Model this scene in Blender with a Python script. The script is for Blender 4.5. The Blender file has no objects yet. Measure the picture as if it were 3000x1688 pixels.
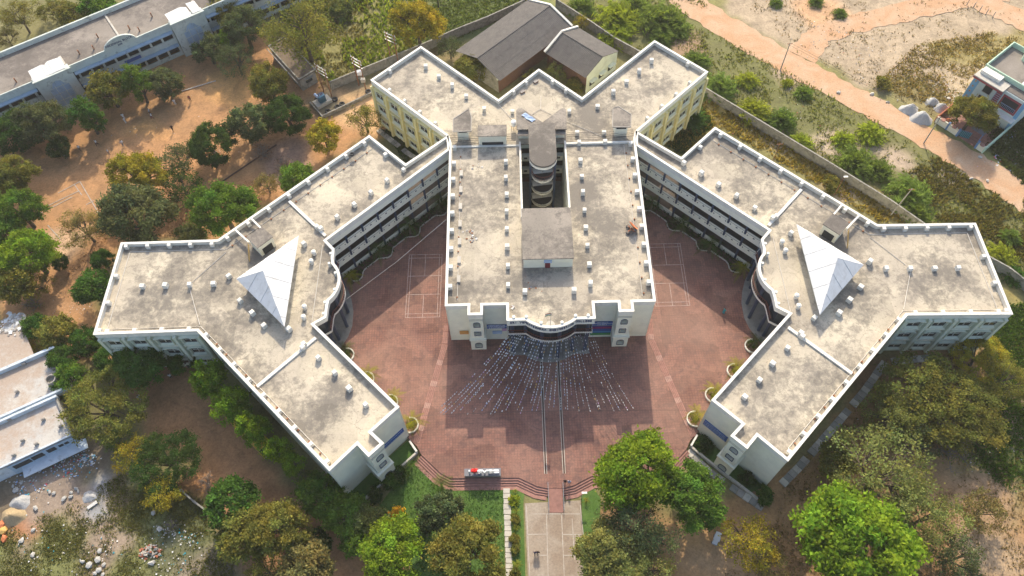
import bpy, bmesh, math, random
import numpy as np
from mathutils import Vector, Matrix
from mathutils.geometry import tessellate_polygon
R = math.radians
random.seed(7)
SC = bpy.context.scene
COL = SC.collection

# ------------------------------------------------------------------ camera
FPX, NADIR, CAM_H = 2240.0, (1545.0, 2225.0), 118.1      # focal length (px of a 3000 px wide frame), where plumb lines meet, height
CX, CY = 1500.0, 844.0
_d = np.array([NADIR[0]-CX, NADIR[1]-CY, FPX]); _d /= np.linalg.norm(_d)
_f = np.array([0, 0, 1.0]); _y = _f-_d*(_f@_d); _y /= np.linalg.norm(_y)
CR = np.array([np.cross(_y, -_d), _y, -_d])
def P(px, py, z=0.0):
    """ground plan position of a photograph point that lies at height z"""
    r = CR @ np.array([px-CX, py-CY, FPX]); t = (z-CAM_H)/r[2]
    return (r[0]*t, r[1]*t)
def mpp(px, py, z=0.0):
    r = CR @ np.array([px-CX, py-CY, FPX]); return (z-CAM_H)/r[2]
cam = bpy.data.cameras.new('camera'); cam.sensor_width = 36.0; cam.lens = FPX/3000*36
cam.clip_start = 1.0; cam.clip_end = 6000.0
camo = bpy.data.objects.new('camera', cam); COL.objects.link(camo)
mx = Matrix.Identity(4)
for i in range(3):
    mx[i][0] = CR[i, 0]; mx[i][1] = -CR[i, 1]; mx[i][2] = -CR[i, 2]
mx[2][3] = CAM_H
camo.matrix_world = mx
SC.camera = camo

# ------------------------------------------------------------------ light
SUN_EL, SUN_AZ = R(36.5), R(2.5)                          # sun behind the college, a touch to the right
w = bpy.data.worlds.new('World'); SC.world = w; w.use_nodes = True
nt = w.node_tree; nt.nodes.clear()
sky = nt.nodes.new('ShaderNodeTexSky'); sky.sky_type = 'NISHITA'; sky.sun_disc = False
sky.sun_elevation = SUN_EL; sky.sun_rotation = SUN_AZ; sky.air_density = 1.0; sky.dust_density = 3.0; sky.ozone_density = 1.0
bg = nt.nodes.new('ShaderNodeBackground'); bg.inputs['Strength'].default_value = 0.15
wo = nt.nodes.new('ShaderNodeOutputWorld')
nt.links.new(sky.outputs[0], bg.inputs[0]); nt.links.new(bg.outputs[0], wo.inputs[0])
sun = bpy.data.lights.new('sun', 'SUN'); sun.energy = 2.75; sun.angle = R(0.6); sun.color = (1.0, 0.895, 0.70)
suno = bpy.data.objects.new('sun', sun); COL.objects.link(suno)
sd = Vector((-math.sin(SUN_AZ)*math.cos(SUN_EL), -math.cos(SUN_AZ)*math.cos(SUN_EL), -math.sin(SUN_EL)))
suno.rotation_euler = sd.to_track_quat('-Z', 'Y').to_euler(); suno.location = (0, 300, 200)
SC.view_settings.view_transform = 'Standard'; SC.view_settings.look = 'None'
SC.view_settings.exposure = 0.88; SC.view_settings.gamma = 1.0; SC.view_settings.use_curve_mapping = False

# ------------------------------------------------------------------ materials
def nodes(name):
    m = bpy.data.materials.new(name); m.use_nodes = True
    t = m.node_tree; t.nodes.clear()
    out = t.nodes.new('ShaderNodeOutputMaterial'); b = t.nodes.new('ShaderNodeBsdfPrincipled')
    t.links.new(b.outputs[0], out.inputs[0])
    return m, t, b, out
def N(t, typ, **kw):
    n = t.nodes.new('ShaderNode'+typ)
    for k, v in kw.items(): setattr(n, k, v)
    return n
def noise(t, vec, scale, detail=5, rough=0.6, dist=0.0):
    n = N(t, 'TexNoise'); n.inputs['Scale'].default_value = scale; n.inputs['Detail'].default_value = detail
    n.inputs['Roughness'].default_value = rough; n.inputs['Distortion'].default_value = dist
    t.links.new(vec, n.inputs['Vector']); return n.outputs['Fac']
def ramp(t, fac, stops):
    n = N(t, 'ValToRGB'); e = n.color_ramp.elements
    while len(e) < len(stops): e.new(0.5)
    for i, (p, c) in enumerate(stops):
        e[i].position = p; e[i].color = (c, c, c, 1) if isinstance(c, (int, float)) else (*c, 1)
    t.links.new(fac, n.inputs[0]); return n.outputs[0]
def mixc(t, fac, a, b, blend='MIX'):
    n = N(t, 'MixRGB', blend_type=blend)
    for i, v in enumerate((fac, a, b)):
        if isinstance(v, (int, float)): n.inputs[i].default_value = v if i == 0 else (v, v, v, 1)
        elif isinstance(v, tuple): n.inputs[i].default_value = (*v, 1)
        else: t.links.new(v, n.inputs[i])
    return n.outputs[0]
def pos(t):
    return N(t, 'NewGeometry').outputs['Position']
def bump(t, b, h, strength=0.3, dist=0.05):
    n = N(t, 'Bump'); n.inputs['Strength'].default_value = strength; n.inputs['Distance'].default_value = dist
    t.links.new(h, n.inputs['Height']); t.links.new(n.outputs[0], b.inputs['Normal'])
def simple(name, col, rough=0.7, var=0.25, scale=0.8, metal=0.0, grime=None, gscale=0.35, glo=0.55, ghi=0.75, bm=0.0):
    """plain coat of paint or stone: its colour, a soft mottling and (optional) stains of their own shape"""
    m, t, b, o = nodes(name); p = pos(t)
    f = noise(t, p, scale, 6)
    c = mixc(t, 1.0, col, ramp(t, f, [(0.25, 1-var), (0.75, 1+var*0.5)]), 'MULTIPLY')
    if grime:
        g = noise(t, p, gscale, 8, 0.65, 0.6)
        c = mixc(t, ramp(t, g, [(glo, 0.0), (ghi, 0.85)]), c, grime)
    t.links.new(c, b.inputs['Base Color']); b.inputs['Roughness'].default_value = rough; b.inputs['Metallic'].default_value = metal
    if bm: bump(t, b, noise(t, p, 12, 4), bm, 0.03)
    return m
MT = {}
MT['white'] = simple('white_paint', (0.76, 0.73, 0.65), 0.8, 0.14, 0.9, grime=(0.34, 0.31, 0.26), gscale=1.1, glo=0.57, ghi=0.82)
MT['cream'] = simple('cream_wall_paint', (0.78, 0.76, 0.62), 0.8, 0.12, 0.5, grime=(0.5, 0.48, 0.38), gscale=0.25, glo=0.58, ghi=0.9)
MT['band'] = simple('pale_band_paint', (0.86, 0.84, 0.70), 0.8, 0.1, 0.5, grime=(0.6, 0.58, 0.48), gscale=0.5, glo=0.6, ghi=0.85)
MT['green_wall'] = simple('pale_green_wall_paint', (0.62, 0.65, 0.52), 0.8, 0.15, 0.5, grime=(0.4, 0.39, 0.28), gscale=0.3, glo=0.55, ghi=0.85)
MT['yellow_wall'] = simple('yellow_wall_paint', (0.74, 0.66, 0.33), 0.8, 0.15, 0.6, grime=(0.55, 0.52, 0.38), gscale=0.3, glo=0.55, ghi=0.85)
MT['blue_col'] = simple('slate_blue_paint', (0.035, 0.055, 0.10), 0.45, 0.2)
MT['dark'] = simple('dark_interior', (0.03, 0.032, 0.035), 0.9, 0.3, 0.4)  # near-black colour stands in for shade inside openings and doorways
MT['room'] = simple('shaded_room_wall', (0.045, 0.038, 0.034), 0.9, 0.3, 0.4)  # near-brown-black: the rooms' shade is put into the wall colour
MT['glass_blue'] = simple('dark_blue_glazing', (0.018, 0.03, 0.045), 0.45, 0.2)
MT['pane'] = simple('window_pane', (0.035, 0.04, 0.045), 0.15, 0.3)
MT['brown_rail'] = simple('brown_railing_paint', (0.16, 0.05, 0.035), 0.6, 0.2)
MT['grey_stone'] = simple('grey_stone_paving', (0.26, 0.25, 0.22), 0.85, 0.25, 1.5, grime=(0.15, 0.14, 0.12))
MT['concrete'] = simple('bare_concrete', (0.36, 0.33, 0.29), 0.9, 0.25, 0.9, grime=(0.16, 0.14, 0.12), gscale=0.6, glo=0.5, ghi=0.8, bm=0.2)
MT['concrete_pale'] = simple('pale_concrete', (0.52, 0.48, 0.41), 0.9, 0.2, 0.9, grime=(0.3, 0.27, 0.22), gscale=0.6, bm=0.2)
MT['old_wall'] = simple('weathered_plaster', (0.36, 0.34, 0.29), 0.9, 0.3, 0.7, grime=(0.08, 0.075, 0.065), gscale=0.7, glo=0.45, ghi=0.7, bm=0.3)
MT['white_blue'] = simple('bluish_white_wash', (0.55, 0.62, 0.68), 0.8, 0.2, 0.6, grime=(0.2, 0.22, 0.22), gscale=0.9, glo=0.55, ghi=0.75)
MT['blue_wash'] = simple('sky_blue_wash', (0.36, 0.47, 0.58), 0.8, 0.2, 0.6, grime=(0.2, 0.22, 0.24), gscale=0.9)
MT['dec_wall'] = simple('mossy_green_white_wash', (0.58, 0.62, 0.56), 0.85, 0.2, 0.5, grime=(0.12, 0.12, 0.10), gscale=0.8, glo=0.56, ghi=0.72)
MT['tin'] = simple('white_tin_sheet', (0.66, 0.65, 0.62), 0.5, 0.12, 0.6, grime=(0.45, 0.36, 0.25), gscale=0.7)
MT['metal_white'] = simple('white_sheet_metal', (0.70, 0.70, 0.69), 0.45, 0.12, 0.5, grime=(0.48, 0.46, 0.42), gscale=0.7, glo=0.5, ghi=0.8)
MT['metal_seam'] = simple('sheet_metal_seam', (0.42, 0.43, 0.45), 0.5, 0.1)
MT['steel'] = simple('galvanised_steel', (0.40, 0.40, 0.39), 0.45, 0.2, 2.0, metal=0.5)
MT['rust'] = simple('rusty_steel', (0.30, 0.13, 0.06), 0.8, 0.35, 3.0)
MT['orange_rust'] = simple('orange_paint', (0.55, 0.17, 0.06), 0.7, 0.25, 3.0)
MT['ladder'] = simple('yellow_ladder_paint', (0.62, 0.38, 0.10), 0.6, 0.2)
MT['black'] = simple('black_rubber', (0.025, 0.025, 0.028), 0.8, 0.2)
MT['wire'] = simple('dark_wire', (0.06, 0.055, 0.05), 0.7, 0.1)
MT['pipe'] = simple('white_pipe', (0.66, 0.62, 0.55), 0.6, 0.15)
MT['yellow_bus'] = simple('yellow_vehicle_paint', (0.70, 0.42, 0.04), 0.35, 0.12)
MT['veh_white'] = simple('white_vehicle_paint', (0.72, 0.74, 0.76), 0.35, 0.06)
MT['blue_sign'] = simple('blue_board', (0.02, 0.09, 0.30), 0.5, 0.15)
MT['navy'] = simple('navy_lettering', (0.015, 0.03, 0.12), 0.5, 0.1)
MT['sign_white'] = simple('white_lettering', (0.8, 0.8, 0.8), 0.5, 0.05)
MT['red_gloss'] = simple('red_gloss_paint', (0.62, 0.025, 0.025), 0.3, 0.1)
MT['red'] = simple('red_print', (0.55, 0.04, 0.06), 0.5, 0.1)
MT['purple'] = simple('purple_print', (0.14, 0.02, 0.16), 0.5, 0.1)
MT['cyan'] = simple('cyan_print', (0.05, 0.28, 0.5), 0.5, 0.1)
MT['green_print'] = simple('green_print', (0.04, 0.25, 0.06), 0.5, 0.1)
MT['orange_print'] = simple('orange_print', (0.6, 0.3, 0.08), 0.5, 0.1)
MT['pink_print'] = simple('pink_print', (0.55, 0.35, 0.5), 0.5, 0.1)
MT['brick'] = simple('red_brick', (0.42, 0.14, 0.07), 0.9, 0.3, 4)
MT['door_red'] = simple('dark_red_door', (0.17, 0.02, 0.025), 0.5, 0.1)
MT['gravel_heap'] = simple('grey_gravel', (0.46, 0.45, 0.43), 0.95, 0.35, 7, bm=0.8)
MT['sand_heap'] = simple('brown_sand', (0.40, 0.30, 0.17), 0.95, 0.3, 5, bm=0.6)
MT['house_green'] = simple('mint_green_paint', (0.50, 0.66, 0.50), 0.75, 0.1)
MT['house_blue'] = simple('sky_blue_paint', (0.20, 0.42, 0.62), 0.75, 0.1)
MT['house_mint'] = simple('pale_mint_wall', (0.66, 0.73, 0.68), 0.75, 0.1)
MT['house_red'] = simple('maroon_trim_paint', (0.33, 0.06, 0.07), 0.7, 0.12)
MT['teal_gate'] = simple('dark_teal_gate', (0.02, 0.14, 0.12), 0.5, 0.15)
MT['blue_gate'] = simple('blue_gate_post', (0.12, 0.24, 0.45), 0.6, 0.15)
MT['tank'] = simple('pale_green_tank', (0.55, 0.65, 0.5), 0.6, 0.1)
MT['transformer'] = simple('blue_grey_transformer', (0.07, 0.20, 0.30), 0.5, 0.2)
MT['bark'] = simple('grey_brown_bark', (0.10, 0.075, 0.05), 0.95, 0.35, 3)
MT['bark_pale'] = simple('pale_twig_bark', (0.24, 0.20, 0.17), 0.95, 0.3, 3)
MT['skin'] = simple('brown_skin', (0.22, 0.11, 0.07), 0.6, 0.05)
MT['hair'] = simple('black_hair', (0.012, 0.01, 0.01), 0.6, 0.05)
MT['c_white'] = simple('white_cloth', (0.7, 0.7, 0.68), 0.9, 0.08)
MT['c_black'] = simple('black_cloth', (0.02, 0.02, 0.025), 0.9, 0.1)
MT['c_navy'] = simple('navy_cloth', (0.03, 0.04, 0.10), 0.9, 0.1)
MT['c_teal'] = simple('teal_cloth', (0.02, 0.28, 0.34), 0.85, 0.1)
MT['c_blue'] = simple('pale_blue_cloth', (0.35, 0.45, 0.62), 0.9, 0.08)
MT['c_maroon'] = simple('maroon_cloth', (0.2, 0.03, 0.04), 0.9, 0.08)
MT['c_grey'] = simple('grey_cloth', (0.2, 0.2, 0.22), 0.9, 0.08)
MT['rubble'] = simple('pale_masonry', (0.45, 0.43, 0.39), 0.9, 0.3, 3)
MT['sack'] = simple('white_sacking', (0.62, 0.6, 0.56), 0.9, 0.2, 3)
MT['road_line'] = simple('white_line_paint', (0.50, 0.45, 0.39), 0.8, 0.3, 2.5, grime=(0.36, 0.3, 0.24), gscale=1.2, glo=0.4, ghi=0.6)
MT['court_line'] = simple('pale_court_line_paint', (0.50, 0.40, 0.36), 0.8, 0.3, 2.0, grime=(0.33, 0.2, 0.16), gscale=0.8, glo=0.45, ghi=0.62)
MT['gallery'] = simple('shaded_gallery_floor', (0.13, 0.105, 0.09), 0.9, 0.2, 1.0)  # floor darkened, gallery shade put into its colour
MT['soil'] = simple('bed_soil', (0.10, 0.055, 0.04), 0.95, 0.3, 2.0)

def roof_mat(name, a, b, c, k=1.0, joint=True):
    """weathered terrace: pale screed, faint grey clouds, sharp-edged dark lichen blotches, specks and hairline cracks"""
    m, t, bs, o = nodes(name); p = pos(t)
    n1 = noise(t, p, 0.13, 8, 0.6, 0.3); n2 = noise(t, p, 0.85, 12, 0.78, 0.25); n3 = noise(t, p, 3.6, 8, 0.75); n4 = noise(t, p, 0.10, 4, 0.5, 0.2); n6 = noise(t, p, 2.2, 10, 0.7)
    col = mixc(t, ramp(t, n1, [(0.38, 0.0), (0.60, 0.9*k)]), a, b)
    th = mixc(t, 0.52, n2, n4)
    col = mixc(t, ramp(t, th, [(0.465, 0.0), (0.515, 0.55*k), (0.58, 0.95*k)]), col, c)
    col = mixc(t, ramp(t, n6, [(0.59, 0.0), (0.66, 0.6*k)]), col, c)
    col = mixc(t, 1.0, col, ramp(t, n3, [(0.25, 0.78), (0.5, 1.0), (0.8, 1.14)]), 'MULTIPLY')
    vor = N(t, 'TexVoronoi', feature='DISTANCE_TO_EDGE'); vor.inputs['Scale'].default_value = 0.16
    ws = N(t, 'VectorMath', operation='ADD'); t.links.new(p, ws.inputs[0])
    nn = N(t, 'TexNoise'); nn.inputs['Scale'].default_value = 0.5; nn.inputs['Detail'].default_value = 4; t.links.new(p, nn.inputs['Vector'])
    sc = N(t, 'VectorMath', operation='SCALE'); sc.inputs['Scale'].default_value = 3.0; t.links.new(nn.outputs['Color'], sc.inputs[0])
    t.links.new(sc.outputs[0], ws.inputs[1]); t.links.new(ws.outputs[0], vor.inputs['Vector'])
    if joint: col = mixc(t, ramp(t, vor.outputs['Distance'], [(0.0, 0.45), (0.012, 0.0)]), col, c)
    if joint:                                             # patch repairs and screed bays of slightly different mixes
        vp = N(t, 'TexVoronoi', distance='CHEBYCHEV'); vp.inputs['Scale'].default_value = 0.21; vp.inputs['Randomness'].default_value = 0.85; t.links.new(p, vp.inputs['Vector'])
        sx = N(t, 'SeparateColor'); t.links.new(vp.outputs['Color'], sx.inputs[0])
        col = mixc(t, 1.0, col, ramp(t, sx.outputs[0], [(0.0, 0.86), (0.5, 1.0), (1.0, 1.07)]), 'MULTIPLY')
    t.links.new(col, bs.inputs['Base Color']); bs.inputs['Roughness'].default_value = 0.92
    bump(t, bs, n3, 0.25, 0.04)
    return m
MT['roof'] = roof_mat('weathered_terrace_screed', (0.565, 0.49, 0.365), (0.40, 0.345, 0.27), (0.18, 0.158, 0.13), 1.0)
MT['roof_slab'] = roof_mat('grey_slab_top', (0.33, 0.285, 0.235), (0.24, 0.21, 0.175), (0.12, 0.105, 0.09), joint=False)
MT['roof_grey'] = roof_mat('old_grey_terrace', (0.29, 0.25, 0.21), (0.21, 0.18, 0.15), (0.13, 0.11, 0.095), joint=False)
MT['roof_white'] = roof_mat('white_washed_terrace', (0.50, 0.47, 0.42), (0.44, 0.43, 0.41), (0.40, 0.31, 0.24), joint=False)
MT['roof_brown'] = roof_mat('leaf_strewn_terrace', (0.20, 0.145, 0.095), (0.14, 0.10, 0.07), (0.09, 0.065, 0.045), joint=False)

def paver_mat():
    """red pavers: square grid, worn paler where walked on, darker algae clouds"""
    m, t, bs, o = nodes('red_pavers'); p = pos(t)
    br = N(t, 'TexBrick', offset=0.0, squash=1.0); br.inputs['Scale'].default_value = 1.0
    br.inputs['Brick Width'].default_value = 0.45; br.inputs['Row Height'].default_value = 0.45; br.inputs['Mortar Size'].default_value = 0.045
    br.inputs['Mortar Smooth'].default_value = 0.3
    br.inputs['Color1'].default_value = (0.31, 0.148, 0.108, 1); br.inputs['Color2'].default_value = (0.25, 0.118, 0.09, 1); br.inputs['Mortar'].default_value = (0.18, 0.09, 0.072, 1)
    t.links.new(p, br.inputs['Vector'])
    n1 = noise(t, p, 0.11, 8, 0.6, 0.8); n2 = noise(t, p, 0.9, 8, 0.7, 1.0); n3 = noise(t, p, 5.0, 5, 0.7)
    c = mixc(t, ramp(t, n1, [(0.40, 0.0), (0.64, 0.65)]), br.outputs['Color'], (0.385, 0.22, 0.165))
    c = mixc(t, ramp(t, n2, [(0.47, 0.0), (0.64, 0.65)]), c, (0.13, 0.08, 0.075))
    c = mixc(t, 1.0, c, ramp(t, n3, [(0.25, 0.75), (0.75, 1.25)]), 'MULTIPLY')
    vp = N(t, 'TexVoronoi', distance='CHEBYCHEV'); vp.inputs['Scale'].default_value = 0.33; t.links.new(p, vp.inputs['Vector'])
    sx = N(t, 'SeparateColor'); t.links.new(vp.outputs['Color'], sx.inputs[0])
    c = mixc(t, 1.0, c, ramp(t, sx.outputs[0], [(0.0, 0.78), (0.5, 1.0), (1.0, 1.12)]), 'MULTIPLY')
    n5 = noise(t, p, 0.05, 4, 0.5); c = mixc(t, ramp(t, n5, [(0.5, 0.0), (0.68, 0.4)]), c, (0.38, 0.25, 0.195)); c = mixc(t, 1.0, c, (0.84, 0.80, 0.78), 'MULTIPLY')
    t.links.new(c, bs.inputs['Base Color']); bs.inputs['Roughness'].default_value = 0.85
    return m
MT['paver'] = paver_mat()
MT['paver_plain'] = simple('red_step_stone', (0.36, 0.18, 0.14), 0.85, 0.3, 1.5, grime=(0.2, 0.12, 0.1))
MT['paver_pale'] = simple('pale_red_cover_stone', (0.44, 0.26, 0.21), 0.85, 0.3, 1.5, grime=(0.2, 0.12, 0.1))
def sheet_mat(name, a, b, d):
    """corrugated cement sheet, streaked down the slope"""
    m, t, bs, o = nodes(name)
    tc = N(t, 'TexCoord').outputs['UV']
    p = pos(t); n1 = noise(t, p, 0.7, 8, 0.7, 0.5); n2 = noise(t, p, 4.0, 6, 0.7)
    c = mixc(t, ramp(t, n1, [(0.35, 0.0), (0.7, 1.0)]), a, b)
    c = mixc(t, 1.0, c, ramp(t, n2, [(0.25, 0.75), (0.8, 1.2)]), 'MULTIPLY')
    t.links.new(c, bs.inputs['Base Color']); bs.inputs['Roughness'].default_value = 0.85
    return m
MT['sheet'] = sheet_mat('grey_cement_sheet', (0.135, 0.122, 0.11), (0.085, 0.077, 0.072), 0)
MT['brick_dark'] = simple('shade_darkened_brick', (0.17, 0.085, 0.055), 0.9, 0.3, 3)  # brick darkened so the colour itself holds the shed walls' shade
def leaf_mat(name, trans=0.48):
    """foliage: the plant's own colour (object colour) varied leaf by leaf, part of the light passing through"""
    m = bpy.data.materials.new(name); m.use_nodes = True; t = m.node_tree; t.nodes.clear()
    out = N(t, 'OutputMaterial'); oi = N(t, 'ObjectInfo'); at = N(t, 'Attribute', attribute_name='tint')
    c = mixc(t, 1.0, oi.outputs['Color'], at.outputs['Color'], 'MULTIPLY')
    d = N(t, 'BsdfDiffuse'); tr = N(t, 'BsdfTranslucent'); mx = N(t, 'MixShader'); mx.inputs[0].default_value = trans
    ct = mixc(t, 1.0, c, (1.15, 1.1, 0.55), 'MULTIPLY')
    t.links.new(c, d.inputs[0]); t.links.new(ct, tr.inputs[0]); t.links.new(d.outputs[0], mx.inputs[1]); t.links.new(tr.outputs[0], mx.inputs[2])
    t.links.new(mx.outputs[0], out.inputs[0]); return m
MT['leaf'] = leaf_mat('foliage')
def ground_mat(name, attr='soil', spk=1.0):
    m, t, bs, o = nodes(name); p = pos(t)
    a = N(t, 'Attribute', attribute_name=attr)
    n1 = noise(t, p, 0.35, 9, 0.68, 0.8); n2 = noise(t, p, 2.4, 8, 0.75, 0.6); n3 = noise(t, p, 0.08, 5)
    c = mixc(t, 1.0, a.outputs['Color'], ramp(t, n1, [(0.28, 0.62), (0.5, 1.0), (0.74, 1.3)]), 'MULTIPLY')
    c = mixc(t, 1.0, c, ramp(t, n2, [(0.28, 0.6), (0.5, 1.0), (0.75, 1.3)]), 'MULTIPLY')
    c = mixc(t, ramp(t, n3, [(0.45, 0.0), (0.7, 0.25)]), c, (0.20, 0.15, 0.08))
    t.links.new(c, bs.inputs['Base Color']); bs.inputs['Roughness'].default_value = 0.95
    bump(t, bs, n2, 0.5, 0.12)
    return m
MT['ground'] = ground_mat('earth_and_scrub')
def two_tone(name, a, b, scale, lo=0.4, hi=0.65, fine=3.0, rough=0.95, bm=0.4):
    m, t, bs, o = nodes(name); p = pos(t)
    n1 = noise(t, p, scale, 9, 0.65, 0.7); n2 = noise(t, p, fine, 7, 0.72)
    c = mixc(t, ramp(t, n1, [(lo, 0.0), (hi, 1.0)]), a, b)
    c = mixc(t, 1.0, c, ramp(t, n2, [(0.25, 0.7), (0.5, 1.0), (0.78, 1.25)]), 'MULTIPLY')
    t.links.new(c, bs.inputs['Base Color']); bs.inputs['Roughness'].default_value = rough
    if bm: bump(t, bs, n2, bm, 0.08)
    return m
MT['road'] = two_tone('sandy_track', (0.49, 0.285, 0.155), (0.53, 0.365, 0.235), 0.18)
MT['lawn'] = two_tone('mown_lawn', (0.055, 0.12, 0.015), (0.10, 0.17, 0.03), 0.22, fine=2.2, bm=0.8)
MT['drive'] = two_tone('worn_concrete_drive', (0.27, 0.205, 0.15), (0.36, 0.30, 0.235), 0.25)

# ------------------------------------------------------------------ mesh and object helpers
ORG = {}
class MB:
    """collects faces, then links them as ONE mesh object"""
    def __init__(s): s.v = []; s.f = []; s.m = []
    def add(s, vs, fs, mi=0):
        n = len(s.v); s.v += [tuple(map(float, v)) for v in vs]; s.f += [tuple(n+i for i in f) for f in fs]; s.m += [mi]*len(fs); return s
    def quad(s, a, b, c, d, mi=0): return s.add([a, b, c, d], [(0, 1, 2, 3)], mi)
    def box(s, x0, x1, y0, y1, z0, z1, mi=0):
        return s.prism([(x0, y0), (x1, y0), (x1, y1), (x0, y1)], z0, z1, mi)
    def obox(s, c, dx, w, d, z0, z1, mi=0):
        """box centred at c in plan, width w along the unit vector dx, depth d across it"""
        nx = (-dx[1], dx[0]); q = [(c[0]+dx[0]*a*w/2+nx[0]*b*d/2, c[1]+dx[1]*a*w/2+nx[1]*b*d/2) for a, b in ((-1, -1), (1, -1), (1, 1), (-1, 1))]
        return s.prism(q, z0, z1, mi)
    def bar(s, a, b, w, h=None, mi=0):
        """square bar between two 3D points"""
        a = Vector(a); b = Vector(b); d = (b-a); L = d.length
        if L < 1e-6: return s
        d /= L; up = Vector((0, 0, 1)) if abs(d.z) < 0.95 else Vector((1, 0, 0))
        x = d.cross(up).normalized()*(w/2); y = x.cross(d).normalized()*((h or w)/2)
        vs = [a-x-y, a+x-y, a+x+y, a-x+y, b-x-y, b+x-y, b+x+y, b-x+y]
        return s.add(vs, [(3, 2, 1, 0), (4, 5, 6, 7), (0, 1, 5, 4), (1, 2, 6, 5), (2, 3, 7, 6), (3, 0, 4, 7)], mi)
    def prism(s, poly, z0, z1, mi=0, holes=(), bottom=True, top=True, side=True, ztop=None):
        loops = [list(poly)]+[list(h) for h in holes]
        flat = [p for l in loops for p in l]; n = len(flat); b = len(s.v)
        s.v += [(p[0], p[1], z0) for p in flat]+[(p[0], p[1], (ztop(p) if ztop else z1)) for p in flat]
        tri = tessellate_polygon([[Vector((p[0], p[1], 0)) for p in l] for l in loops])
        for tr in tri:
            if top: s.f.append(tuple(b+n+i for i in tr)); s.m.append(mi)
            if bottom: s.f.append(tuple(b+i for i in reversed(tr))); s.m.append(mi)
        if side:
            k = 0
            for l in loops:
                for i in range(len(l)):
                    i0 = b+k+i; i1 = b+k+(i+1) % len(l); s.f.append((i0, i1, i1+n, i0+n)); s.m.append(mi)
                k += len(l)
        return s
    def cyl(s, x, y, z0, z1, r, n=12, r2=None, mi=0, cap=True):
        r2 = r if r2 is None else r2; b = len(s.v)
        for z, q in ((z0, r), (z1, r2)):
            s.v += [(x+q*math.cos(2*math.pi*i/n), y+q*math.sin(2*math.pi*i/n), z) for i in range(n)]
        for i in range(n): s.f.append((b+i, b+(i+1) % n, b+n+(i+1) % n, b+n+i)); s.m.append(mi)
        if cap: s.f.append(tuple(b+n+i for i in range(n))); s.f.append(tuple(b+n-1-i for i in range(n))); s.m += [mi, mi]
        return s
    def tube(s, pts, rad, n=5, mi=0):
        pts = [Vector(p) for p in pts]; b = len(s.v)
        for i, p in enumerate(pts):
            d = (pts[min(i+1, len(pts)-1)]-pts[max(i-1, 0)]).normalized()
            up = Vector((0, 0, 1)) if abs(d.z) < 0.9 else Vector((1, 0, 0)); x = d.cross(up).normalized(); y = d.cross(x)
            r = rad[i] if isinstance(rad, (list, tuple)) else rad
            s.v += [tuple(p+x*r*math.cos(2*math.pi*k/n)+y*r*math.sin(2*math.pi*k/n)) for k in range(n)]
        for i in range(len(pts)-1):
            for k in range(n):
                s.f.append((b+i*n+k, b+i*n+(k+1) % n, b+(i+1)*n+(k+1) % n, b+(i+1)*n+k)); s.m.append(mi)
        s.f.append(tuple(b+k for k in range(n))); s.f.append(tuple(b+(len(pts)-1)*n+k for k in range(n))); s.m += [mi, mi]
        return s
    def mesh(s, name, mats, smooth=False, org=(0, 0, 0)):
        me = bpy.data.meshes.new(name)
        me.from_pydata([(v[0]-org[0], v[1]-org[1], v[2]-org[2]) for v in s.v], [], s.f)
        for m in (mats if isinstance(mats, (list, tuple)) else [mats]): me.materials.append(MT[m] if isinstance(m, str) else m)
        if len(me.materials) > 1: me.polygons.foreach_set('material_index', s.m)
        if smooth: me.polygons.foreach_set('use_smooth', [True]*len(me.polygons))
        me.update(); return me
    def build(s, name, mats, parent=None, smooth=False):
        org = ORG.get(parent.name, (0, 0, 0)) if parent else (0, 0, 0)
        o = link(name, s.mesh(name, mats, smooth, org), parent)
        ORG[o.name] = org; return o
def link(name, me, parent=None, loc=(0, 0, 0), rz=0.0, scale=None):
    o = bpy.data.objects.new(name, me); COL.objects.link(o); o.location = loc
    if rz: o.rotation_euler = (0, 0, rz)
    if scale is not None: o.scale = scale
    if parent: o.parent = parent
    return o
def tag(o, label=None, cat=None, group=None, kind=None):
    if label: o['label'] = label
    if cat: o['category'] = cat
    if group: o['group'] = group
    if kind: o['kind'] = kind
    return o
def thing(name, label, cat, loc=(0, 0, 0), group=None, rz=0.0):
    o = link(name, None, None, loc, rz); o.empty_display_size = 0.3; ORG[o.name] = tuple(loc)
    return tag(o, label, cat, group, 'thing')
def struct(name, mb, mats, label=None):
    o = mb.build(name, mats); tag(o, label, None, None, 'structure'); return o
def part(parent, name, me, wloc, rz=0.0, scale=None):
    """a piece with shared mesh data under a thing, at a world position"""
    g = ORG.get(parent.name, (0, 0, 0)); o = link(name, me, parent, (wloc[0]-g[0], wloc[1]-g[1], wloc[2]-g[2]), rz, scale)
    return o
TXT = {}
def text_mesh(body, size, extrude=0.02):
    k = (body, size, extrude)
    if k not in TXT:
        cu = bpy.data.curves.new('lettering', 'FONT'); cu.body = body; cu.size = size; cu.extrude = extrude; cu.align_x = 'CENTER'; cu.align_y = 'CENTER'; cu.resolution_u = 3; cu.offset = size*0.018
        o = bpy.data.objects.new('lettering', cu); COL.objects.link(o)
        me = bpy.data.meshes.new_from_object(o.evaluated_get(bpy.context.evaluated_depsgraph_get()))
        bpy.data.objects.remove(o); bpy.data.curves.remove(cu); me.name = 'lettering'; me.materials.clear(); TXT[k] = me
    return TXT[k].copy()
def wall_text(parent, name, body, size, p, ang, mat, extrude=0.02, tilt=90):
    """lettering standing on a wall at the world point p, reading along the plan direction ang"""
    me = text_mesh(body, size, extrude); me.materials.append(MT[mat]); o = part(parent, name, me, p)
    o.rotation_euler = (R(tilt), 0, ang); return o
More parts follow.
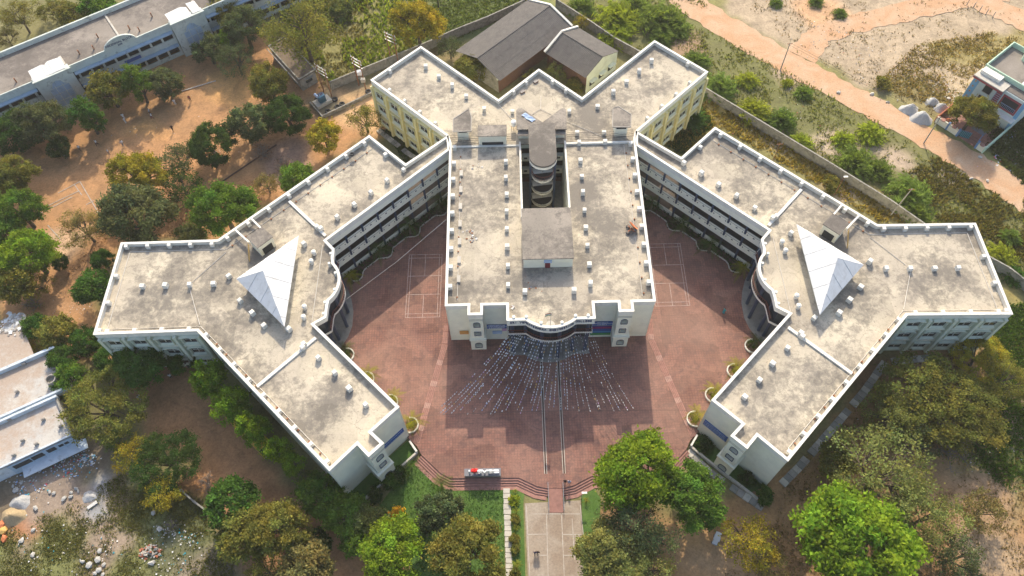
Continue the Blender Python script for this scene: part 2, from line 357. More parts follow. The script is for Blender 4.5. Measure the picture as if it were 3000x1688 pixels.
def offset(poly, d, closed=True):
    """mitred offset of a plan line, d to the left of its direction"""
    n = len(poly); out = []
    for i in range(n):
        p = Vector(poly[i]); a = Vector(poly[i-1]) if (closed or i > 0) else None; b = Vector(poly[(i+1) % n]) if (closed or i < n-1) else None
        ns = []
        if a is not None: e = (p-a).normalized(); ns.append(Vector((-e.y, e.x)))
        if b is not None: e = (b-p).normalized(); ns.append(Vector((-e.y, e.x)))
        m = ns[0] if len(ns) == 1 else (ns[0]+ns[1])
        m = m.normalized(); k = max(0.35, m.dot(ns[0])); q = p+m*(d/k); out.append((q.x, q.y))
    return out
def area(poly):
    return sum(poly[i][0]*poly[(i+1) % len(poly)][1]-poly[(i+1) % len(poly)][0]*poly[i][1] for i in range(len(poly)))/2
def ccw(poly): return list(poly) if area(poly) > 0 else list(reversed(poly))
def wall_face(mb, p0, p1, z0, z1, holes=(), depth=0.3, mi=0):
    """upright wall from p0 to p1 with openings (loops of (along, z)); reveals run depth metres inwards (left of p0->p1)"""
    d = Vector((p1[0]-p0[0], p1[1]-p0[1])); L = d.length; d /= L; nx = Vector((-d.y, d.x))
    def w3(a, z, q=0.0): return (p0[0]+d.x*a+nx.x*q, p0[1]+d.y*a+nx.y*q, z)
    loops = [[(0, z0), (L, z0), (L, z1), (0, z1)]]+[list(h) for h in holes]
    flat = [p for l in loops for p in l]
    tri = tessellate_polygon([[Vector((p[0], p[1], 0)) for p in l] for l in loops])
    mb.add([w3(*p) for p in flat], tri, mi)
    for h in holes:
        for i in range(len(h)):
            a, b = h[i], h[(i+1) % len(h)]
            mb.quad(w3(*a), w3(*b), w3(b[0], b[1], depth), w3(a[0], a[1], depth), mi)
    return w3
# building frame of the college: u to the right, v to the back, both level
BA = R(-0.68)
def B(u, v): return (6.05+u*math.cos(BA)-v*math.sin(BA), 62.0+u*math.sin(BA)+v*math.cos(BA))
def B3(u, v, z): return (*B(u, v), z)

# ------------------------------------------------------------------ ground
RNG = np.random.default_rng(11)
_lat = RNG.random((8, 256, 256))
def vn(x, y, s, k=0):
    x = np.asarray(x)/s+1000; y = np.asarray(y)/s+1000; xi = np.floor(x).astype(int); yi = np.floor(y).astype(int); fx = x-xi; fy = y-yi
    fx = fx*fx*(3-2*fx); fy = fy*fy*(3-2*fy); L = _lat[k]
    a = L[xi % 256, yi % 256]; b = L[(xi+1) % 256, yi % 256]; c = L[xi % 256, (yi+1) % 256]; d = L[(xi+1) % 256, (yi+1) % 256]
    return (a*(1-fx)+b*fx)*(1-fy)+(c*(1-fx)+d*fx)*fy
def fbm(x, y, s, k=0): return 0.5*vn(x, y, s, k)+0.3*vn(x, y, s/2.3, k+1)+0.2*vn(x, y, s/5.1, k+2)
def inpoly(x, y, poly):
    r = np.zeros(len(x), bool); n = len(poly)
    for i in range(n):
        x0, y0 = poly[i]; x1, y1 = poly[(i+1) % n]
        if y0 == y1: continue
        c = ((y0 > y) != (y1 > y)) & (x < (x1-x0)*(y-y0)/(y1-y0)+x0); r ^= c
    return r
def Q(pts, z=0.0): return [P(a, b, z) for a, b in pts]
# earth colours by area; outlines are plan outlines of real patches of soil and growth
OR, BR, OL, SD = (0.42, 0.22, 0.095), (0.30, 0.17, 0.095), (0.19, 0.175, 0.065), (0.41, 0.315, 0.21)
SOIL = [
 (Q([(-900, -150), (4000, -150), (4000, 500), (2400, 500), (1640, 30), (1300, 130), (980, 270), (760, -150)]), (0.22, 0.20, 0.065), 4),
 (Q([(-900, 330), (0, 330), (330, 200), (560, 150), (700, 20), (760, -60), (800, 120), (990, 270), (1120, 250), (1160, 380), (1060, 420), (650, 690), (350, 705), (280, 900), (230, 1010), (150, 960), (60, 1000), (0, 850), (-900, 850)]), OR, 3.5),
 (Q([(150, 850), (280, 880), (280, 980), (420, 1100), (560, 1150), (640, 1250), (560, 1300), (400, 1290), (250, 1050)]), (0.42, 0.23, 0.11), 3),
 (Q([(380, 1060), (560, 1060), (720, 1300), (980, 1520), (1120, 1560), (1260, 1700), (700, 1750), (640, 1450), (480, 1290), (390, 1200)]), (0.39, 0.20, 0.09), 2.5),
 (Q([(-700, 1370), (0, 1370), (240, 1240), (400, 1330), (480, 1430), (610, 1500), (700, 1750), (-700, 1800)]), (0.165, 0.17, 0.055), 3),
 (Q([(-200, 1390), (60, 1375), (250, 1265), (330, 1300), (320, 1400), (200, 1440), (120, 1560), (-200, 1520)]), (0.165, 0.125, 0.08), 2.5),
 (Q([(2200, 1420), (2330, 1360), (2500, 1160), (2650, 1020), (2760, 1010), (3300, 960), (3300, 1800), (1720, 1800), (1760, 1480), (1990, 1520)]), (0.33, 0.19, 0.085), 4),
 (Q([(2880, 900), (3300, 900), (3300, 1420), (2960, 1440), (2820, 1330), (2860, 1180), (2920, 1080)]), (0.11, 0.15, 0.03), 4),
 (Q([(2780, 1300), (2990, 1270), (3000, 1500), (2860, 1520), (2800, 1420)]), (0.13, 0.15, 0.04), 3),
 (Q([(1990, 290), (2080, 270), (2700, 640), (3000, 830), (3000, 1000), (2900, 660), (2600, 660), (2090, 360), (2000, 460), (1880, 380)]), (0.30, 0.235, 0.075), 2),
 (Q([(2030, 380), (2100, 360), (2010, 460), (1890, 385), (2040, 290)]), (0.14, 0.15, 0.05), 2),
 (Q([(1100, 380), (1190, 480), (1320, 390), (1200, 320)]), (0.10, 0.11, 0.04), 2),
 (Q([(1650, -60), (2020, -60), (2110, 80), (2260, 170), (2500, 300), (2700, 420), (3000, 600), (3300, 800), (3000, 830), (2720, 660), (2250, 370), (2065, 255), (1800, 110)]), (0.15, 0.15, 0.045), 3.5),
 (Q([(2050, -200), (3600, -200), (3600, 300), (2900, 260), (2760, 350), (2640, 300), (2480, 210), (2330, 150), (2130, 40)]), SD, 5),
 (Q([(2700, 120), (2940, 80), (3300, 100), (3300, 300), (2840, 210), (2740, 190)]), (0.30, 0.24, 0.09), 5),
 (Q([(2560, 240), (2700, 240), (2800, 330), (2740, 360), (2640, 310)]), (0.27, 0.22, 0.09), 3),
 (Q([(2900, 330), (3300, 300), (3300, 640), (3000, 540), (2890, 430)]), (0.12, 0.14, 0.05), 3),
 (Q([(1250, -100), (1640, -100), (1640, 20), (1330, 130), (1200, 150), (1240, 40)]), (0.155, 0.19, 0.055), 3),
 (Q([(905, 320), (945, 345), (1100, 275), (1060, 205), (975, 258)]), (0.17, 0.14, 0.08), 1.5),
 (Q([(1100, 270), (1330, 170), (1480, 290), (1240, 130), (1090, 210)]), (0.24, 0.17, 0.085), 2),
]
SPOTS = [((290, 1480), 4.0, (0.31, 0.225, 0.155)), ((210, 1500), 3.0, (0.32, 0.23, 0.16)), ((330, 1590), 3.0, (0.28, 0.21, 0.15)), ((300, 1670), 2.2, (0.31, 0.21, 0.15)),
 ((75, 1550), 3.0, (0.38, 0.17, 0.075)), ((110, 1490), 4.0, (0.29, 0.22, 0.165)), ((265, 1455), 1.8, (0.34, 0.34, 0.34)), ((55, 1660), 3.0, (0.26, 0.2, 0.14)), ((60, 1690), 2.0, (0.16, 0.19, 0.05)),
 ((500, 1590), 4.0, (0.12, 0.13, 0.06)), ((600, 1660), 4.0, (0.26, 0.21, 0.15)), ((2410, 35), 6.0, (0.55, 0.33, 0.18)), ((2620, 470), 4.0, (0.45, 0.34, 0.24)), ((2430, 555), 2.5, (0.4, 0.3, 0.22)),
 ((2790, 520), 3.0, (0.42, 0.34, 0.26)), ((2320, 220), 4.0, (0.50, 0.37, 0.26)), ((2280, 420), 3.0, (0.42, 0.31, 0.2)), ((2450, 420), 3.5, (0.46, 0.36, 0.25)), ((2010, 140), 4.0, (0.34, 0.22, 0.13)),
 ((2820, 1230), 4.0, (0.42, 0.26, 0.14)), ((2700, 1300), 6.0, (0.38, 0.24, 0.12)), ((2990, 1250), 5.0, (0.42, 0.30, 0.18)), ((2880, 1480), 5.0, (0.38, 0.24, 0.13)), ((2930, 1620), 5.0, (0.42, 0.29, 0.17)),
 ((2660, 1390), 5.0, (0.36, 0.22, 0.10)), ((2120, 1640), 5.0, (0.40, 0.25, 0.13)), ((2040, 1560), 2.0, (0.45, 0.27, 0.12)), ((820, 470), 6.0, (0.30, 0.19, 0.14)), ((560, 1420), 2.5, (0.42, 0.2, 0.08)),
 ((200, 700), 4.0, (0.58, 0.38, 0.24)), ((420, 380), 4.0, (0.56, 0.29, 0.10)), ((690, 260), 6.0, (0.58, 0.31, 0.11)), ((1060, 330), 6.0, (0.58, 0.36, 0.18)), ((240, 960), 4.0, (0.46, 0.24, 0.10)), ((2620, 1110), 6.0, (0.24, 0.13, 0.06))]
def soil_colour(x, y):
    wx = x+(fbm(x, y, 7, 0)-0.5)*9; wy = y+(fbm(x, y, 7, 3)-0.5)*9
    c = np.tile(np.array(OL), (len(x), 1))
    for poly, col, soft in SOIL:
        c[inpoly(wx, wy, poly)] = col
    for (px, py), r, col in SPOTS:
        gx, gy = P(px, py); d = np.hypot(wx-gx, wy-gy)/r; k = np.clip((1.15-d)/0.3, 0, 1)[:, None]; c = c*(1-k)+np.array(col)*k
    return c
def ground():
    xs = np.concatenate([[-3000, -1200, -600, -320, -220], np.arange(-170, 171, 0.8), [220, 320, 600, 1200, 3000]])
    ys = np.concatenate([[-2000, -800, -300, -100, -20], np.arange(8, 190, 0.8), [240, 340, 600, 1500, 4000]])
    X, Y = np.meshgrid(xs, ys); x = X.ravel(); y = Y.ravel(); nx = len(xs); ny = len(ys)
    c = soil_colour(x, y)
    C = c.reshape(ny, nx, 3)
    for _ in range(2):                                    # soft edges between soils
        C[1:-1, 1:-1] = (C[1:-1, 1:-1]*2+C[:-2, 1:-1]+C[2:, 1:-1]+C[1:-1, :-2]+C[1:-1, 2:])/6
    z = (fbm(x, y, 6, 2)-0.5)*0.12-0.06
    keep = inpoly(x, y, [B(u, v) for u, v in ((-40, -30), (40, -30), (80, 0), (80, 20), (30, 66), (-30, 66), (-80, 20), (-80, 0))]); z[keep] = -0.06
    me = bpy.data.meshes.new('ground'); me.vertices.add(nx*ny); me.vertices.foreach_set('co', np.stack([x, y, z], 1).ravel())
    i = (np.arange(ny-1)[:, None]*nx+np.arange(nx-1)[None, :]).ravel(); f = np.stack([i, i+1, i+1+nx, i+nx], 1)
    me.loops.add(f.size); me.loops.foreach_set('vertex_index', f.ravel()); me.polygons.add(len(f)); me.polygons.foreach_set('loop_start', np.arange(len(f))*4)
    a = me.color_attributes.new('soil', 'FLOAT_COLOR', 'POINT'); a.data.foreach_set('color', np.concatenate([C.reshape(-1, 3), np.ones((nx*ny, 1))], 1).ravel())
    me.materials.append(MT['ground']); me.update(); me.polygons.foreach_set('use_smooth', [True]*len(me.polygons))
    tag(link('ground', me), None, None, None, 'structure')
ground()
def strip(pts, w0, jag=0.4, z=0.0, step=1.2):
    """ragged-edged track along a plan line; w0 half widths"""
    L = []; Rr = []
    P3 = [Vector(p) for p in pts]
    ws = w0 if isinstance(w0, (list, tuple)) else [w0]*len(pts)
    for i in range(len(P3)-1):
        n = max(2, int((P3[i+1]-P3[i]).length/step))
        for k in range(n):
            t = k/n; p = P3[i].lerp(P3[i+1], t); d0 = (P3[i+1]-P3[i]).normalized()
            a = (P3[i]-P3[i-1]).normalized() if i else d0; b = (P3[i+2]-P3[i+1]).normalized() if i+2 < len(P3) else d0
            d = ((a+d0).normalized()*(1-t)+(d0+b).normalized()*t).normalized(); nn = Vector((-d.y, d.x)); w = ws[i]*(1-t)+ws[i+1]*t
            L.append(p+nn*(w+random.uniform(-jag, jag))); Rr.append(p-nn*(w+random.uniform(-jag, jag)))
    m = MB(); n = len(L)
    m.add([(q.x, q.y, z) for q in L]+[(q.x, q.y, z) for q in Rr], [(i, i+1, n+i+1, n+i) for i in range(n-1)])
    return m
o = struct('dirt_road', strip(Q([(1880, -160), (2000, -5), (2105, 65), (2250, 150), (2370, 215), (2500, 285), (2620, 350), (2740, 415), (2870, 490), (3000, 575), (3300, 770)]), [4.0, 3.6, 3.6, 3.6, 3.4, 3.2, 3.2, 3.2, 3.4, 3.6, 3.6], 0.45, 0.012), 'road')
o = struct('dirt_track', strip(Q([(2345, 165), (2400, 105), (2480, 75), (2600, 45), (2720, 18), (2800, -5), (3100, -60)]), [3.4, 2.8, 2.8, 3.0, 3.2, 3.6, 4.0], 0.5, 0.018), 'road')
o = struct('dirt_road', strip(Q([(2800, -30), (2890, 10), (3000, 60), (3200, 160)]), 3.4, 0.5, 0.016), 'road')

# plaza, steps, ramp, drive, lawns
FRONT = [(-21.9, -19.0), (-21.1, -20.5), (-17.9, -23.6), (-16.3, -24.4), (-5.7, -24.5), (-4.3, -25.2), (-2.8, -25.95), (-1.15, -26.3)]
FRONT = FRONT+[(-u, v) for u, v in reversed(FRONT)]
PZ = FRONT+[(23.4, -17.6), (37.2, -3.6), (37.2, 13), (17.5, 32.6), (17, 36), (-17, 36), (-17.5, 32.6), (-37.2, 13), (-37.2, -3.6), (-23.4, -17.6)]
struct('plaza_paving', MB().prism([B(*p) for p in PZ], -0.1, 0.6, bottom=False), 'paver')
ST = tag(link('front_steps', None, None, (*B(0, -26), 0)), None, None, None, 'structure'); ORG[ST.name] = (*B(0, -26), 0.0)
for sgn in (-1, 1):
    half = [(sgn*abs(u), v) for u, v in FRONT[1:8]]
    for k in (1, 2, 3):
        base = half if sgn < 0 else list(reversed(half)); fr = offset(base, -0.36*k, False)
        if sgn < 0: fr[-1] = (-1.15, fr[-1][1])
        else: fr[0] = (1.15, fr[0][1])
        poly = fr+list(reversed(base)); MB().prism([B(*p) for p in poly], -0.05, 0.6-0.15*k, bottom=False).build('step', 'paver_plain', ST)
    fr = offset(half if sgn < 0 else list(reversed(half)), -1.09, False); fr2 = offset(half if sgn < 0 else list(reversed(half)), -1.75, False)
    MB().prism([B(*p) for p in fr+list(reversed(fr2))], -0.05, 0.035, bottom=False).build('step_apron', 'paver_plain', ST)
RA = tag(link('entrance_ramp', None, None, (*B(0, -28), 0)), None, None, None, 'structure'); ORG[RA.name] = (*B(0, -28), 0.0)
m = MB(); a, b, c, d = B(-1.1, -26.0), B(1.1, -26.0), B(1.05, -29.9), B(-1.05, -29.9)
m.add([(*a, 0.606), (*b, 0.606), (*c, 0.06), (*d, 0.06), (*a, -0.05), (*b, -0.05), (*c, -0.05), (*d, -0.05)], [(0, 1, 2, 3), (0, 3, 7, 4), (1, 5, 6, 2), (3, 2, 6, 7)]); m.build('ramp_slab', 'paver_plain', RA)
for s in (-1, 1):
    m = MB(); q = lambda v, z: B3(s*1.16, v, z)
    m.bar(q(-25.6, 1.5), q(-29.8, 0.95), 0.07); m.bar(q(-25.6, 1.05), q(-29.8, 0.5), 0.05)
    for v in (-25.7, -27.05, -28.4, -29.75): m.bar(q(v, 0.0), q(v, 1.5-(v+25.6)/-4.2*0.55), 0.06)
    m.build('handrail', 'steel', RA)
DV = [P(1537, 1475), P(1547, 1700), P(1551, 1900), P(1716, 1900), P(1711, 1700), P(1701, 1466)]
struct('drive', MB().prism(DV, -0.1, 0.02, bottom=False), 'drive')
m = MB()
def gline(m, a, b, w=0.12, z=0.024): m.bar((*a, z), (*b, z), w, 0.004)
for a, b in (((1542, 1480), (1552, 1688)), ((1601, 1506), (1606, 1688)), ((1645, 1505), (1653, 1688)), ((1700, 1480), (1712, 1600)), ((1557, 1506), (1700, 1506)), ((1546, 1566), (1600, 1565)), ((1647, 1566), (1703, 1567)), ((1676, 1520), (1684, 1640)), ((1580, 1627), (1603, 1627)), ((1651, 1627), (1684, 1628))):
    gline(m, P(*a), P(*b))
o = m.build('drive_markings', 'road_line'); tag(o, kind='structure')
LAWN = [(1105, 1490), (1150, 1430), (1205, 1350), (1237, 1350), (1256, 1385), (1310, 1416), (1330, 1431), (1476, 1430), (1480, 1800), (1250, 1800), (1180, 1600), (1130, 1540)]
struct('lawn', MB().prism(Q(LAWN), -0.1, 0.012, bottom=False), 'lawn')
struct('lawn', MB().prism(Q([(1492, 1438), (1515, 1433), (1536, 1447), (1533, 1480), (1543, 1800), (1492, 1800)]), -0.1, 0.013, bottom=False), 'lawn')
struct('lawn', MB().prism(Q([(1703, 1450), (1740, 1432), (1760, 1460), (1750, 1800), (1716, 1800)]), -0.1, 0.012, bottom=False), 'lawn')
struct('lawn', MB().prism([B(*p) for p in ((-23.6, -17.9), (-22.4, -18.9), (-22.0, -20.1), (-26.4, -24.0), (-30, -27.5), (-33, -26.4), (-28, -22))], -0.1, 0.03, bottom=False), 'lawn')
struct('lawn', MB().prism([B(*p) for p in ((23.6, -17.9), (22.4, -18.9), (22.0, -20.1), (26.4, -24.0), (30, -27.5), (33, -26.4), (28, -22))], -0.1, 0.03, bottom=False), 'lawn')
# paver path beside the lawn: every slab a piece
PA = tag(link('slab_path', None, None, (*P(1487, 1550), 0)), None, None, None, 'structure'); ORG[PA.name] = (*P(1487, 1550), 0.0)
y = 1431.0; k = 0
while y < 1700:
    x = 1484+(y-1431)*0.035; h = 14.5+random.uniform(-0.8, 0.8); w = 10.2+random.uniform(-0.9, 0.9)
    q = Q([(x-w, y+random.uniform(0, 1)), (x+w, y+random.uniform(0, 1)), (x+w, y+h), (x-w, y+h)])
    MB().prism(q, -0.05, 0.05+random.uniform(0, 0.03)).build('paving_slab', 'concrete_pale', PA); y += h+1.2
# long drain channels across the plaza
for u in (-1.42, 1.48):
    m = MB(); a, b = B(u, -4.4), B(u, -24.0); m.bar((*a, 0.604), (*b, 0.604), 0.26, 0.012); o = m.build('drain_channel', 'soil'); tag(o, kind='structure')
    for e in (-0.18, 0.18):
        m = MB(); a, b = B(u+e, -4.4), B(u+e, -24.0); m.bar((*a, 0.62), (*b, 0.62), 0.09, 0.06); tag(m.build('drain_kerb', 'concrete_pale'), kind='structure')
# rows of perforated drain covers
for s, (u0, v0, u1, v1), lab in ((-1, (-17.75, 3.0, -17.9, -0.6), 'l'), (-1, (-17.95, -0.8, -22.0, -18.4), 'l'), (1, (17.8, 3.5, 17.7, -0.7), 'r'), (1, (17.75, -0.9, 22.6, -18.4), 'r')):
    rowo = tag(link('drain_cover_row', None, None, (*B(u0, v0), 0.6)), None, None, None, 'structure'); ORG[rowo.name] = (*B(u0, v0), 0.6)
    a = Vector((u0, v0)); b = Vector((u1, v1)); d = (b-a); L = d.length; d /= L; n = int(L/0.98)
    for i in range(n):
        c = a+d*(i+0.5)*L/n; dd = Vector(B(c.x+d.x, c.y+d.y))-Vector(B(c.x, c.y)); cc = B(c.x, c.y)
        mm = MB().obox(cc, dd, L/n-0.05, 1.02+random.uniform(-0.06, 0.06), 0.598, 0.625+random.uniform(0, 0.02), 0)
        for e in (-0.28, 0.0, 0.28):
            for g in (-0.3, -0.1, 0.1, 0.3):
                nn = Vector((-dd.y, dd.x)); q = Vector(cc)+dd*g+nn*e; mm.obox((q.x, q.y), dd, 0.1, 0.07, 0.62, 0.648, 1)
        mm.build('drain_cover', ['paver_plain' if (i*7+3) % 4 else 'paver_pale', 'soil'], rowo)
# badminton court lines
for uc, vc in ((-22.1, 11.45), (22.25, 12.65)):
    m = MB()
    def ln(u0, v0, u1, v1): m.bar(B3(uc+u0, vc+v0, 0.606), B3(uc+u1, vc+v1, 0.606), 0.085, 0.006)
    for u in (-3.05, -2.59, 2.59, 3.05): ln(u, -6.7, u, 6.7)
    for v in (-6.7, -5.94, -1.98, 1.98, 5.94, 6.7): ln(-3.05, v, 3.05, v)
    ln(0, 1.98, 0, 6.7); ln(0, -1.98, 0, -6.7)
    tag(m.build('court_markings', 'court_line'), kind='structure')

# ------------------------------------------------------------------ the college
FL = (0.62, 4.25, 7.9); ROOF = 11.6; PAR = 12.5
def stub_mesh(w=0.72, h=0.9, name='roof_stub'):
    m = MB(); a = w/2; b = w/2-0.05
    m.add([(-a, -a, 0), (a, -a, 0), (a, a, 0), (-a, a, 0), (-a, -a, h-0.06), (a, -a, h-0.06), (a, a, h-0.06), (-a, a, h-0.06), (-b, -b, h), (b, -b, h), (b, b, h), (-b, b, h)],
          [(0, 1, 5, 4), (1, 2, 6, 5), (2, 3, 7, 6), (3, 0, 4, 7), (4, 5, 9, 8), (5, 6, 10, 9), (6, 7, 11, 10), (7, 4, 8, 11), (8, 9, 10, 11)])
    return m.mesh(name, 'white')
STUB = stub_mesh(); RSTUB = MB().cyl(0, 0, 0, 0.85, 0.36, 14).cyl(0, 0, 0.85, 1.0, 0.42, 14, 0.2).mesh('round_roof_stub', 'white', False)
PIER = stub_mesh(0.62, 0.88, 'parapet_pier')
def arch(a0, a1, z0, z1, curved=True, n=7):
    if not curved: return [(a0, z0), (a1, z0), (a1, z1), (a0, z1)]
    r = (a1-a0)/2; c = (a0+a1)/2
    return [(a0, z0), (a1, z0)]+[(c+r*math.cos(math.pi*k/n), z1-r+r*math.sin(math.pi*k/n)) for k in range(0, n+1)]
def plan_dir(p0, p1):
    d = Vector((p1[0]-p0[0], p1[1]-p0[1])); return d.normalized(), d.length
def window_mesh(w, h, wall, name, pointed=False):
    """deep splayed surround standing out from the wall: x along the wall, -y outwards"""
    m = MB(); d = -0.38; o = [(-w/2, 0), (w/2, 0), (w/2, h), (-w/2, h)]; i = [(-w*0.42, h*0.16), (w*0.42, h*0.16), (w*0.42, h*0.95), (-w*0.42, h*0.95)]
    g = 0.10; o2 = [(-w/2+g, g), (w/2-g, g), (w/2-g, h-g), (-w/2+g, h-g)]
    for k in range(4):
        j = (k+1) % 4
        m.quad((o[k][0], 0, o[k][1]), (o[j][0], 0, o[j][1]), (o[j][0], d, o[j][1]), (o[k][0], d, o[k][1]), 0)
        m.quad((o[k][0], d, o[k][1]), (o[j][0], d, o[j][1]), (o2[j][0], d, o2[j][1]), (o2[k][0], d, o2[k][1]), 0)
        m.quad((o2[k][0], d, o2[k][1]), (o2[j][0], d, o2[j][1]), (i[j][0], -0.05, i[j][1]), (i[k][0], -0.05, i[k][1]), 1)
    return m.mesh(name, [wall, 'green_wall'])
def hood_mesh(w, kind):
    m = MB()
    if kind == 'flat': m.box(-w/2-0.1, w/2+0.1, -0.5, 0.0, 0.0, 0.12)
    else:
        n = 2 if kind == 'pointed' else 8; rise = 0.35 if kind == 'pointed' else 0.5; pts = []
        for k in range(n+1):
            t = -1+2*k/n; zz = rise*(1-abs(t)) if kind == 'pointed' else rise*math.sqrt(max(0, 1-t*t)); pts.append((t*(w/2+0.15), zz))
        for k in range(n):
            a, b = pts[k], pts[k+1]
            m.quad((a[0], -0.62, a[1]), (b[0], -0.62, b[1]), (b[0], 0, b[1]), (a[0], 0, a[1])); m.quad((a[0], -0.62, a[1]-0.12), (b[0], -0.62, b[1]-0.12), (b[0], -0.62, b[1]), (a[0], -0.62, a[1]))
            m.quad((a[0], 0, a[1]-0.12), (b[0], 0, b[1]-0.12), (b[0], -0.62, b[1]-0.12), (a[0], -0.62, a[1]-0.12))
    return m
PANE = {}
def window_at(th, p, ang, w, h, wall, hood):
    k = (w, h, wall)
    if k not in PANE: PANE[k] = (window_mesh(w, h, wall, 'window'), MB().quad((-w*0.42, -0.06, h*0.16), (w*0.42, -0.06, h*0.16), (w*0.42, -0.06, h*0.95), (-w*0.42, -0.06, h*0.95)).mesh('pane', 'pane'),
                       MB().bar((0, -0.08, h*0.3), (0, -0.08, h*0.86), 0.07).bar((-w*0.33, -0.08, h*0.6), (w*0.33, -0.08, h*0.6), 0.06).mesh('window_bars', 'cream'))
    wm, pm, bm = PANE[k]; o = part(th, 'window', wm, p, ang); ORG[o.name] = (0, 0, 0); link('pane', pm, o); link('window_bars', bm, o)
    hk = (w, hood, wall)
    if hk not in PANE: PANE[hk] = hood_mesh(w, hood).mesh('window_hood', wall)
    link('window_hood', PANE[hk], o, (0, 0, h+0.02)); return o
def facade(th, p0, p1, nb, wall, z0=0.0, hoods=('flat', 'flat', 'flat'), fin=0.6):
    """storeys of deep windows between full-height fins; interior lies to the left of p0->p1"""
    d, L = plan_dir(p0, p1); n = Vector((d.y, -d.x)); ang = math.atan2(d.y, d.x)
    m = MB(); wall_face(m, p0, p1, z0, 11.3); m.build('wall', wall, th)
    for i in range(nb+1):
        a = L*i/nb; a = min(max(a, 0.28), L-0.28); c = Vector(p0)+d*a+n*(fin/2-0.02)
        MB().obox((c.x, c.y), d, 0.5, fin, z0, 11.24).build('fin', wall, th)
    for k, f in enumerate(FL):
        for i in range(nb):
            a = L*(i+0.5)/nb; c = Vector(p0)+d*a+n*0.01; w = L/nb*0.62; hh = 2.45 if k else 2.2
            window_at(th, (c.x, c.y, f+0.55), ang, round(w, 2), hh, wall, hoods[k])
        if k:
            m = MB(); q = Vector(p0)+n*0.12; e = Vector(p1)+n*0.12; m.bar((q.x, q.y, f-0.1), (e.x, e.y, f-0.1), 0.24, 0.2); m.build('string_course', 'cream', th)
def corridor(th, p0, p1, nb, z0=0.0, columns=True, ends=True):
    """open galleries on three floors: parapet bands, slate-blue columns, dark doorways behind"""
    d, L = plan_dir(p0, p1); n = Vector((d.y, -d.x)); P0 = Vector(p0)
    def band(za, zb, nm='balustrade', t=0.16, out=0.0):
        c = P0+d*(L/2)+n*(out-t/2); return MB().obox((c.x, c.y), d, L, t, za, zb).build(nm, 'band', th)
    band(z0, FL[0]+0.75)
    for f in FL[1:]:
        band(f-0.85, f+1.16)
        g = MB(); a = P0+n*0.012; b = Vector(p1)+n*0.012; g.bar((a.x, a.y, f+0.86), (b.x, b.y, f+0.86), 0.03, 0.05)
        for i in range(nb):
            for t in (-0.16, -0.13, 0.13, 0.16):
                c = P0+d*(L*(i+1)/nb+t*L/nb*1.0)+n*0.01
                if 0.2 < (c-P0).dot(d) < L-0.2: g.obox((c.x, c.y), d, 0.07, 0.03, f+0.15, f+0.45)
            c = P0+d*(L*(i+0.5)/nb)+n*0.012; g.obox((c.x, c.y), d, 0.34, 0.03, f+0.28, f+0.52)
        tag(g.build('balustrade_slots', 'dark', th), kind='stuff')  # raised dark strips paint in the shade of groove and slots
    band(10.15, 11.3, 'edge_beam')
    if columns:
        for i in range(0 if ends else 1, nb+1):
            for k, f in enumerate(FL):
                top = (FL[k+1]-0.85 if k < 2 else 10.15); a = min(max(L*i/nb, 0.25), L-0.25); c = P0+d*a+n*0.02
                MB().cyl(c.x, c.y, (f+0.35 if k else f), top, 0.21, 10).build('column', 'blue_col', th)
def tower(th, p0, p1, dp, zb, wall='cream'):
    """stair shaft in front of a wall: arched, square and arched openings one above the other; interior left of p0->p1"""
    d, L = plan_dir(p0, p1); n = Vector((d.y, -d.x)); a0 = Vector(p0)+d*0.06; a1 = Vector(p1)-d*0.06
    f0 = a0+n*(dp-0.08); f1 = a1+n*(dp-0.08); l = (f1-f0).length
    m = MB(); h1 = arch(l*0.28, l*0.76, 8.2, 9.75); h2 = arch(l*0.28, l*0.76, 5.3, 6.6, False)
    wall_face(m, f0, f1, 4.25, 11.3, (h1, h2), 0.75); m.quad((*a0, 4.25), (*f0, 4.25), (*f0, 11.3), (*a0, 11.3)); m.quad((*f1, 4.25), (*a1, 4.25), (*a1, 11.3), (*f1, 11.3))
    m.build('stair_shaft', wall, th)
    g0 = f0+n*0.2-d*0.16; g1 = f1+n*0.2+d*0.16; lb = (g1-g0).length; b0 = a0-d*0.16; b1 = a1+d*0.16
    m = MB(); h3 = arch(lb*0.29, lb*0.74, zb+0.75, zb+2.45); wall_face(m, g0, g1, zb, 4.0, (h3,), 0.75); m.quad((*b0, zb), (*g0, zb), (*g0, 4.0), (*b0, 4.0)); m.quad((*g1, zb), (*b1, zb), (*b1, 4.0), (*g1, 4.0)); m.build('shaft_base', wall, th)
    c = (g0+g1+b0+b1)/4; MB().obox((c.x, c.y), d, lb+0.3, dp+0.4, 4.0, 4.25).build('ledge', wall, th)
    m = MB()
    for z in (10.7, 10.35): m.bar((*(f0+n*0.02), z), (*(f1+n*0.02), z), 0.05, 0.07)
    m.build('moulding', 'concrete', th)
    for base, hh in ((f0, h1), (f0, h2), (g0, h3)):
        m = MB(); w = lambda a, z, q: (base.x+d.x*a+n.x*q, base.y+d.y*a+n.y*q, z)
        for i in range(len(hh)): m.bar(w(*hh[i], 0.03), w(*hh[(i+1) % len(hh)], 0.03), 0.09, 0.09)
        fr = m.build('window_frame', 'blue_col', th)
        m = MB(); m.add([w(*q, -0.72) for q in hh], [tuple(range(len(hh)))]); m.build('pane', 'pane', fr)
def parapet(th, poly, posts=(), zt=PAR):
    poly = ccw(poly); inn = offset(poly, 0.30)
    m = MB(); m.prism(poly, 11.26, zt-0.1, holes=[list(reversed(inn))], top=False); m.build('parapet', 'white', th)
    m = MB(); m.prism(offset(poly, -0.07), zt-0.1, zt, holes=[list(reversed(offset(poly, 0.38)))]); m.build('coping', 'white', th)
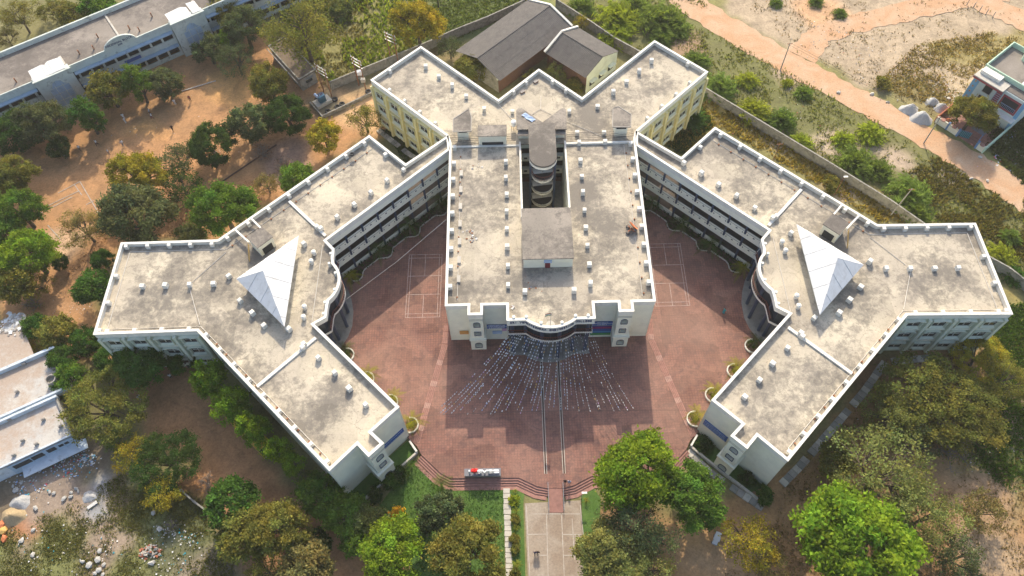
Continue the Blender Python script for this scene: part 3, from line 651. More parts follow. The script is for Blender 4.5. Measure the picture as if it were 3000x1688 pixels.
def railing(th, pts, z, name='railing', mat='brown_rail'):
    m = MB()
    for i in range(len(pts)-1):
        a, b = Vector(pts[i]), Vector(pts[i+1]); m.bar((*a, z+1.0), (*b, z+1.0), 0.09); m.bar((*a, z+0.12), (*b, z+0.12), 0.05)
        n = max(1, int((b-a).length/0.3))
        for k in range(n): q = a.lerp(b, k/n); m.bar((*q, z), (*q, z+1.0), 0.04)
    return m.build(name, mat, th)
def sheet_slope(th, a, b, c, parent, n):
    """one slope of a sheet-metal roof: eave a-b, apex c; each sheet a piece, seams between"""
    a, b, c = Vector(a), Vector(b), Vector(c); e = (b-a); L = e.length; e /= L; tc = (c-a).dot(e); hv = (c-a)-e*tc; H = hv.length; hv /= H; nn = e.cross(hv).normalized()
    if nn.z < 0: nn = -nn
    hh = lambda t: H*(t/tc if t <= tc else (L-t)/(L-tc))
    for i in range(n):
        t0, t1 = L*i/n+0.02, L*(i+1)/n-0.02; lift = nn*(0.03 if i % 2 else 0.0)
        q = [(t0, 0), (t1, 0), (t1, hh(t1))]+([(tc, H)] if t0 < tc < t1 else [])+[(t0, hh(t0))]
        top = [a+e*x+hv*y+lift for x, y in q]; bot = [v-nn*0.05 for v in top]; k = len(q)
        MB().add(top+bot, [tuple(range(k))]+[(j, (j+1) % k, k+(j+1) % k, k+j) for j in range(k)]).build('sheet_panel', 'metal_white', parent)
    m = MB(); m.add([a-nn*0.06, b-nn*0.06, c-nn*0.06], [(0, 1, 2)]); m.build('underlay', 'metal_seam', parent)

# ---- centre block with its X-shaped rear
arc = [(6.083*math.sin(R(t)), 1.683-6.083*math.cos(R(t))) for t in np.linspace(-41.1, 41.1, 13)]
FRONTU = [(-7.0, -2.9)]+[(round(u, 3), round(v, 3)) for u, v in arc]+[(7.0, -2.9)]
MAIN = [(-16.85, 0), (-13.2, 0), (-13.2, -1.75), (-10.85, -1.75), (-10.85, 0), (-7.0, 0)]+FRONTU+[(7.0, 0), (10.85, 0), (10.85, -1.75), (13.2, -1.75), (13.2, 0), (16.85, 0),
        (17.05, 34.6), (17.6, 36.5), (33.0, 51.7), (23.6, 61.0), (8.0, 45.5), (0.0, 53.6), (-8.0, 45.5), (-23.6, 61.0), (-33.0, 51.7), (-17.6, 36.5), (-17.05, 34.6)]
HOLE = [(-3.95, 17.9), (-3.95, 34.9), (4.0, 34.9), (4.0, 17.9)]
th = thing('college_building', 'cream central college block with navy name lettering and stair tower in roof well', 'building', (*B(0, 17), 0))
mp = [B(*p) for p in MAIN]
MB().prism(offset(mp, 0.2), 11.26, ROOF, holes=[[B(*p) for p in HOLE]]).build('roof', 'roof', th)
parapet(th, mp)
def bwall(a, b, z0=0.0, mat='cream', ins=0.08):
    d, L = plan_dir(B(*a), B(*b)); n = Vector((-d.y, d.x))*ins; m = MB(); wall_face(m, Vector(B(*a))+n, Vector(B(*b))+n, z0, 11.3); return m.build('wall', mat, th)
for a, b in (((-16.85, 0), (-13.1, 0)), ((-10.95, 0), (-7.0, 0)), ((7.0, 0), (10.95, 0)), ((13.1, 0), (16.85, 0)), ((16.85, 0), (17.05, 34.6)), ((-17.05, 34.6), (-16.85, 0)), ((33, 51.7), (23.6, 61)), ((23.6, 61), (8, 45.5)), ((8, 45.5), (0, 53.6)), ((0, 53.6), (-8, 45.5)), ((-8, 45.5), (-23.6, 61)), ((-23.6, 61), (-33, 51.7))):
    bwall(a, b)
tower(th, B(-13.2, 0), B(-10.85, 0), 1.75, 0.6); tower(th, B(10.85, 0), B(13.2, 0), 1.75, 0.6)
for s in (-1, 1):                                         # yellow window walls of the rear arms
    a, b = (B(17.7, 36.6), B(32.95, 51.65)) if s > 0 else (B(-32.95, 51.65), B(-17.7, 36.6))
    facade(th, a, b, 5, 'yellow_wall')
# portico: apron, balcony, columns, dark glazing behind
AP = [(-6.9, 0.3), (-6.8, -3.1)]+[(u*1.03, v-0.25) for u, v in arc]+[(6.8, -3.1), (6.9, 0.3)]
MB().prism([B(*p) for p in AP], 0.5, 0.66).build('apron', 'grey_stone', th)
m = MB()
for z0, z1, mi in ((0.62, 7.5, 1), (7.9, 11.3, 0)):
    ln_ = [(-6.9, 0.25), (6.9, 0.25)] if mi else [(-6.85, 0.2), (-6.75, -2.2)]+[(u*0.97, v+0.75) for u, v in arc]+[(6.75, -2.2), (6.85, 0.2)]
    for k in range(len(ln_)-1): a, b = B3(*ln_[k], z0), B3(*ln_[k+1], z0); m.quad(a, b, (b[0], b[1], z1), (a[0], a[1], z1), mi)
m.build('glazing', ['glass_blue', 'dark'], th)
m = MB()
for u, v in arc[::2]: m.bar(B3(u*0.97, v+0.70, 7.9), B3(u*0.97, v+0.70, 11.3), 0.09)
m.build('mullions', 'blue_col', th)
BAL = [(-6.9, 0.2), (-6.9, -2.8)]+[(u, v+0.08) for u, v in arc]+[(6.9, -2.8), (6.9, 0.2)]
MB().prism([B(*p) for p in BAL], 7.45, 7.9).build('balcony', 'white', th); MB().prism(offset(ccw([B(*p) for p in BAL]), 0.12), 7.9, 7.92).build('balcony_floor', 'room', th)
railing(th, [B(*p) for p in BAL[1:-1]], 7.9)
for u, v in ((-6.2, -2.55), (-4.0, -2.6), (-1.4, -3.85), (1.4, -3.85), (3.9, -2.6), (6.1, -2.55)):
    x, y = B(u, v+0.25); MB().cyl(x, y, 0.64, 11.28, 0.34, 14).build('column', 'blue_col', th)
fo = [(-7.0, -2.9)]+arc+[(7.0, -2.9)]; MB().prism([B(*p) for p in offset(fo, -0.05, False)+list(reversed(offset(fo, 0.2, False)))], 10.75, 11.27).build('fascia', 'white', th)
# name lettering on the curved fascia, each letter a piece
NAME = 'SRI VENKATESWARA ENGINEERING COLLEGE'
path = [Vector(B(u, v)) for u, v in offset([(-6.9, -2.9)]+arc+[(6.9, -2.9)], -0.03, False)]
seg = [(path[i+1]-path[i]).length for i in range(len(path)-1)]; tot = sum(seg)
for i, ch in enumerate(NAME):
    if ch == ' ': continue
    t = 0.35+(tot-0.7)*(i+0.5)/len(NAME); k = 0
    while k < len(seg)-1 and t > seg[k]: t -= seg[k]; k += 1
    d = (path[k+1]-path[k]).normalized(); q = path[k]+d*t; n = Vector((d.y, -d.x)); q = q+n*0.03
    o = wall_text(th, 'letter', ch, 0.8, (q.x, q.y, 11.7), math.atan2(d.y, d.x), 'navy', 0.03); o.scale = (0.68, 1, 1)
# boards on the front wall
def board(u0, u1, z0, z1, mat, name='board', lines=(), size=0.3, lm='sign_white', v=0.0, th_=None):
    o = MB().prism([B(u0, v-0.02), B(u1, v-0.02), B(u1, v-0.09), B(u0, v-0.09)], z0, z1).build(name, mat, th_ or th)
    for i, tx in enumerate(lines):
        zz = z1-(i+0.5)*(z1-z0)/len(lines); wall_text(o, 'lettering', tx, size, (*B((u0+u1)/2, v-0.1), zz), BA, lm, 0.01)
    return o
ORG_TH = ORG[th.name]
board(-10.5, -7.15, 4.7, 5.95, 'blue_sign', 'board', ('DEPARTMENT OF', 'COMPUTER SCIENCE', '& ENGINEERING'), 0.36)
board(-9.6, -8.0, 2.75, 3.75, 'c_blue', 'notice_board'); board(-8.0, -7.2, 3.75, 4.5, 'pink_print', 'poster')
board(-15.2, -13.7, 2.9, 4.0, 'orange_print', 'poster')
board(7.2, 10.6, 5.0, 6.25, 'blue_sign', 'board', ('DEPARTMENT OF', 'ELECTRONICS & COMMUNICATION', 'ENGINEERING'), 0.25)
bn = MB().prism([B(7.1, -0.02), B(10.6, -0.02), B(10.6, -0.1), B(7.1, -0.1)], 1.6, 4.7).build('banner', 'blue_sign', th)
for z0, z1, mt in ((3.75, 4.7, 'purple'), (2.95, 3.75, 'blue_sign'), (2.65, 2.95, 'cyan'), (1.6, 2.4, 'green_print')):
    MB().prism([B(7.12, -0.1), B(10.58, -0.1), B(10.58, -0.112), B(7.12, -0.112)], z0, z1-0.02).build('banner_stripe', mt, bn)
wall_text(bn, 'lettering', 'SRI VENKATESWARA', 0.36, (*B(8.85, -0.125), 4.2), BA, 'red', 0.01)
# roof well (atrium): walls, rear galleries, round stair drum
hw = [B(*p) for p in HOLE]
m = MB()
for a, b in ((0, 1), (2, 3), (3, 0)):
    m.quad((*hw[a], 0.0), (*hw[b], 0.0), (*hw[b], 11.3), (*hw[a], 11.3))
m.build('well_wall', 'cream', th)
m = MB().prism([B(-4.3, 17.6), B(-3.95, 17.6), B(-3.95, 34.9), B(-4.3, 34.9)], 11.3, 12.25); m.build('well_kerb', 'white', th)
m = MB().prism([B(4.0, 17.6), B(4.35, 17.6), B(4.35, 34.9), B(4.0, 34.9)], 11.3, 12.25); m.build('well_kerb', 'white', th)
MB().prism([B(-3.94, 17.9), B(4.0, 17.9), B(4.0, 35), B(-3.94, 35)], -0.05, 0.605).build('well_floor', 'grey_stone', th)
for f in FL[1:]:
    MB().prism([B(-3.94, 34.2), B(3.98, 34.2), B(3.98, 35.0), B(-3.94, 35.0)], f-0.35, f+1.0).build('balustrade', 'cream', th)
    m = MB()
    for u in (-3.1, 3.1): m.prism([B(u-0.3, 34.18), B(u+0.3, 34.18), B(u+0.3, 34.25), B(u-0.3, 34.25)], f+0.25, f+0.7)
    m.build('balustrade_slots', 'dark', th)
MB().prism([B(-3.94, 34.9), B(3.98, 34.9), B(3.98, 36.0), B(-3.94, 36.0)], 10.4, 11.25).build('edge_beam', 'green_wall', th)
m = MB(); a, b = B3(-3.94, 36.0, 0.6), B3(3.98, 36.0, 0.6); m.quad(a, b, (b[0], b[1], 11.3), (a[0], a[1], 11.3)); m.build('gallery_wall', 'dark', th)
def dpoly(w, v0, v1, n=14): return [B(-w-0.15, v1), B(-w-0.15, v0+w)]+[B(-0.15+w*math.sin(R(t)), v0+w-w*math.cos(R(t))) for t in np.linspace(-90, 90, n)]+[B(w-0.15, v0+w), B(w-0.15, v1)]
dr = MB().prism(dpoly(2.42, 26.0, 36.2), 15.2, 15.5).build('stair_roof', 'roof_slab', th)
MB().prism(dpoly(2.47, 25.95, 29), 14.55, 15.15, top=False).build('roof_fascia', 'white', dr)
for f, zt in ((10.75, 11.4), (7.35, 7.95), (3.8, 4.3)):
    q = dpoly(2.0, 26.2, 29.5); MB().prism(q, zt-0.35, zt-0.14).build('stair_landing', 'room', th)  # dark disc set high in the band, standing in for the drum's shaded inside
    inn = dpoly(1.86, 26.34, 29.5)
    MB().prism(q, f-0.1, zt, holes=[list(reversed(inn))]).build('landing_band', 'white', th)
    if f > 10: railing(th, q[2:-2], zt-0.1)
for u in (-2.35, 2.05):
    MB().prism([B(u-0.2, 28.2), B(u+0.2, 28.2), B(u+0.2, 29.2), B(u-0.2, 29.2)], 0.6, 15.2).build('stair_pier', 'blue_col', th)
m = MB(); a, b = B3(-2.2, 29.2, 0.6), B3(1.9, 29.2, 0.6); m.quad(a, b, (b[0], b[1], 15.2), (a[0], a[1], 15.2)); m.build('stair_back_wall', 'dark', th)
MB().cyl(*B(-0.15, 28.3), 0.6, 15.2, 0.13, 8).build('newel_post', 'concrete', th)
# penthouse in front of the well
MB().prism([B(*p) for p in ((-4.1, 7.5), (4.0, 7.5), (4.0, 17.7), (-4.1, 17.7))], 11.55, 14.2).build('penthouse', 'cream', th)
MB().prism([B(*p) for p in ((-4.25, 7.35), (4.15, 7.35), (4.15, 17.75), (-4.25, 17.75))], 14.2, 14.4).build('penthouse_roof', 'roof_slab', th)
MB().prism([B(*p) for p in ((-0.55, 7.38), (0.3, 7.38), (0.3, 7.52), (-0.55, 7.52))], 11.62, 12.95).build('roof_door', 'door_red', th)
MB().prism([B(*p) for p in ((-0.75, 7.36), (0.55, 7.36), (0.55, 7.5), (-0.75, 7.5))], 13.1, 13.85).build('notice_board', 'c_blue', th)
# rear roof structures
WS = [(-4.7, 35.9), (4.5, 35.7), (4.6, 40.6), (4.2, 41.1), (3.5, 40.7), (0.1, 37.5), (-3.6, 41.2), (-4.3, 41.2), (-4.7, 40.6)]
MB().prism([B(*p) for p in WS], 14.2, 14.4).build('butterfly_slab', 'roof_slab', th)
for u0, u1 in ((-4.4, -2.5), (2.3, 4.2)):
    MB().prism([B(*p) for p in ((u0, 36.2), (u1, 36.2), (u1, 38.4), (u0, 38.4))], 11.55, 14.2).build('slab_support', 'cream', th)
    MB().prism([B(*p) for p in ((u0+0.2, 36.1), (u1-0.2, 36.1), (u1-0.2, 36.25), (u0+0.2, 36.25))], 12.6, 13.6).build('opening', 'dark', th)
    MB().prism([B(*p) for p in ((u0-0.1, 34.9), (u1+0.1, 34.9), (u1+0.1, 36.15), (u0-0.1, 36.15))], 13.7, 13.85).build('canopy', 'roof_slab', th)
for poly, u0, u1 in (([(-16.3, 35.6), (-13.0, 35.6), (-13.0, 39.1), (-13.5, 41.2), (-16.3, 38.7)], -15.6, -13.6), ([(12.8, 35.8), (16.1, 35.7), (16.5, 38.8), (14.3, 40.9), (13.3, 40.5)], 13.4, 15.7)):
    MB().prism([B(*p) for p in poly], 14.35, 14.55).build('vent_roof', 'roof_slab', th); m = MB(); q_ = [B(*p) for p in poly]; [m.bar((*q_[k], 14.56), (*q_[(k+1) % len(q_)], 14.56), 0.16, 0.12) for k in range(len(q_))]; m.build('slab_rim', 'concrete', th)
    MB().prism([B(*p) for p in ((u0, 36.3), (u1, 36.3), (u1, 38.5), (u0, 38.5))], 11.55, 14.35).build('vent_box', 'cream', th)
    MB().prism([B(*p) for p in ((u0+0.25, 36.22), (u1-0.25, 36.22), (u1-0.25, 36.4), (u0+0.25, 36.4))], 13.5, 14.0).build('opening', 'dark', th)
MB().prism([B(*p) for p in ((-11.7, 34.8), (-6.6, 34.8), (-6.6, 37.3), (-11.7, 37.3))], 11.55, 14.0).build('tank_room', 'cream', th)
MB().prism([B(*p) for p in ((-11.8, 34.65), (-6.5, 34.65), (-6.5, 37.4), (-11.8, 37.4))], 14.0, 14.15).build('tank_room_roof', 'roof_slab', th)
MB().prism([B(*p) for p in ((-11.1, 34.7), (-7.2, 34.7), (-7.2, 34.85), (-11.1, 34.85))], 11.7, 12.4).build('opening', 'dark', th)
MB().prism([B(*p) for p in ((4.35, 34.3), (16.7, 34.3), (16.7, 34.7), (4.35, 34.7))], 11.55, 12.0).build('roof_kerb', 'white', th)
MB().prism([B(*p) for p in ((-16.7, 34.3), (-4.3, 34.3), (-4.3, 34.65), (-16.7, 34.65))], 11.55, 11.8).build('roof_kerb', 'white', th)
for u, v in [(s*6.75, 30.25-3.76*i) for s in (-1, 1) for i in range(8)]+[(-4.05, 2.7), (3.95, 2.7), (6.7, 34.5), (11.5, 34.5), (6.6, 36.9), (11.6, 36.9), (5.4, 42.5), (-22.4, 55.6), (-19.7, 52.8), (-17.0, 50.0), (-14.2, 47.2), (-10.8, 43.6), (22.4, 55.6), (19.7, 52.8), (17.0, 50.0), (14.2, 47.2), (10.8, 43.6), (-5.4, 42.8)]:
    part(th, 'roof_stub', STUB, (*B(u+random.uniform(-.06, .06), v+random.uniform(-.08, .08)), 11.58), BA+random.uniform(-.06, .06), (random.uniform(0.88, 1.1), random.uniform(0.9, 1.12), random.uniform(0.82, 1.15)))
for u, v in [(s*16.2, 33.9-3.76*i) for s in (-1, 1) for i in range(9)]:
    part(th, 'parapet_pier', STUB, (*B(u, v), 11.58), BA)
for s in (-1, 1):
    for i in range(1, 5):
        part(th, 'parapet_pier', PIER, (*B(s*(32.6-15.4*i/5-0.35), 51.7-15.1*i/5+0.45), 11.58), s*R(45))
    part(th, 'parapet_pier', PIER, (*B(s*5.1, 47.8), 11.58), R(45)); part(th, 'parapet_pier', PIER, (*B(s*2.6, 50.3), 11.58), R(45)); part(th, 'parapet_pier', PIER, (*B(s*29.5, 54.4), 11.58), R(45))
m = MB()
for u in (-5.6, -3.2, 3.0, 5.5): m.cyl(*B(u, -2.35 if abs(u) > 4 else -2.75), 11.58, 12.75, 0.3, 10, 0.22)
for i, u in enumerate((-5.9, -3.9, -1.6, 1.7, 3.9, 5.9)): MB().cyl(*B(u, -2.35 if abs(u) > 3 else -3.5), 11.58, 12.7, 0.32, 12, 0.26).build('round_roof_stub', 'white', th)
MB().cyl(*B(-0.1, -3.5), 11.58, 11.9, 0.75, 16, 0.7).build('flag_base', 'concrete_pale', th)
m = MB()
for k, v in enumerate((35.2, 35.7, 36.1, 36.6)): m.tube([B3(4.6, v, 12.3+0.1*k), B3(10, v-0.2, 12.15+0.1*k), B3(17, v+0.5, 12.3)], 0.035, 4); m.tube([B3(-4.8, v, 12.3+0.1*k), B3(-12, v-0.3, 12.1+0.1*k), B3(-17.2, v+0.2, 12.35)], 0.035, 4)
m.build('cables', 'wire', th)
m = MB()
for s in (-1, 1): m.tube([B3(s*15.0, 34.0, 11.68), B3(s*15.0, 20, 11.68), B3(s*15.0, 1.5, 11.68)], 0.035, 4)
for a, b in (((0, 43.5), (-3.6, 40.8)), ((0.2, 47), (0, 43.6)), ((0, 43.5), (3.3, 41.2)), ((3.4, 41.0), (11.5, 36.0)), ((-8.2, 45.3), (-4.6, 39.6))): m.tube([B3(*a, 11.72), B3(*b, 11.72)], 0.05, 4)
m.build('roof_pipes', 'pipe', th)
m = MB()
for s, u in ((-1, -15.0), (1, 15.2)):
    for i in range(11): x, y = B(u+0.05*s, 32-3.0*i); m.box(x-0.12, x+0.12, y-0.1, y+0.1, 11.6, 11.85)
tag(m.build('pipe_brackets', 'rust', th), kind='stuff')
for i in range(7): MB().prism([B(-15.15, 27.4-3.76*i), B(-14.55, 27.4-3.76*i), B(-14.55, 28.7-3.76*i), B(-15.15, 28.7-3.76*i)], 11.6, 11.95).build('unit_plinth', 'concrete_pale', th)
for u, v, n in ((-14, -14, 0),):
    pass

# ---- Y-shaped side wings
def wing(s, th):
    W = lambda u, v: B(s*u, v)
    def E(a, b): return (W(*a), W(*b)) if s > 0 else (W(*b), W(*a))   # a->b runs anticlockwise on the right wing
    bay = [(37.5, 13.4), (35.9, 11.6), (35.9, 9.7)]
    bay += [(37.95-3.65*math.cos(R(t)), 5.15+4.55*math.sin(R(t))) for t in np.linspace(52, -52, 11)]+[(35.8, 0.6), (35.8, -1.6), (37.6, -2.8)]
    bay[1:3] = [(35.9, 11.6), (35.9, 9.7)]
    OUT = [(17.05, 33.2), (17.4, 36.6), (24.9, 29.95), (32.1, 37.1), (56, 14.05), (72.5, 13.9), (72.4, -3.8), (56, -3.55), (32.5, -26.7), (28.9, -22.9), (27.1, -24.75), (25.1, -22.8), (27.0, -21.0), (23.2, -17.2)]+list(reversed(bay))
    op = ccw([W(*p) for p in OUT])
    MB().prism(offset(op, 0.2), 11.26, ROOF).build('roof', 'roof', th); parapet(th, op)
    def pw(a, b, mat='cream', z0=-0.05):
        p, q = E(a, b); d, L = plan_dir(p, q); n = Vector((-d.y, d.x))*0.08; m = MB(); wall_face(m, Vector(p)+n, Vector(q)+n, z0, 11.3); m.build('wall', mat, th)
    for a, b in (((32.1, 37.1), (24.9, 29.95)), ((56, 14.05), (32.1, 37.1)), ((72.5, 13.9), (56, 14.05)), ((72.4, -3.8), (72.5, 13.9)), ((32.5, -26.7), (56, -3.55)), ((23.2, -17.2), (27.0, -21.0)), ((28.9, -22.9), (32.5, -26.7)), ((37.6, -2.8), (23.2, -17.2)), ((27.0, -21.0), (28.9, -22.9))):
        pw(a, b)
    tower(th, *E((27.0, -21.0), (28.9, -22.9)), 2.6, 0.0)
    facade(th, *E((56.1, -3.47), (72.3, -3.72)), 4, 'green_wall', hoods=('flat', 'arched', 'pointed'))
    corridor(th, *E((17.05, 33.2), (37.5, 13.4)), 8)
    corridor(th, *E((24.9, 29.95), (17.4, 36.6)), 2, columns=False)
    # gallery floors, room fronts behind, doors
    FLP = [(17.15, 33.2), (37.4, 13.6), (39.6, 15.6), (24.9, 29.8), (17.5, 36.4)]
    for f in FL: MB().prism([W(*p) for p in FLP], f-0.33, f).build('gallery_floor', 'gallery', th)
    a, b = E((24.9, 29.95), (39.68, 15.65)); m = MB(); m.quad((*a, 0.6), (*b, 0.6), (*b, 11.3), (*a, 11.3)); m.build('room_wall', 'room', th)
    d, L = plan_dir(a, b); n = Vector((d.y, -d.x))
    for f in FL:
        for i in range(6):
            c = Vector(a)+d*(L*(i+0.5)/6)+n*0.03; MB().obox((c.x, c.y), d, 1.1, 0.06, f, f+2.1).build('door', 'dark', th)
    # bay: glazing, floor, balcony, columns
    a, b = E((39.68, 15.65), (39.4, -1.2)); c_ = W(37.6, -2.8)
    m = MB(); m.quad((*a, 0.6), (*b, 0.6), (*b, 11.3), (*a, 11.3)); e = b if s > 0 else a; m.quad((*e, 0.6), (*c_, 0.6), (*c_, 11.3), (*e, 11.3)); m.build('glazing', 'glass_blue', th)
    bb = bay[1:-1]; cen = [(39.6, -1.1), (39.6, 15.5)]
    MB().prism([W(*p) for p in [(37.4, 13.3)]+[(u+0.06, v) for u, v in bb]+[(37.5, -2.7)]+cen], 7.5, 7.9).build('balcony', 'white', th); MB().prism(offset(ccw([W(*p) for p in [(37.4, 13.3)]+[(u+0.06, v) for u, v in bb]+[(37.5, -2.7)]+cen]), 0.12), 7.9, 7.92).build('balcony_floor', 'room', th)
    railing(th, [W(u+0.1, v) for u, v in bb], 7.9)
    gz = [(38.3, 13.6)]+[(u+0.85, v) for u, v in bb]+[(38.4, -2.4)]; m = MB()
    for k in range(len(gz)-1): a, b = W(*gz[k]), W(*gz[k+1]); m.quad((*a, 7.9), (*b, 7.9), (*b, 11.3), (*a, 11.3))
    m.build('bay_glazing', 'glass_blue', th)
    apr = [(35.9, 10.9), (35.0, 8.6), (34.45, 6.2), (34.4, 3.3), (34.9, 1.2), (35.8, -0.6), (36.5, -1.8)]
    MB().prism([W(*p) for p in apr+[(37.7, -2.9)]+cen+[(37.4, 13.5)]], 0.5, 0.66).build('apron', 'grey_stone', th)
    for u, v in ((36.1, 11.0), (35.1, 6.1), (35.0, 3.25), (36.15, 0.7), (36.8, -0.4), (36.25, 9.3)):
        MB().cyl(*W(u+0.3, v), 0.62, 11.28, 0.3, 14).build('column', 'blue_col', th)
    # pyramid of white sheet metal on three walls
    T3 = [(41.8, 13.6), (50.9, 5.2), (41.75, -3.9)]; ct = ccw([W(*p) for p in T3])
    MB().prism(offset(ct, 0.9), 11.55, 13.75).build('lantern_wall', 'cream', th)
    pyr = MB().prism(offset(ct, 0.05), 13.68, 13.74).build('pyramid_roof', 'metal_seam', th)
    A3 = [(*W(*p), 13.8) for p in T3]; ap = (*W(45.7, 4.85), 16.5)
    for i, nn in ((0, 7), (1, 8), (2, 11)): sheet_slope(th, A3[i], A3[(i+1) % 3], ap, pyr, nn)
    # stair head with its slab, dark doorway and ladder
    SH = [(50.4, 13.1), (48.1, 15.2), (45.9, 13.1), (48.2, 10.8)]; sh = ccw([W(*p) for p in SH])
    hd = MB().prism(offset(sh, 0.15), 11.55, 14.2).build('stair_head', 'cream', th); MB().prism(sh, 14.2, 14.36).build('stair_head_roof', 'roof_slab', hd)
    p, q = Vector(W(48.2, 10.8)), Vector(W(45.9, 13.1)); d = (q-p).normalized(); n = Vector((d.y, -d.x)); n = n if (p+n-Vector(W(48.1, 13))).length > (p-n-Vector(W(48.1, 13))).length else -n
    c = p.lerp(q, 0.5)-n*0.13; MB().obox((c.x, c.y), d, 1.9, 0.1, 11.65, 13.2).build('doorway', 'dark', hd)
    m = MB(); a0 = W(49.6, 11.4); a1 = W(50.3, 10.2); dd = Vector(W(50.0, 12.2))-Vector(W(49.6, 11.4)); dd = dd.normalized()*0.28
    for k in (-1, 1): m.bar((a0[0]+dd.x*k, a0[1]+dd.y*k, 14.9), (a1[0]+dd.x*k, a1[1]+dd.y*k, 11.6), 0.07)
    for i in range(9): t = (i+0.5)/9; z = 14.7-3.0*t; x = a0[0]+(a1[0]-a0[0])*t; y = a0[1]+(a1[1]-a0[1])*t; m.bar((x-dd.x, y-dd.y, z), (x+dd.x, y+dd.y, z), 0.05)
    m.build('ladder', 'ladder', th)
    for a, b in (((50.4, 13.1), (53.3, 15.9)), ((48.1, 15.2), (50.9, 18.2))): m = MB(); m.bar((*W(*a), 12.7), (*W(*b), 12.7), 0.3, 0.5); m.build('tie_beam', 'white', th)
    # stubs, piers along the parapets, joints, pipes
    for u, v in ((28.8, 32.7), (28.1, 26.5), (30.8, 23.9), (33.5, 21.3), (36.2, 18.6), (25.3, 29.0), (41.3, 13.0), (38.8, 16.2), (67.0, 5.3), (63.2, 5.35), (59.2, 5.4), (55.3, 5.5), (45.7, -2.6), (41.6, -3.4), (38.9, -6.1), (36.3, -8.6), (33.5, -11.2), (31.0, -13.9), (28.3, -16.6), (50.3, 2.1), (47.9, -0.3), (53, 6.9)):
        part(th, 'roof_stub', STUB, (*W(u, v), 11.58), (s*R(45) if abs(v-5.4) > 0.3 else BA)+random.uniform(-.08, .08), (random.uniform(0.88, 1.1), random.uniform(0.9, 1.12), random.uniform(0.82, 1.15)))
    for u, v in ((39.4, 11.2), (39.6, 9.4), (39.6, 0.6), (39.5, -1.3)): part(th, 'round_roof_stub', RSTUB, (*W(u, v), 11.58))
    def piers(a, b, n, ins, m0=0):
        for i in range(m0, n+1):
            t = i/n; u = a[0]+(b[0]-a[0])*t+ins[0]; v = a[1]+(b[1]-a[1])*t+ins[1]; part(th, 'parapet_pier', PIER, (*W(u, v), 11.58), s*math.atan2(b[1]-a[1], b[0]-a[0])+BA)
    piers((33.4, 35.9), (55.0, 15.0), 7, (-0.45, -0.45)); piers((57, 14), (71.6, 13.9), 4, (0, -0.6)); piers((72.0, 12.5), (72.0, -3), 3, (-0.25, 0), 1); piers((57.5, -3.6), (70.5, -3.7), 3, (0, 0.6)); piers((55, -4.6), (33.5, -25.7), 8, (-0.45, 0.45))
    for u, v in ((36.4, 10.7), (36.45, 8.7), (35.2, 6.8), (35.0, 3.6), (36.3, 1.2), (36.3, -0.9)): MB().cyl(*W(u, v), 11.58, 12.62, 0.27, 10, 0.24).build('round_roof_stub', 'white', th)
    for a, b in (((45.2, 22.6), (37.9, 14.9)), ((45.2, -13.1), (37.2, -4.9))):
        m = MB(); m.bar((*W(*a), 11.72), (*W(*b), 11.72), 0.5, 0.3); m.build('joint_cover', 'white', th); c = (a[0]*0.22+b[0]*0.78, a[1]*0.22+b[1]*0.78); part(th, 'roof_stub', STUB, (*W(*c), 11.58), R(45))
    m = MB()
    for ln in ([(31.4, 34.6), (54.6, 12.6), (71.0, 12.5)], [(71.0, 12.4), (70.9, -2.3)], [(70.8, -2.5), (56, -2.3), (33.2, -24.6)], [(38.2, 13.0), (38.2, -2.0)], [(54.5, 12.0), (59.5, 5.5), (56.2, -2.0)]):
        m.tube([(*W(*p), 11.68) for p in ln], 0.05, 4)
    m.build('roof_pipes', 'pipe', th)
    m = MB()
    for a, b in (((31.4, 34.4), (54.6, 12.4)), ((55.5, -2.9), (33.4, -24.8))):
        for i in range(12): x, y = W(a[0]+(b[0]-a[0])*(i+0.5)/12, a[1]+(b[1]-a[1])*(i+0.5)/12); m.box(x-0.13, x+0.13, y-0.11, y+0.11, 11.6, 11.85)
    tag(m.build('pipe_brackets', 'rust', th), kind='stuff')
    # blue writing boards on the end wall
    p, q = E((23.2, -17.2), (27.0, -21.0)); p, q = Vector(p), Vector(q); d = (q-p).normalized(); n = Vector((d.y, -d.x)); L = (q-p).length; ang = math.atan2(d.y, d.x)
    rows = ((0.45, L-0.6, 3.9, 5.6),) if s > 0 else ((0.7, L-0.6, 4.55, 5.0), (0.7, L-0.6, 3.75, 4.2))
    for a0, a1, z0, z1 in rows:
        c = p+d*(a0+a1)/2+n*0.0; bo = MB().obox((c.x, c.y), d, a1-a0, 0.14, z0, z1).build('board', 'blue_sign', th)
        m = MB(); nl = 6 if s > 0 else 1
        for k in range(nl):
            x = a0+0.12; zz = z1-(k+0.5)*(z1-z0)/nl
            while x < a1-0.35:
                wl = random.uniform(0.12, 0.4); e0 = p+d*x+n*0.075; e1 = p+d*(x+wl)+n*0.075; m.bar((e0.x, e0.y, zz), (e1.x, e1.y, zz), 0.012, 0.09 if s > 0 else 0.14); x += wl+0.1
        tag(m.build('lettering', 'c_blue', bo), kind='stuff')
tl = thing('college_wing', 'college wing with white pyramid roof, beside the dirt yard with the long grey block', 'building', (*B(-45, 5), 0), 'college wings')
wing(-1, tl)
tr = thing('college_wing', 'college wing with white pyramid roof, beside the boundary wall and sandy road', 'building', (*B(45, 5), 0), 'college wings')
wing(1, tr)

# ------------------------------------------------------------------ other buildings
def frame(o, ang):
    c, s = math.cos(ang), math.sin(ang)
    return lambda x, y: (o[0]+x*c-y*s, o[1]+x*s+y*c)
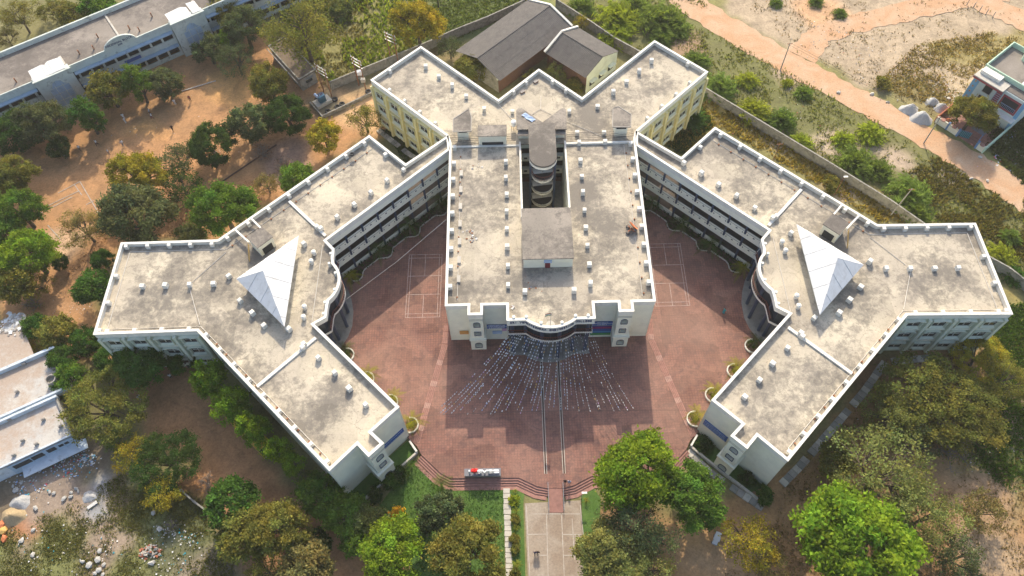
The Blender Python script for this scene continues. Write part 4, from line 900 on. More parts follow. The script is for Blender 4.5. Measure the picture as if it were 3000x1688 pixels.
# long two-storey block: x along its front, y to the back
DA = math.atan2(25.0, 37.0); D = frame((-102.7, 117.2), DA); HD = 8.5
db = thing('long_block', 'long weathered two-storey block with grey terrace, arched name sign and mossy parapet', 'building', (*D(25, 6), 0))
X0, X1 = -45.0, 85.0
MB().prism([D(X0, 0.2), D(X1, 0.2), D(X1, 12.6), D(X0, 12.6)], HD-1.2, HD-0.9).build('roof', 'roof_grey', db)
MB().prism([D(X0, 12.6), D(X1, 12.6), D(X1, 13.0), D(X0, 13.0)], 0, HD+0.15).build('rear_parapet', 'dec_wall', db)
MB().prism([D(X0, 0.0), D(X1, 0.0), D(X1, 0.25), D(X0, 0.25)], HD-1.7, HD).build('front_parapet', 'dec_wall', db)
MB().prism([D(26.2, 0.4), D(26.6, 0.4), D(26.6, 12.6), D(26.2, 12.6)], HD-0.9, HD-0.7).build('joint_cover', 'concrete_pale', db)
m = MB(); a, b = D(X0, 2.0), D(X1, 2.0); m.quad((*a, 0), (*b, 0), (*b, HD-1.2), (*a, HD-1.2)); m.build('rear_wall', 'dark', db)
for z0, z1, y0, mt, nm in ((HD-2.0, HD-1.75, -0.9, 'blue_wash', 'sun_shade'), (3.35, 4.75, 0.0, 'dec_wall', 'balustrade'), (3.1, 3.3, -1.0, 'blue_wash', 'sun_shade'), (0.0, 1.0, 0.0, 'dec_wall', 'plinth')):
    for xa, xb in ((X0, 6.8), (14.7, 36.4), (44.4, X1)):
        MB().prism([D(xa, y0), D(xb, y0), D(xb, 0.24), D(xa, 0.24)], z0, z1).build(nm, mt, db)
MB().prism([D(X0, 0.3), D(X1, 0.3), D(X1, 2.0), D(X0, 2.0)], 3.2, 3.5).build('gallery_floor', 'concrete', db)
for x in [-40+2.7*i for i in range(18)]+[15.2+2.62*i for i in range(9)]+[44.8+2.7*i for i in range(14)]:
    MB().prism([D(x, -0.04), D(x+0.45, -0.04), D(x+0.45, 0.3), D(x, 0.3)], 0, HD-1.7).build('column', 'dec_wall', db)
# arched crest with the block's name
cr = [(13.6, HD-0.02), (30.0, HD-0.02)]; crp = [(25.4-4.6*math.cos(R(t))-0.0, HD-0.05+3.0*math.sin(R(t))) for t in range(0, 181, 12)]
crx = 25.7; pts = [(crx+3.5*math.cos(R(t)), HD-0.3+2.3*math.sin(R(t))) for t in range(0, 181, 10)]
m = MB(); n = len(pts)
for q in (-0.12, 0.28): m.add([(*D(x, q), z) for x, z in pts], [tuple(range(n))])
m.add([(*D(x, -0.12), z) for x, z in pts]+[(*D(x, 0.28), z) for x, z in pts], [(i, i+1, n+i+1, n+i) for i in range(n-1)]); crest = m.build('name_crest', 'dec_wall', db)
wall_text(crest, 'lettering', 'DECENNIAL BLOCK', 0.66, (*D(crx-0.1, -0.14), HD+0.75), DA, 'navy', 0.02)
wall_text(crest, 'lettering', '2008', 0.5, (*D(crx-0.1, -0.14), HD+0.1), DA, 'navy', 0.02)
bo = MB().prism([D(24.6, -0.08), D(28.2, -0.08), D(28.2, -0.02), D(24.6, -0.02)], 3.6, 4.4).build('board', 'blue_sign', db)
for xa in (7.0, 36.7):                                    # two stair pylons with blind arched panels
    xb = xa+7.5; k = -1.1
    py = MB(); py.prism([D(xa, k), D(xb, k), D(xb, 0.5), D(xa, 0.5)], 0, HD+0.35); po = py.build('stair_pylon', 'dec_wall', db)
    pan = [(x*0.893, z) for x, z in [(1.9, 1.0), (6.5, 1.0), (6.5, 5.9), (5.6, 6.4), (5.2, 7.2), (4.2, 7.6), (3.2, 7.2), (2.8, 6.4), (1.9, 5.9)]]
    m = MB(); m.add([(*D(xa+x, k-0.03), z) for x, z in pan], [tuple(range(len(pan)))]); pn = m.build('blind_panel', 'blue_wash', po)
    m = MB()
    for i in range(len(pan)): a, b = pan[i], pan[(i+1) % len(pan)]; m.bar((*D(xa+a[0], k-0.05), a[1]), (*D(xa+b[0], k-0.05), b[1]), 0.16)
    for z in (2.6, 4.3, 5.9): m.bar((*D(xa+1.7, k-0.05), z), (*D(xa+5.8, k-0.05), z), 0.1)
    for x in (3.0, 4.5): m.bar((*D(xa+x, k-0.05), 1.0), (*D(xa+x, k-0.05), 6.4), 0.1)
    m.build('panel_moulding', 'dec_wall', po)
    MB().prism([D(xa-0.15, k-0.25), D(xb+0.15, k-0.25), D(xb+0.15, k+0.2), D(xa-0.15, k+0.2)], HD+0.1, HD+0.5).build('cornice', 'dec_wall', po)
    sp = [(xa+0.2, 4.6), (xa+2.9, 4.9), (xa+3.6, 4.4), (xa+4.3, 5.0), (xa+7.0, 4.7)] if xa < 8 else [(xa+0.2, 4.4), (xa+3.7, 4.7), (xa+5.0, 3.8), (xa+5.3, 4.9), (xa+7.3, 4.6)]
    for j in range(4):
        a, b = sp[j], sp[j+1]
        if j == 2 and xa > 8: continue
        MB().prism([D(a[0], k+0.3), D(b[0]-0.06, k+0.3), D(b[0]-0.06, b[1]-1.6), D(a[0], a[1]-1.6)], HD+0.38+0.04*j, HD+0.46+0.04*j).build('tin_sheet', 'tin', po)
    MB().prism([D(xb-0.8, 0.5), D(xb-0.3, 0.5), D(xb-0.3, 3.6), D(xb-0.8, 3.6)], HD-0.9, HD+0.45).build('roof_beam', 'concrete_pale', po)
for i, (x, y) in enumerate(((4, 3), (17.5, 3.4), (20.5, 3), (22.5, 6), (30.5, 2.6), (29, 4.5), (34.5, 5.5), (-6, 5))): MB().prism([D(x, y), D(x+0.25, y), D(x+0.25, y+0.25), D(x, y+0.25)], HD-0.9, HD+0.2).build('rebar_stub', 'rust', db)

# small brown store by the transformer yard
BS = [P(*p, 3.5) for p in ((785, 135.5), (833, 108), (925, 204), (875, 234.5))]; bs = thing('store_building', 'small stained store with leaf-strewn brown roof beside the transformer yard', 'building', (*P(860, 190), 0))
cc = ccw(BS); MB().prism(offset(cc, 0.25), -0.05, 3.2).build('wall', 'old_wall', bs); MB().prism(cc, 3.2, 3.4).build('roof', 'roof_brown', bs)
m = MB(); m.prism(offset(cc, -0.02), 3.4, 3.62, holes=[list(reversed(offset(cc, 0.22)))]); m.build('roof_kerb', 'old_wall', bs)
a, b = Vector(P(890, 268)), Vector(P(936, 242)); d = (b-a).normalized(); n = Vector((d.y, -d.x)); c = Vector(BS[3]).lerp(Vector(BS[2]), 0.52)-n*0.2; wn = MB().obox((c.x, c.y), d, 1.5, 0.25, 1.4, 2.3).build('window', 'dark', bs)
MB().obox((c.x, c.y), d, 2.0, 0.9, 2.45, 2.58).build('window_hood', 'old_wall', bs)
MB().tube([(*(Vector(BS[0])+Vector((-0.35, -0.3))), 3.1), (*(Vector(BS[3])+Vector((-0.35, -0.3))), 3.0)], 0.12, 6).build('gutter_pipe', 'concrete_pale', bs)

# sheds with corrugated cement-sheet gables
def corr(mb, a, b, c, d, n=40, amp=0.05):
    """corrugated sheet between ridge a-b and eave d-c, ribs running down the slope"""
    a, b, c, d = map(Vector, (a, b, c, d)); nn = (b-a).cross(d-a).normalized(); nn = nn if nn.z > 0 else -nn; top = []; bot = []
    for i in range(2*n+1):
        t = i/(2*n); h = nn*(amp if i % 2 else 0.0); top.append(a.lerp(b, t)+h); bot.append(d.lerp(c, t)+h)
    k = len(top); mb.add(top+bot, [(i, i+1, k+i+1, k+i) for i in range(k-1)])
sh = thing('shed', 'large grey corrugated gable shed behind the rear arms of the college', 'shed', (*P(1480, 130), 0), 'corrugated sheds')
r0, r1 = Vector(P(1612, 16, 7)), Vector(P(1412, 160, 7)); d = (r1-r0).normalized(); nL = Vector((-d.y, d.x)); nL = nL if nL.x < 0 else -nL; hw = 6.5; r1 = r1+d*1.6
for sg, rows in ((1, 3), (-1, 3)):
    for k in range(rows):
        t0, t1 = k/rows, (k+1)/rows+0.03; z0, z1 = 7.0-2.0*t0+0.03*(rows-k), 7.0-2.0*t1+0.03*(rows-k); nseg = 3
        for j in range(nseg):
            q0 = r0.lerp(r1, j/nseg); q1 = r0.lerp(r1, (j+1)/nseg)
            m = MB(); corr(m, (*(q0+nL*sg*hw*t0), z0), (*(q1+nL*sg*hw*t0), z0), (*(q1+nL*sg*hw*t1), z1), (*(q0+nL*sg*hw*t1), z1), 22); m.build('roof_sheet', 'sheet', sh)
MB().bar((*r0, 7.12), (*r1, 7.12), 0.35, 0.12).build('ridge_cap', 'sheet', sh)
m = MB()
for sg in (1, -1):
    a, b = r0+nL*sg*(hw-1.3), r1+nL*sg*(hw-1.3)-d*1.0; m.quad((*a, 0), (*b, 0), (*b, 5.05), (*a, 5.05))
m.build('side_wall', 'brick_dark', sh)
for q in (r0+d*0.2, r1-d*1.0):
    m = MB(); a, b = q+nL*(hw-1.3), q-nL*(hw-1.3); m.add([(*a, 0), (*b, 0), (*b, 5.0), (*q, 6.85), (*a, 5.0)], [(0, 1, 2, 3, 4)]); m.build('gable_wall', 'old_wall', sh)
m = MB(); a, b = r0+nL*(hw+0.1), r0-nL*(hw+0.1); m.bar((*a, 5.1), (*r0, 7.2), 0.5, 0.3); m.bar((*r0, 7.2), (*b, 5.1), 0.5, 0.3); m.build('verge', 'white', sh)
MB().bar((*(r1-nL*(hw-0.6)+d*0.0), 4.85), (*(r0-nL*(hw-0.6)), 4.85), 0.35, 0.3).build('wall_plate', 'green_wall', sh)
s2 = thing('shed', 'smaller grey corrugated gable shed with pale yellow end wall and three shuttered windows', 'shed', (*P(1700, 160), 0), 'corrugated sheds')
r0, r1 = Vector(P(1645.7, 94.7, 6.8)), Vector(P(1766.5, 167.5, 6.8)); d = (r1-r0).normalized(); nL = Vector((-d.y, d.x)); hw = 5.3
nL = nL if nL.y > 0 else -nL
for sg in (1, -1):
    for k in range(3):
        t0, t1 = k/3, (k+1)/3+0.03; z0, z1 = 6.8-2.0*t0+0.03*(3-k), 6.8-2.0*t1+0.03*(3-k)
        for j in range(2):
            q0, q1 = r0.lerp(r1, j/2), r0.lerp(r1, (j+1)/2)
            m = MB(); corr(m, (*(q0+nL*sg*hw*t0), z0), (*(q1+nL*sg*hw*t0), z0), (*(q1+nL*sg*hw*t1), z1), (*(q0+nL*sg*hw*t1), z1), 17); m.build('roof_sheet', 'sheet', s2)
MB().bar((*r0, 6.92), (*r1, 6.92), 0.3, 0.12).build('ridge_cap', 'sheet', s2)
a, b = r0+nL*(hw+0.15), r0-nL*(hw+0.15); m = MB(); m.bar((*a, 5.0), (*r0, 7.05), 0.45, 0.35); m.bar((*r0, 7.05), (*b, 5.0), 0.45, 0.35); m.build('verge', 'white', s2)
q = r1+d*0.05; a, b = q+nL*(hw-0.2), q-nL*(hw-0.2); m = MB(); m.add([(*a, 0), (*b, 0), (*b, 4.9), (*q, 6.85), (*a, 4.9)], [(0, 1, 2, 3, 4)]); m.build('gable_wall', 'house_green' if False else 'green_wall', s2)
q = r0+d*0.4; a, b = q+nL*(hw-0.2), q-nL*(hw-0.2); m = MB(); m.add([(*a, 0), (*b, 0), (*b, 4.9), (*q, 6.6), (*a, 4.9)], [(0, 1, 2, 3, 4)])
for sg in (1, -1): a, b = r0+nL*sg*(hw-1.1), r1+nL*sg*(hw-1.1); m.quad((*a, 0), (*b, 0), (*b, 4.85), (*a, 4.85))
m.build('wall', 'brick_dark', s2)
for t in (-0.62, -0.02, 0.58):
    c = r1+d*0.12+nL*t*(hw-0.2); wn = MB().obox((c.x, c.y), nL, 1.5, 0.16, 1.5, 2.7).build('window', 'dark', s2); c = c+d*0.35; MB().obox((c.x, c.y), nL, 2.0, 0.8, 2.85, 2.97).build('window_hood', 'green_wall', wn)

# two-storey painted house by the road: x along its front, y to the back
HA = math.atan2(102.0-96.1, 0) if False else math.atan2(108.9-116.4, 102.0-96.1); Hh = frame(P(2807, 299.5), HA); HW = 11.2
hs = thing('painted_house', 'two-storey house with pale walls, sky-blue and maroon trim beside the sandy road', 'house', (*Hh(4.5, 5), 0))
MB().prism([Hh(0, 0), Hh(HW, 0), Hh(HW, 12.5), Hh(0, 12.5)], 0, 6.9).build('wall', 'house_mint', hs)
MB().prism([Hh(0.2, 0.2), Hh(HW-0.2, 0.2), Hh(HW-0.2, 12.3), Hh(0.2, 12.3)], 6.9, 7.0).build('roof', 'roof_grey', hs)
pp = ccw([Hh(0, 2.4), Hh(HW, 2.4), Hh(HW, 12.5), Hh(0, 12.5)]); MB().prism(pp, 6.9, 7.9, holes=[list(reversed(offset(pp, 0.22)))]).build('parapet', 'house_green', hs)
MB().prism([Hh(-0.1, -1.0), Hh(6.3, -1.0), Hh(6.3, 2.0), Hh(-0.1, 2.0)], 6.95, 7.15).build('roof_canopy', 'concrete_pale', hs)
MB().prism([Hh(-0.12, -1.02), Hh(6.3, -1.02), Hh(6.3, -0.95), Hh(-0.12, -0.95)], 6.6, 6.97).build('canopy_trim', 'house_red', hs)
MB().prism([Hh(0.3, 0.4), Hh(4.4, 0.4), Hh(4.4, 2.0), Hh(0.3, 2.0)], 7.15, 7.75).build('roof_trough', 'white', hs)
MB().prism([Hh(0.0, -0.05), Hh(1.3, -0.05), Hh(1.3, 0), Hh(0.0, 0)], 0.4, 6.2).build('blue_panel', 'house_blue', hs)
for i in range(5): c = Hh(0.65, -0.08); MB().prism([Hh(0.5, -0.1), Hh(0.8, -0.1), Hh(0.8, -0.05), Hh(0.5, -0.05)], 0.9+1.15*i, 1.2+1.15*i).build('panel_rosette', 'orange_print', hs)
for z0, z1 in ((4.6, 6.1), (2.4, 3.7)):
    wo_ = MB().prism([Hh(2.6, -0.1), Hh(4.4, -0.1), Hh(4.4, 0), Hh(2.6, 0)], z0-0.12, z1+0.12).build('window', 'concrete_pale', hs); MB().prism([Hh(2.72, -0.12), Hh(4.28, -0.12), Hh(4.28, -0.1), Hh(2.72, -0.1)], z0, z1).build('pane', 'pane', wo_)
for i in range(14): MB().prism([Hh(5.2, -0.14), Hh(6.3, -0.14), Hh(6.3, 0), Hh(5.2, 0)], 1.0+0.4*i, 1.22+0.4*i).build('maroon_slat', 'house_red', hs)
MB().prism([Hh(5.1, -0.06), Hh(6.4, -0.06), Hh(6.4, 0), Hh(5.1, 0)], 0.8, 6.6).build('slat_backing', 'blue_wash', hs)
bl = MB().prism([Hh(6.6, -0.1), Hh(10.4, -0.1), Hh(10.4, 0.0), Hh(6.6, 0.0)], 3.5, 6.3).build('balcony_frame', 'house_red', hs)
MB().prism([Hh(6.95, -0.13), Hh(10.05, -0.13), Hh(10.05, -0.1), Hh(6.95, -0.1)], 3.95, 5.95).build('balcony_recess', 'dark', bl)
m = MB(); m.bar((*Hh(6.95, -0.2), 4.7), (*Hh(10.05, -0.2), 4.7), 0.06)
for i in range(11): m.bar((*Hh(6.95+0.31*i, -0.2), 3.9), (*Hh(6.95+0.31*i, -0.2), 4.7), 0.04)
m.build('balcony_railing', 'c_blue', bl)
MB().prism([Hh(10.5, -0.06), Hh(11.2, -0.06), Hh(11.2, 0.0), Hh(10.5, 0.0)], 0.3, 6.9).build('blue_panel', 'house_blue', hs)
MB().prism([Hh(6.4, -1.6), Hh(11.2, -1.6), Hh(11.2, 0.0), Hh(6.4, 0.0)], 2.9, 3.1).build('porch_slab', 'white', hs)
MB().prism([Hh(7.4, -0.04), Hh(8.5, -0.04), Hh(8.5, 0.0), Hh(7.4, 0.0)], 0.15, 2.3).build('door', 'c_navy', hs)
for x, y in ((4.2, 10.7), (6.6, 10.9)): MB().cyl(*Hh(x, y), 7.0, 8.7, 0.85, 14, 0.8).cyl(*Hh(x, y), 8.7, 8.85, 0.6, 14, mi=1).build('water_tank', ['tank', 'concrete'], hs)
MB().prism([Hh(7.5, 3.3), Hh(9.2, 3.3), Hh(9.2, 4.6), Hh(7.5, 4.6)], 7.0, 7.5).build('roof_chest', 'c_white', hs)
hs.scale = (1, 1, 1.14)
# walled forecourt
fc = thing('compound_wall', 'low painted front wall and red-paved court before the painted house', 'wall', (*Hh(5.5, -4), 0))
MB().prism([Hh(0.2, -0.02), Hh(11.0, -0.02), Hh(11.0, -8.4), Hh(0.2, -8.4)], -0.05, 0.1).build('court_paving', 'paver_plain', fc)
MB().prism([Hh(-0.1, 0), Hh(0.12, 0), Hh(0.12, -8.6), Hh(-0.1, -8.6)], 0, 1.5).build('side_wall', 'brick', fc); MB().prism([Hh(11.0, 0), Hh(11.25, 0), Hh(11.25, -8.8), Hh(11.0, -8.8)], 0, 1.6).build('side_wall', 'house_green', fc)
for x0, x1 in ((0.1, 2.6), (2.8, 5.0), (9.6, 11.0)): MB().prism([Hh(x0, -8.4), Hh(x1, -8.4), Hh(x1, -8.65), Hh(x0, -8.65)], 0, 1.55).build('front_wall', 'cream', fc); MB().cyl(*Hh((x0+x1)/2, -8.52), 1.5, 1.62, 0.5, 10).build('wall_ornament', 'paver_plain', fc)
for x in (2.6, 5.0, 9.3): MB().prism([Hh(x, -8.3), Hh(x+0.35, -8.3), Hh(x+0.35, -8.75), Hh(x, -8.75)], 0, 1.9).build('gate_post', 'blue_gate', fc)
for (a, b) in (((5.4, -8.5), (7.3, -7.6)), ((9.25, -8.4), (8.9, -6.3))):
    gt = MB(); gt.bar((*Hh(*a), 0.95), (*Hh(*b), 0.95), 0.06, 1.5)
    g = gt.build('gate_leaf', 'teal_gate', fc); m = MB()
    for t in np.linspace(0.05, 0.95, 7): x = a[0]+(b[0]-a[0])*t; y = a[1]+(b[1]-a[1])*t; m.bar((*Hh(x, y), 0.2), (*Hh(x, y), 1.9), 0.1)
    m.build('gate_bars', 'blue_gate', g)
MB().prism([Hh(6.0, -2.2), Hh(8.8, -2.2), Hh(8.8, -4.6), Hh(6.0, -4.6)], 0.1, 0.16).build('court_slab', 'c_grey', fc)

# low whitewashed terraces at the picture's edge
LA = math.atan2(46.1-41.2, -71.1+80.0)
U0 = [(-110, 36), (-83.3, 50.6), (-76.4, 57.2), (-82.7, 64.2), (-86.3, 59.8), (-110, 46)]
lb = thing('terrace_building', 'low whitewashed two-terrace building beside the rubbish heap, water ring on its roof', 'building', (-82, 52, 0))
ux, uy = Vector((0.885, 0.465)), Vector((-0.465, 0.885)); LB = lambda x, y: tuple(Vector((-80.0, 41.0))+ux*x+uy*y)
for y0, y1, x1, nm in ((0.0, 7.6, 10.4, 'roof'), (8.2, 17.0, 12.3, 'roof'), (17.5, 26.0, 8.0, 'roof')):
    MB().prism([LB(-30, y0), LB(x1, y0), LB(x1-0.8, y1), LB(-30, y1)], 3.1, 3.4).build(nm, 'roof_white', lb)
for y0, y1, x1 in ((0.0, 0.3, 10.4), (7.55, 7.95, 10.0), (8.3, 8.7, 12.0), (16.9, 17.4, 11.6)):
    MB().prism([LB(-30, y0), LB(x1, y0), LB(x1, y1), LB(-30, y1)], 0 if y0 < 1 else 3.1, 3.6 if y0 < 1 else 4.25).build('parapet', 'white_blue', lb)
for x1, ya, yb in ((10.4, 0.2, 7.6), (12.1, 8.4, 17.2)): MB().prism([LB(x1, ya), LB(x1+0.3, ya), LB(x1-0.5, yb), LB(x1-0.8, yb)], 0, 3.9).build('parapet', 'old_wall', lb)
MB().prism([LB(0.2, -0.1), LB(10.2, -0.1), LB(10.2, 0), LB(0.2, 0)], 0.0, 3.1).build('front_wall', 'blue_wash', lb)
for x0, x1, z0, z1 in ((0.8, 3.4, 1.6, 2.7), (3.6, 5.4, 1.7, 2.8), (6.0, 7.3, 1.8, 2.8), (7.8, 8.5, 2.0, 2.6), (8.7, 9.3, 2.0, 2.6)): MB().prism([LB(x0, -0.16), LB(x1, -0.16), LB(x1, -0.08), LB(x0, -0.08)], z0, z1).build('window', 'dark', lb)
MB().prism([LB(1.5, -2.0), LB(11.5, -2.0), LB(11.5, -0.1), LB(1.5, -0.1)], 1.15, 1.3).build('window_canopy', 'white_blue', lb)
MB().prism([LB(-30, 17.4), LB(-1, 17.4), LB(-1, 17.9), LB(-30, 17.9)], 3.1, 4.3).build('parapet', 'blue_wash', lb)
for i, (x, y) in enumerate(((3.2, 2.8), (6.8, 4.8), (9.0, 2.2), (1.5, 1.0), (4.0, 12.0), (7.2, 8.9), (10.0, 9.0), (5, 1.1), (6.0, 16.6), (8.6, 7.6), (2.0, 7.5))): MB().prism([LB(x, y), LB(x+0.6, y), LB(x+0.6, y+0.22), LB(x, y+0.22)], 3.4, 4.0).build('roof_stub', 'concrete', lb)
MB().prism([LB(-3, 1.2), LB(-0.6, 1.6), LB(-0.9, 3.4), LB(-3, 3.2)], 3.4, 4.4).build('stair_hatch', 'white', lb)
m = MB(); n = 18; ct_ = P(152, 1115, 4.4)
o_ = [(ct_[0]+0.85*math.cos(2*math.pi*i/n), ct_[1]+0.85*math.sin(2*math.pi*i/n)) for i in range(n)]; i_ = [(ct_[0]+0.68*math.cos(2*math.pi*i/n), ct_[1]+0.68*math.sin(2*math.pi*i/n)) for i in range(n)]
wt = thing('water_ring', 'round concrete water ring standing on the low whitewashed terrace', 'water tank', (*ct_, 3.4))
MB().prism(o_, 3.4, 5.0, holes=[list(reversed(i_))]).build('ring', 'concrete', wt); MB().prism(i_, 3.5, 4.4).build('rubble_fill', 'old_wall', wt)

# boundary walls: panels between piers, each a piece
def boundary(name, label, pts, h, pier=3.2, mat='old_wall', cat='wall'):
    a0 = P(*pts[0]); th = thing(name, label, cat, (*a0, 0))
    for i in range(len(pts)-1):
        a, b = Vector(P(*pts[i])), Vector(P(*pts[i+1])); d = (b-a); L = d.length; d /= L; n = max(1, round(L/pier))
        for k in range(n):
            c = a+d*L*(k+0.5)/n; MB().obox((c.x, c.y), d, L/n-0.3, 0.16, -0.05, h+random.uniform(-0.04, 0.04)).build('wall_panel', mat, th)
            c = a+d*L*k/n; MB().obox((c.x, c.y), d, 0.34, 0.36, -0.05, h+0.08).build('pier', mat, th)
            c = a+d*L*(k+0.5)/n; MB().obox((c.x, c.y), d, L/n-0.3, 0.26, h+0.04, h+0.12).build('wall_coping', mat, th)
    return th
boundary('boundary_wall', 'stained boundary wall along the green crop field behind the college', [(975, 262), (1100, 210), (1235, 155), (1330, 112), (1430, 72), (1540, 22)], 2.2)
boundary('boundary_wall', 'long grey boundary wall between the college and the thorn scrub by the road', [(1630, 22), (1720, 80), (1800, 135), (1900, 190), (2065, 283), (2250, 395), (2420, 498), (2600, 610), (2720, 695), (2850, 755), (2940, 805), (3010, 860)], 2.2)
boundary('yard_wall', 'low kerb wall enclosing the transformer yard', [(912, 308), (946, 347), (1020, 312), (1095, 276)], 0.7, 3.0, 'old_wall')
boundary('broken_wall', 'short grey wall stub in the waste ground under the umbrella tree', [(535, 1440), (575, 1475), (612, 1502)], 1.0, 2.5)
# end courts of the wings: retaining walls, slab-covered drains
for s, lab in ((-1, 'low white retaining wall before the wing near the round-topped steps and palms'), (1, 'low retaining wall with slab-covered drain, beside the big bright green tree')):
    rw = thing('retaining_wall', lab, 'wall', (*B(s*26, -24), 0)); pl = [(s*21.85, -20.0), (s*26.3, -24.3), (s*31, -28.6)]
    for i in range(2):
        a, b = Vector(B(*pl[i])), Vector(B(*pl[i+1])); d = (b-a).normalized(); L = (b-a).length; n = 4
        for k in range(n): c = a+d*L*(k+0.5)/n; MB().obox((c.x, c.y), d, L/n-0.04, 0.3, 0, 0.75).build('wall_panel', 'concrete_pale', rw)
    a, b = Vector(B(s*21.85, -20.0)), Vector(B(s*23.1, -18.2)); d = (b-a).normalized(); c = (a+b)/2; MB().obox((c.x, c.y), d, (b-a).length, 0.3, 0, 0.95).build('wall_panel', 'white', rw)
def slab_row(name, label, pts, w, step, mats=('concrete', 'concrete_pale', 'grey_stone')):
    a0 = P(*pts[0]); th = link(name, None, None, (*a0, 0)); tag(th, label, None, None, 'structure'); ORG[th.name] = (*a0, 0.0); q = 0
    for i in range(len(pts)-1):
        a, b = Vector(P(*pts[i])), Vector(P(*pts[i+1])); d = (b-a); L = d.length; d /= L; n = max(1, round(L/step))
        for k in range(n):
            q += 1
            if q % 11 == 7: continue
            c = a+d*L*(k+0.5)/n; MB().obox((c.x, c.y), d, L/n-0.06, w*random.uniform(0.94, 1.05), -0.05, 0.22+random.uniform(0, 0.05)).build('slab', mats[q % 3], th)
slab_row('drain_slabs', None, [(2014, 1322), (2080, 1385), (2160, 1440), (2235, 1490)], 1.1, 1.1)
slab_row('drain_slabs', None, [(2290, 1420), (2340, 1370), (2440, 1255), (2530, 1150), (2592, 1062), (2740, 1048)], 1.25, 1.1)
slab_row('drain_slabs', None, [(1108, 382), (1150, 415), (1190, 447), (1225, 470)], 1.0, 1.2)
struct('kerb', MB().bar((*P(810, 425), 0.08), (*P(640, 540), 0.02), 0.3, 0.12).bar((*P(640, 540), 0.02), (*P(500, 630), 0.02), 0.3, 0.12), 'soil')

# ------------------------------------------------------------------ vegetation
def raw_mesh(name, V, F, mats, tint=None, nper=4):
    """mesh from arrays: V (n,3), F (m,nper); tint one value per face"""
    me = bpy.data.meshes.new(name); me.vertices.add(len(V)); me.vertices.foreach_set('co', np.asarray(V, np.float32).ravel())
    me.loops.add(F.size); me.loops.foreach_set('vertex_index', F.ravel().astype(np.int32)); me.polygons.add(len(F)); me.polygons.foreach_set('loop_start', (np.arange(len(F))*nper).astype(np.int32))
    if tint is not None:
        a = me.color_attributes.new('tint', 'FLOAT_COLOR', 'POINT'); t = np.repeat(tint, nper, axis=0); a.data.foreach_set('color', np.concatenate([t, np.ones((len(t), 1))], 1).astype(np.float32).ravel())
    me.materials.append(MT[mats]); me.update(); return me
def leaves(C, n, rad, size, rng, asp=1.7, up=0.5, flat=0.8, shade=0.36, hue=0.14):
    """n leaf sprays strewn round the clump centres C"""
    k = len(C); ci = rng.integers(0, k, n); p = C[ci]+rng.normal(0, 1, (n, 3))*rad*np.array([1, 1, flat])
    nz = rng.normal(0, 1, (n, 3)); nz[:, 2] = np.abs(nz[:, 2])+up; nz /= np.linalg.norm(nz, axis=1)[:, None]
    t = np.cross(nz, rng.normal(0, 1, (n, 3))); t /= np.linalg.norm(t, axis=1)[:, None]; b = np.cross(nz, t)
    s = size*rng.uniform(0.6, 1.35, (n, 1)); a = t*s*asp/2; c = b*s/2
    V = np.stack([p-a, p-a*0.1-c, p+a, p-a*0.1+c], 1).reshape(-1, 3); F = np.arange(4*n).reshape(n, 4)
    cl = 1+rng.uniform(-shade, shade, k); hu = rng.uniform(-hue, hue, k); L = cl[ci]*rng.uniform(0.75, 1.25, n); hh = hu[ci]+rng.uniform(-hue, hue, n)*0.6
    T = np.stack([L*(1+hh), L, L*(1-hh*0.5)], 1)
    return V, F, T
def shell(k, rng, lo=0.55, hi=1.0, top=-0.45):
    d = rng.normal(0, 1, (4*k, 3)); d /= np.linalg.norm(d, axis=1)[:, None]; d = d[d[:, 2] > top][:k]; r = lo+(hi-lo)*rng.random((len(d), 1))**0.6
    w = rng.normal(0, 1, (4, 3)); ph = rng.uniform(0, 6.3, 4); lob = 1+0.085*np.sin(d@w.T*2.6+ph).sum(1)/1.4; gap = np.sin(d@rng.normal(0, 1, 3)*3.2+ph[0]) < 0.93   # lobed outline with gaps
    return (d*r*np.clip(lob, 0.7, 1.22)[:, None])[gap]
def limbs(C, h0, zc, r0, rng, nmain=5, sub=10):
    m = MB(); base = Vector((0, 0, -0.05)); sp = Vector((rng.uniform(-.05, .05), rng.uniform(-.05, .05), h0)); m.tube([base, Vector((sp.x*0.4, sp.y*0.4, h0*0.5)), sp], [r0*1.25, r0, r0*0.85], 7)
    idx = rng.permutation(len(C))[:nmain]; mids = []
    for i in idx:
        e = Vector(C[i]); q = sp.lerp(e, 0.5)+Vector((0, 0, 0.08)); m.tube([sp, q, e], [r0*0.6, r0*0.4, r0*0.12], 5); mids.append((q, e))
    for j in rng.permutation(len(C))[:sub]:
        e = Vector(C[j]); q, e0 = min(mids, key=lambda t: (t[0]-e).length); m.tube([q, q.lerp(e, 0.55)+Vector((0, 0, 0.05)), e], [r0*0.32, r0*0.2, r0*0.06], 4)
    return m
PROTO = {}
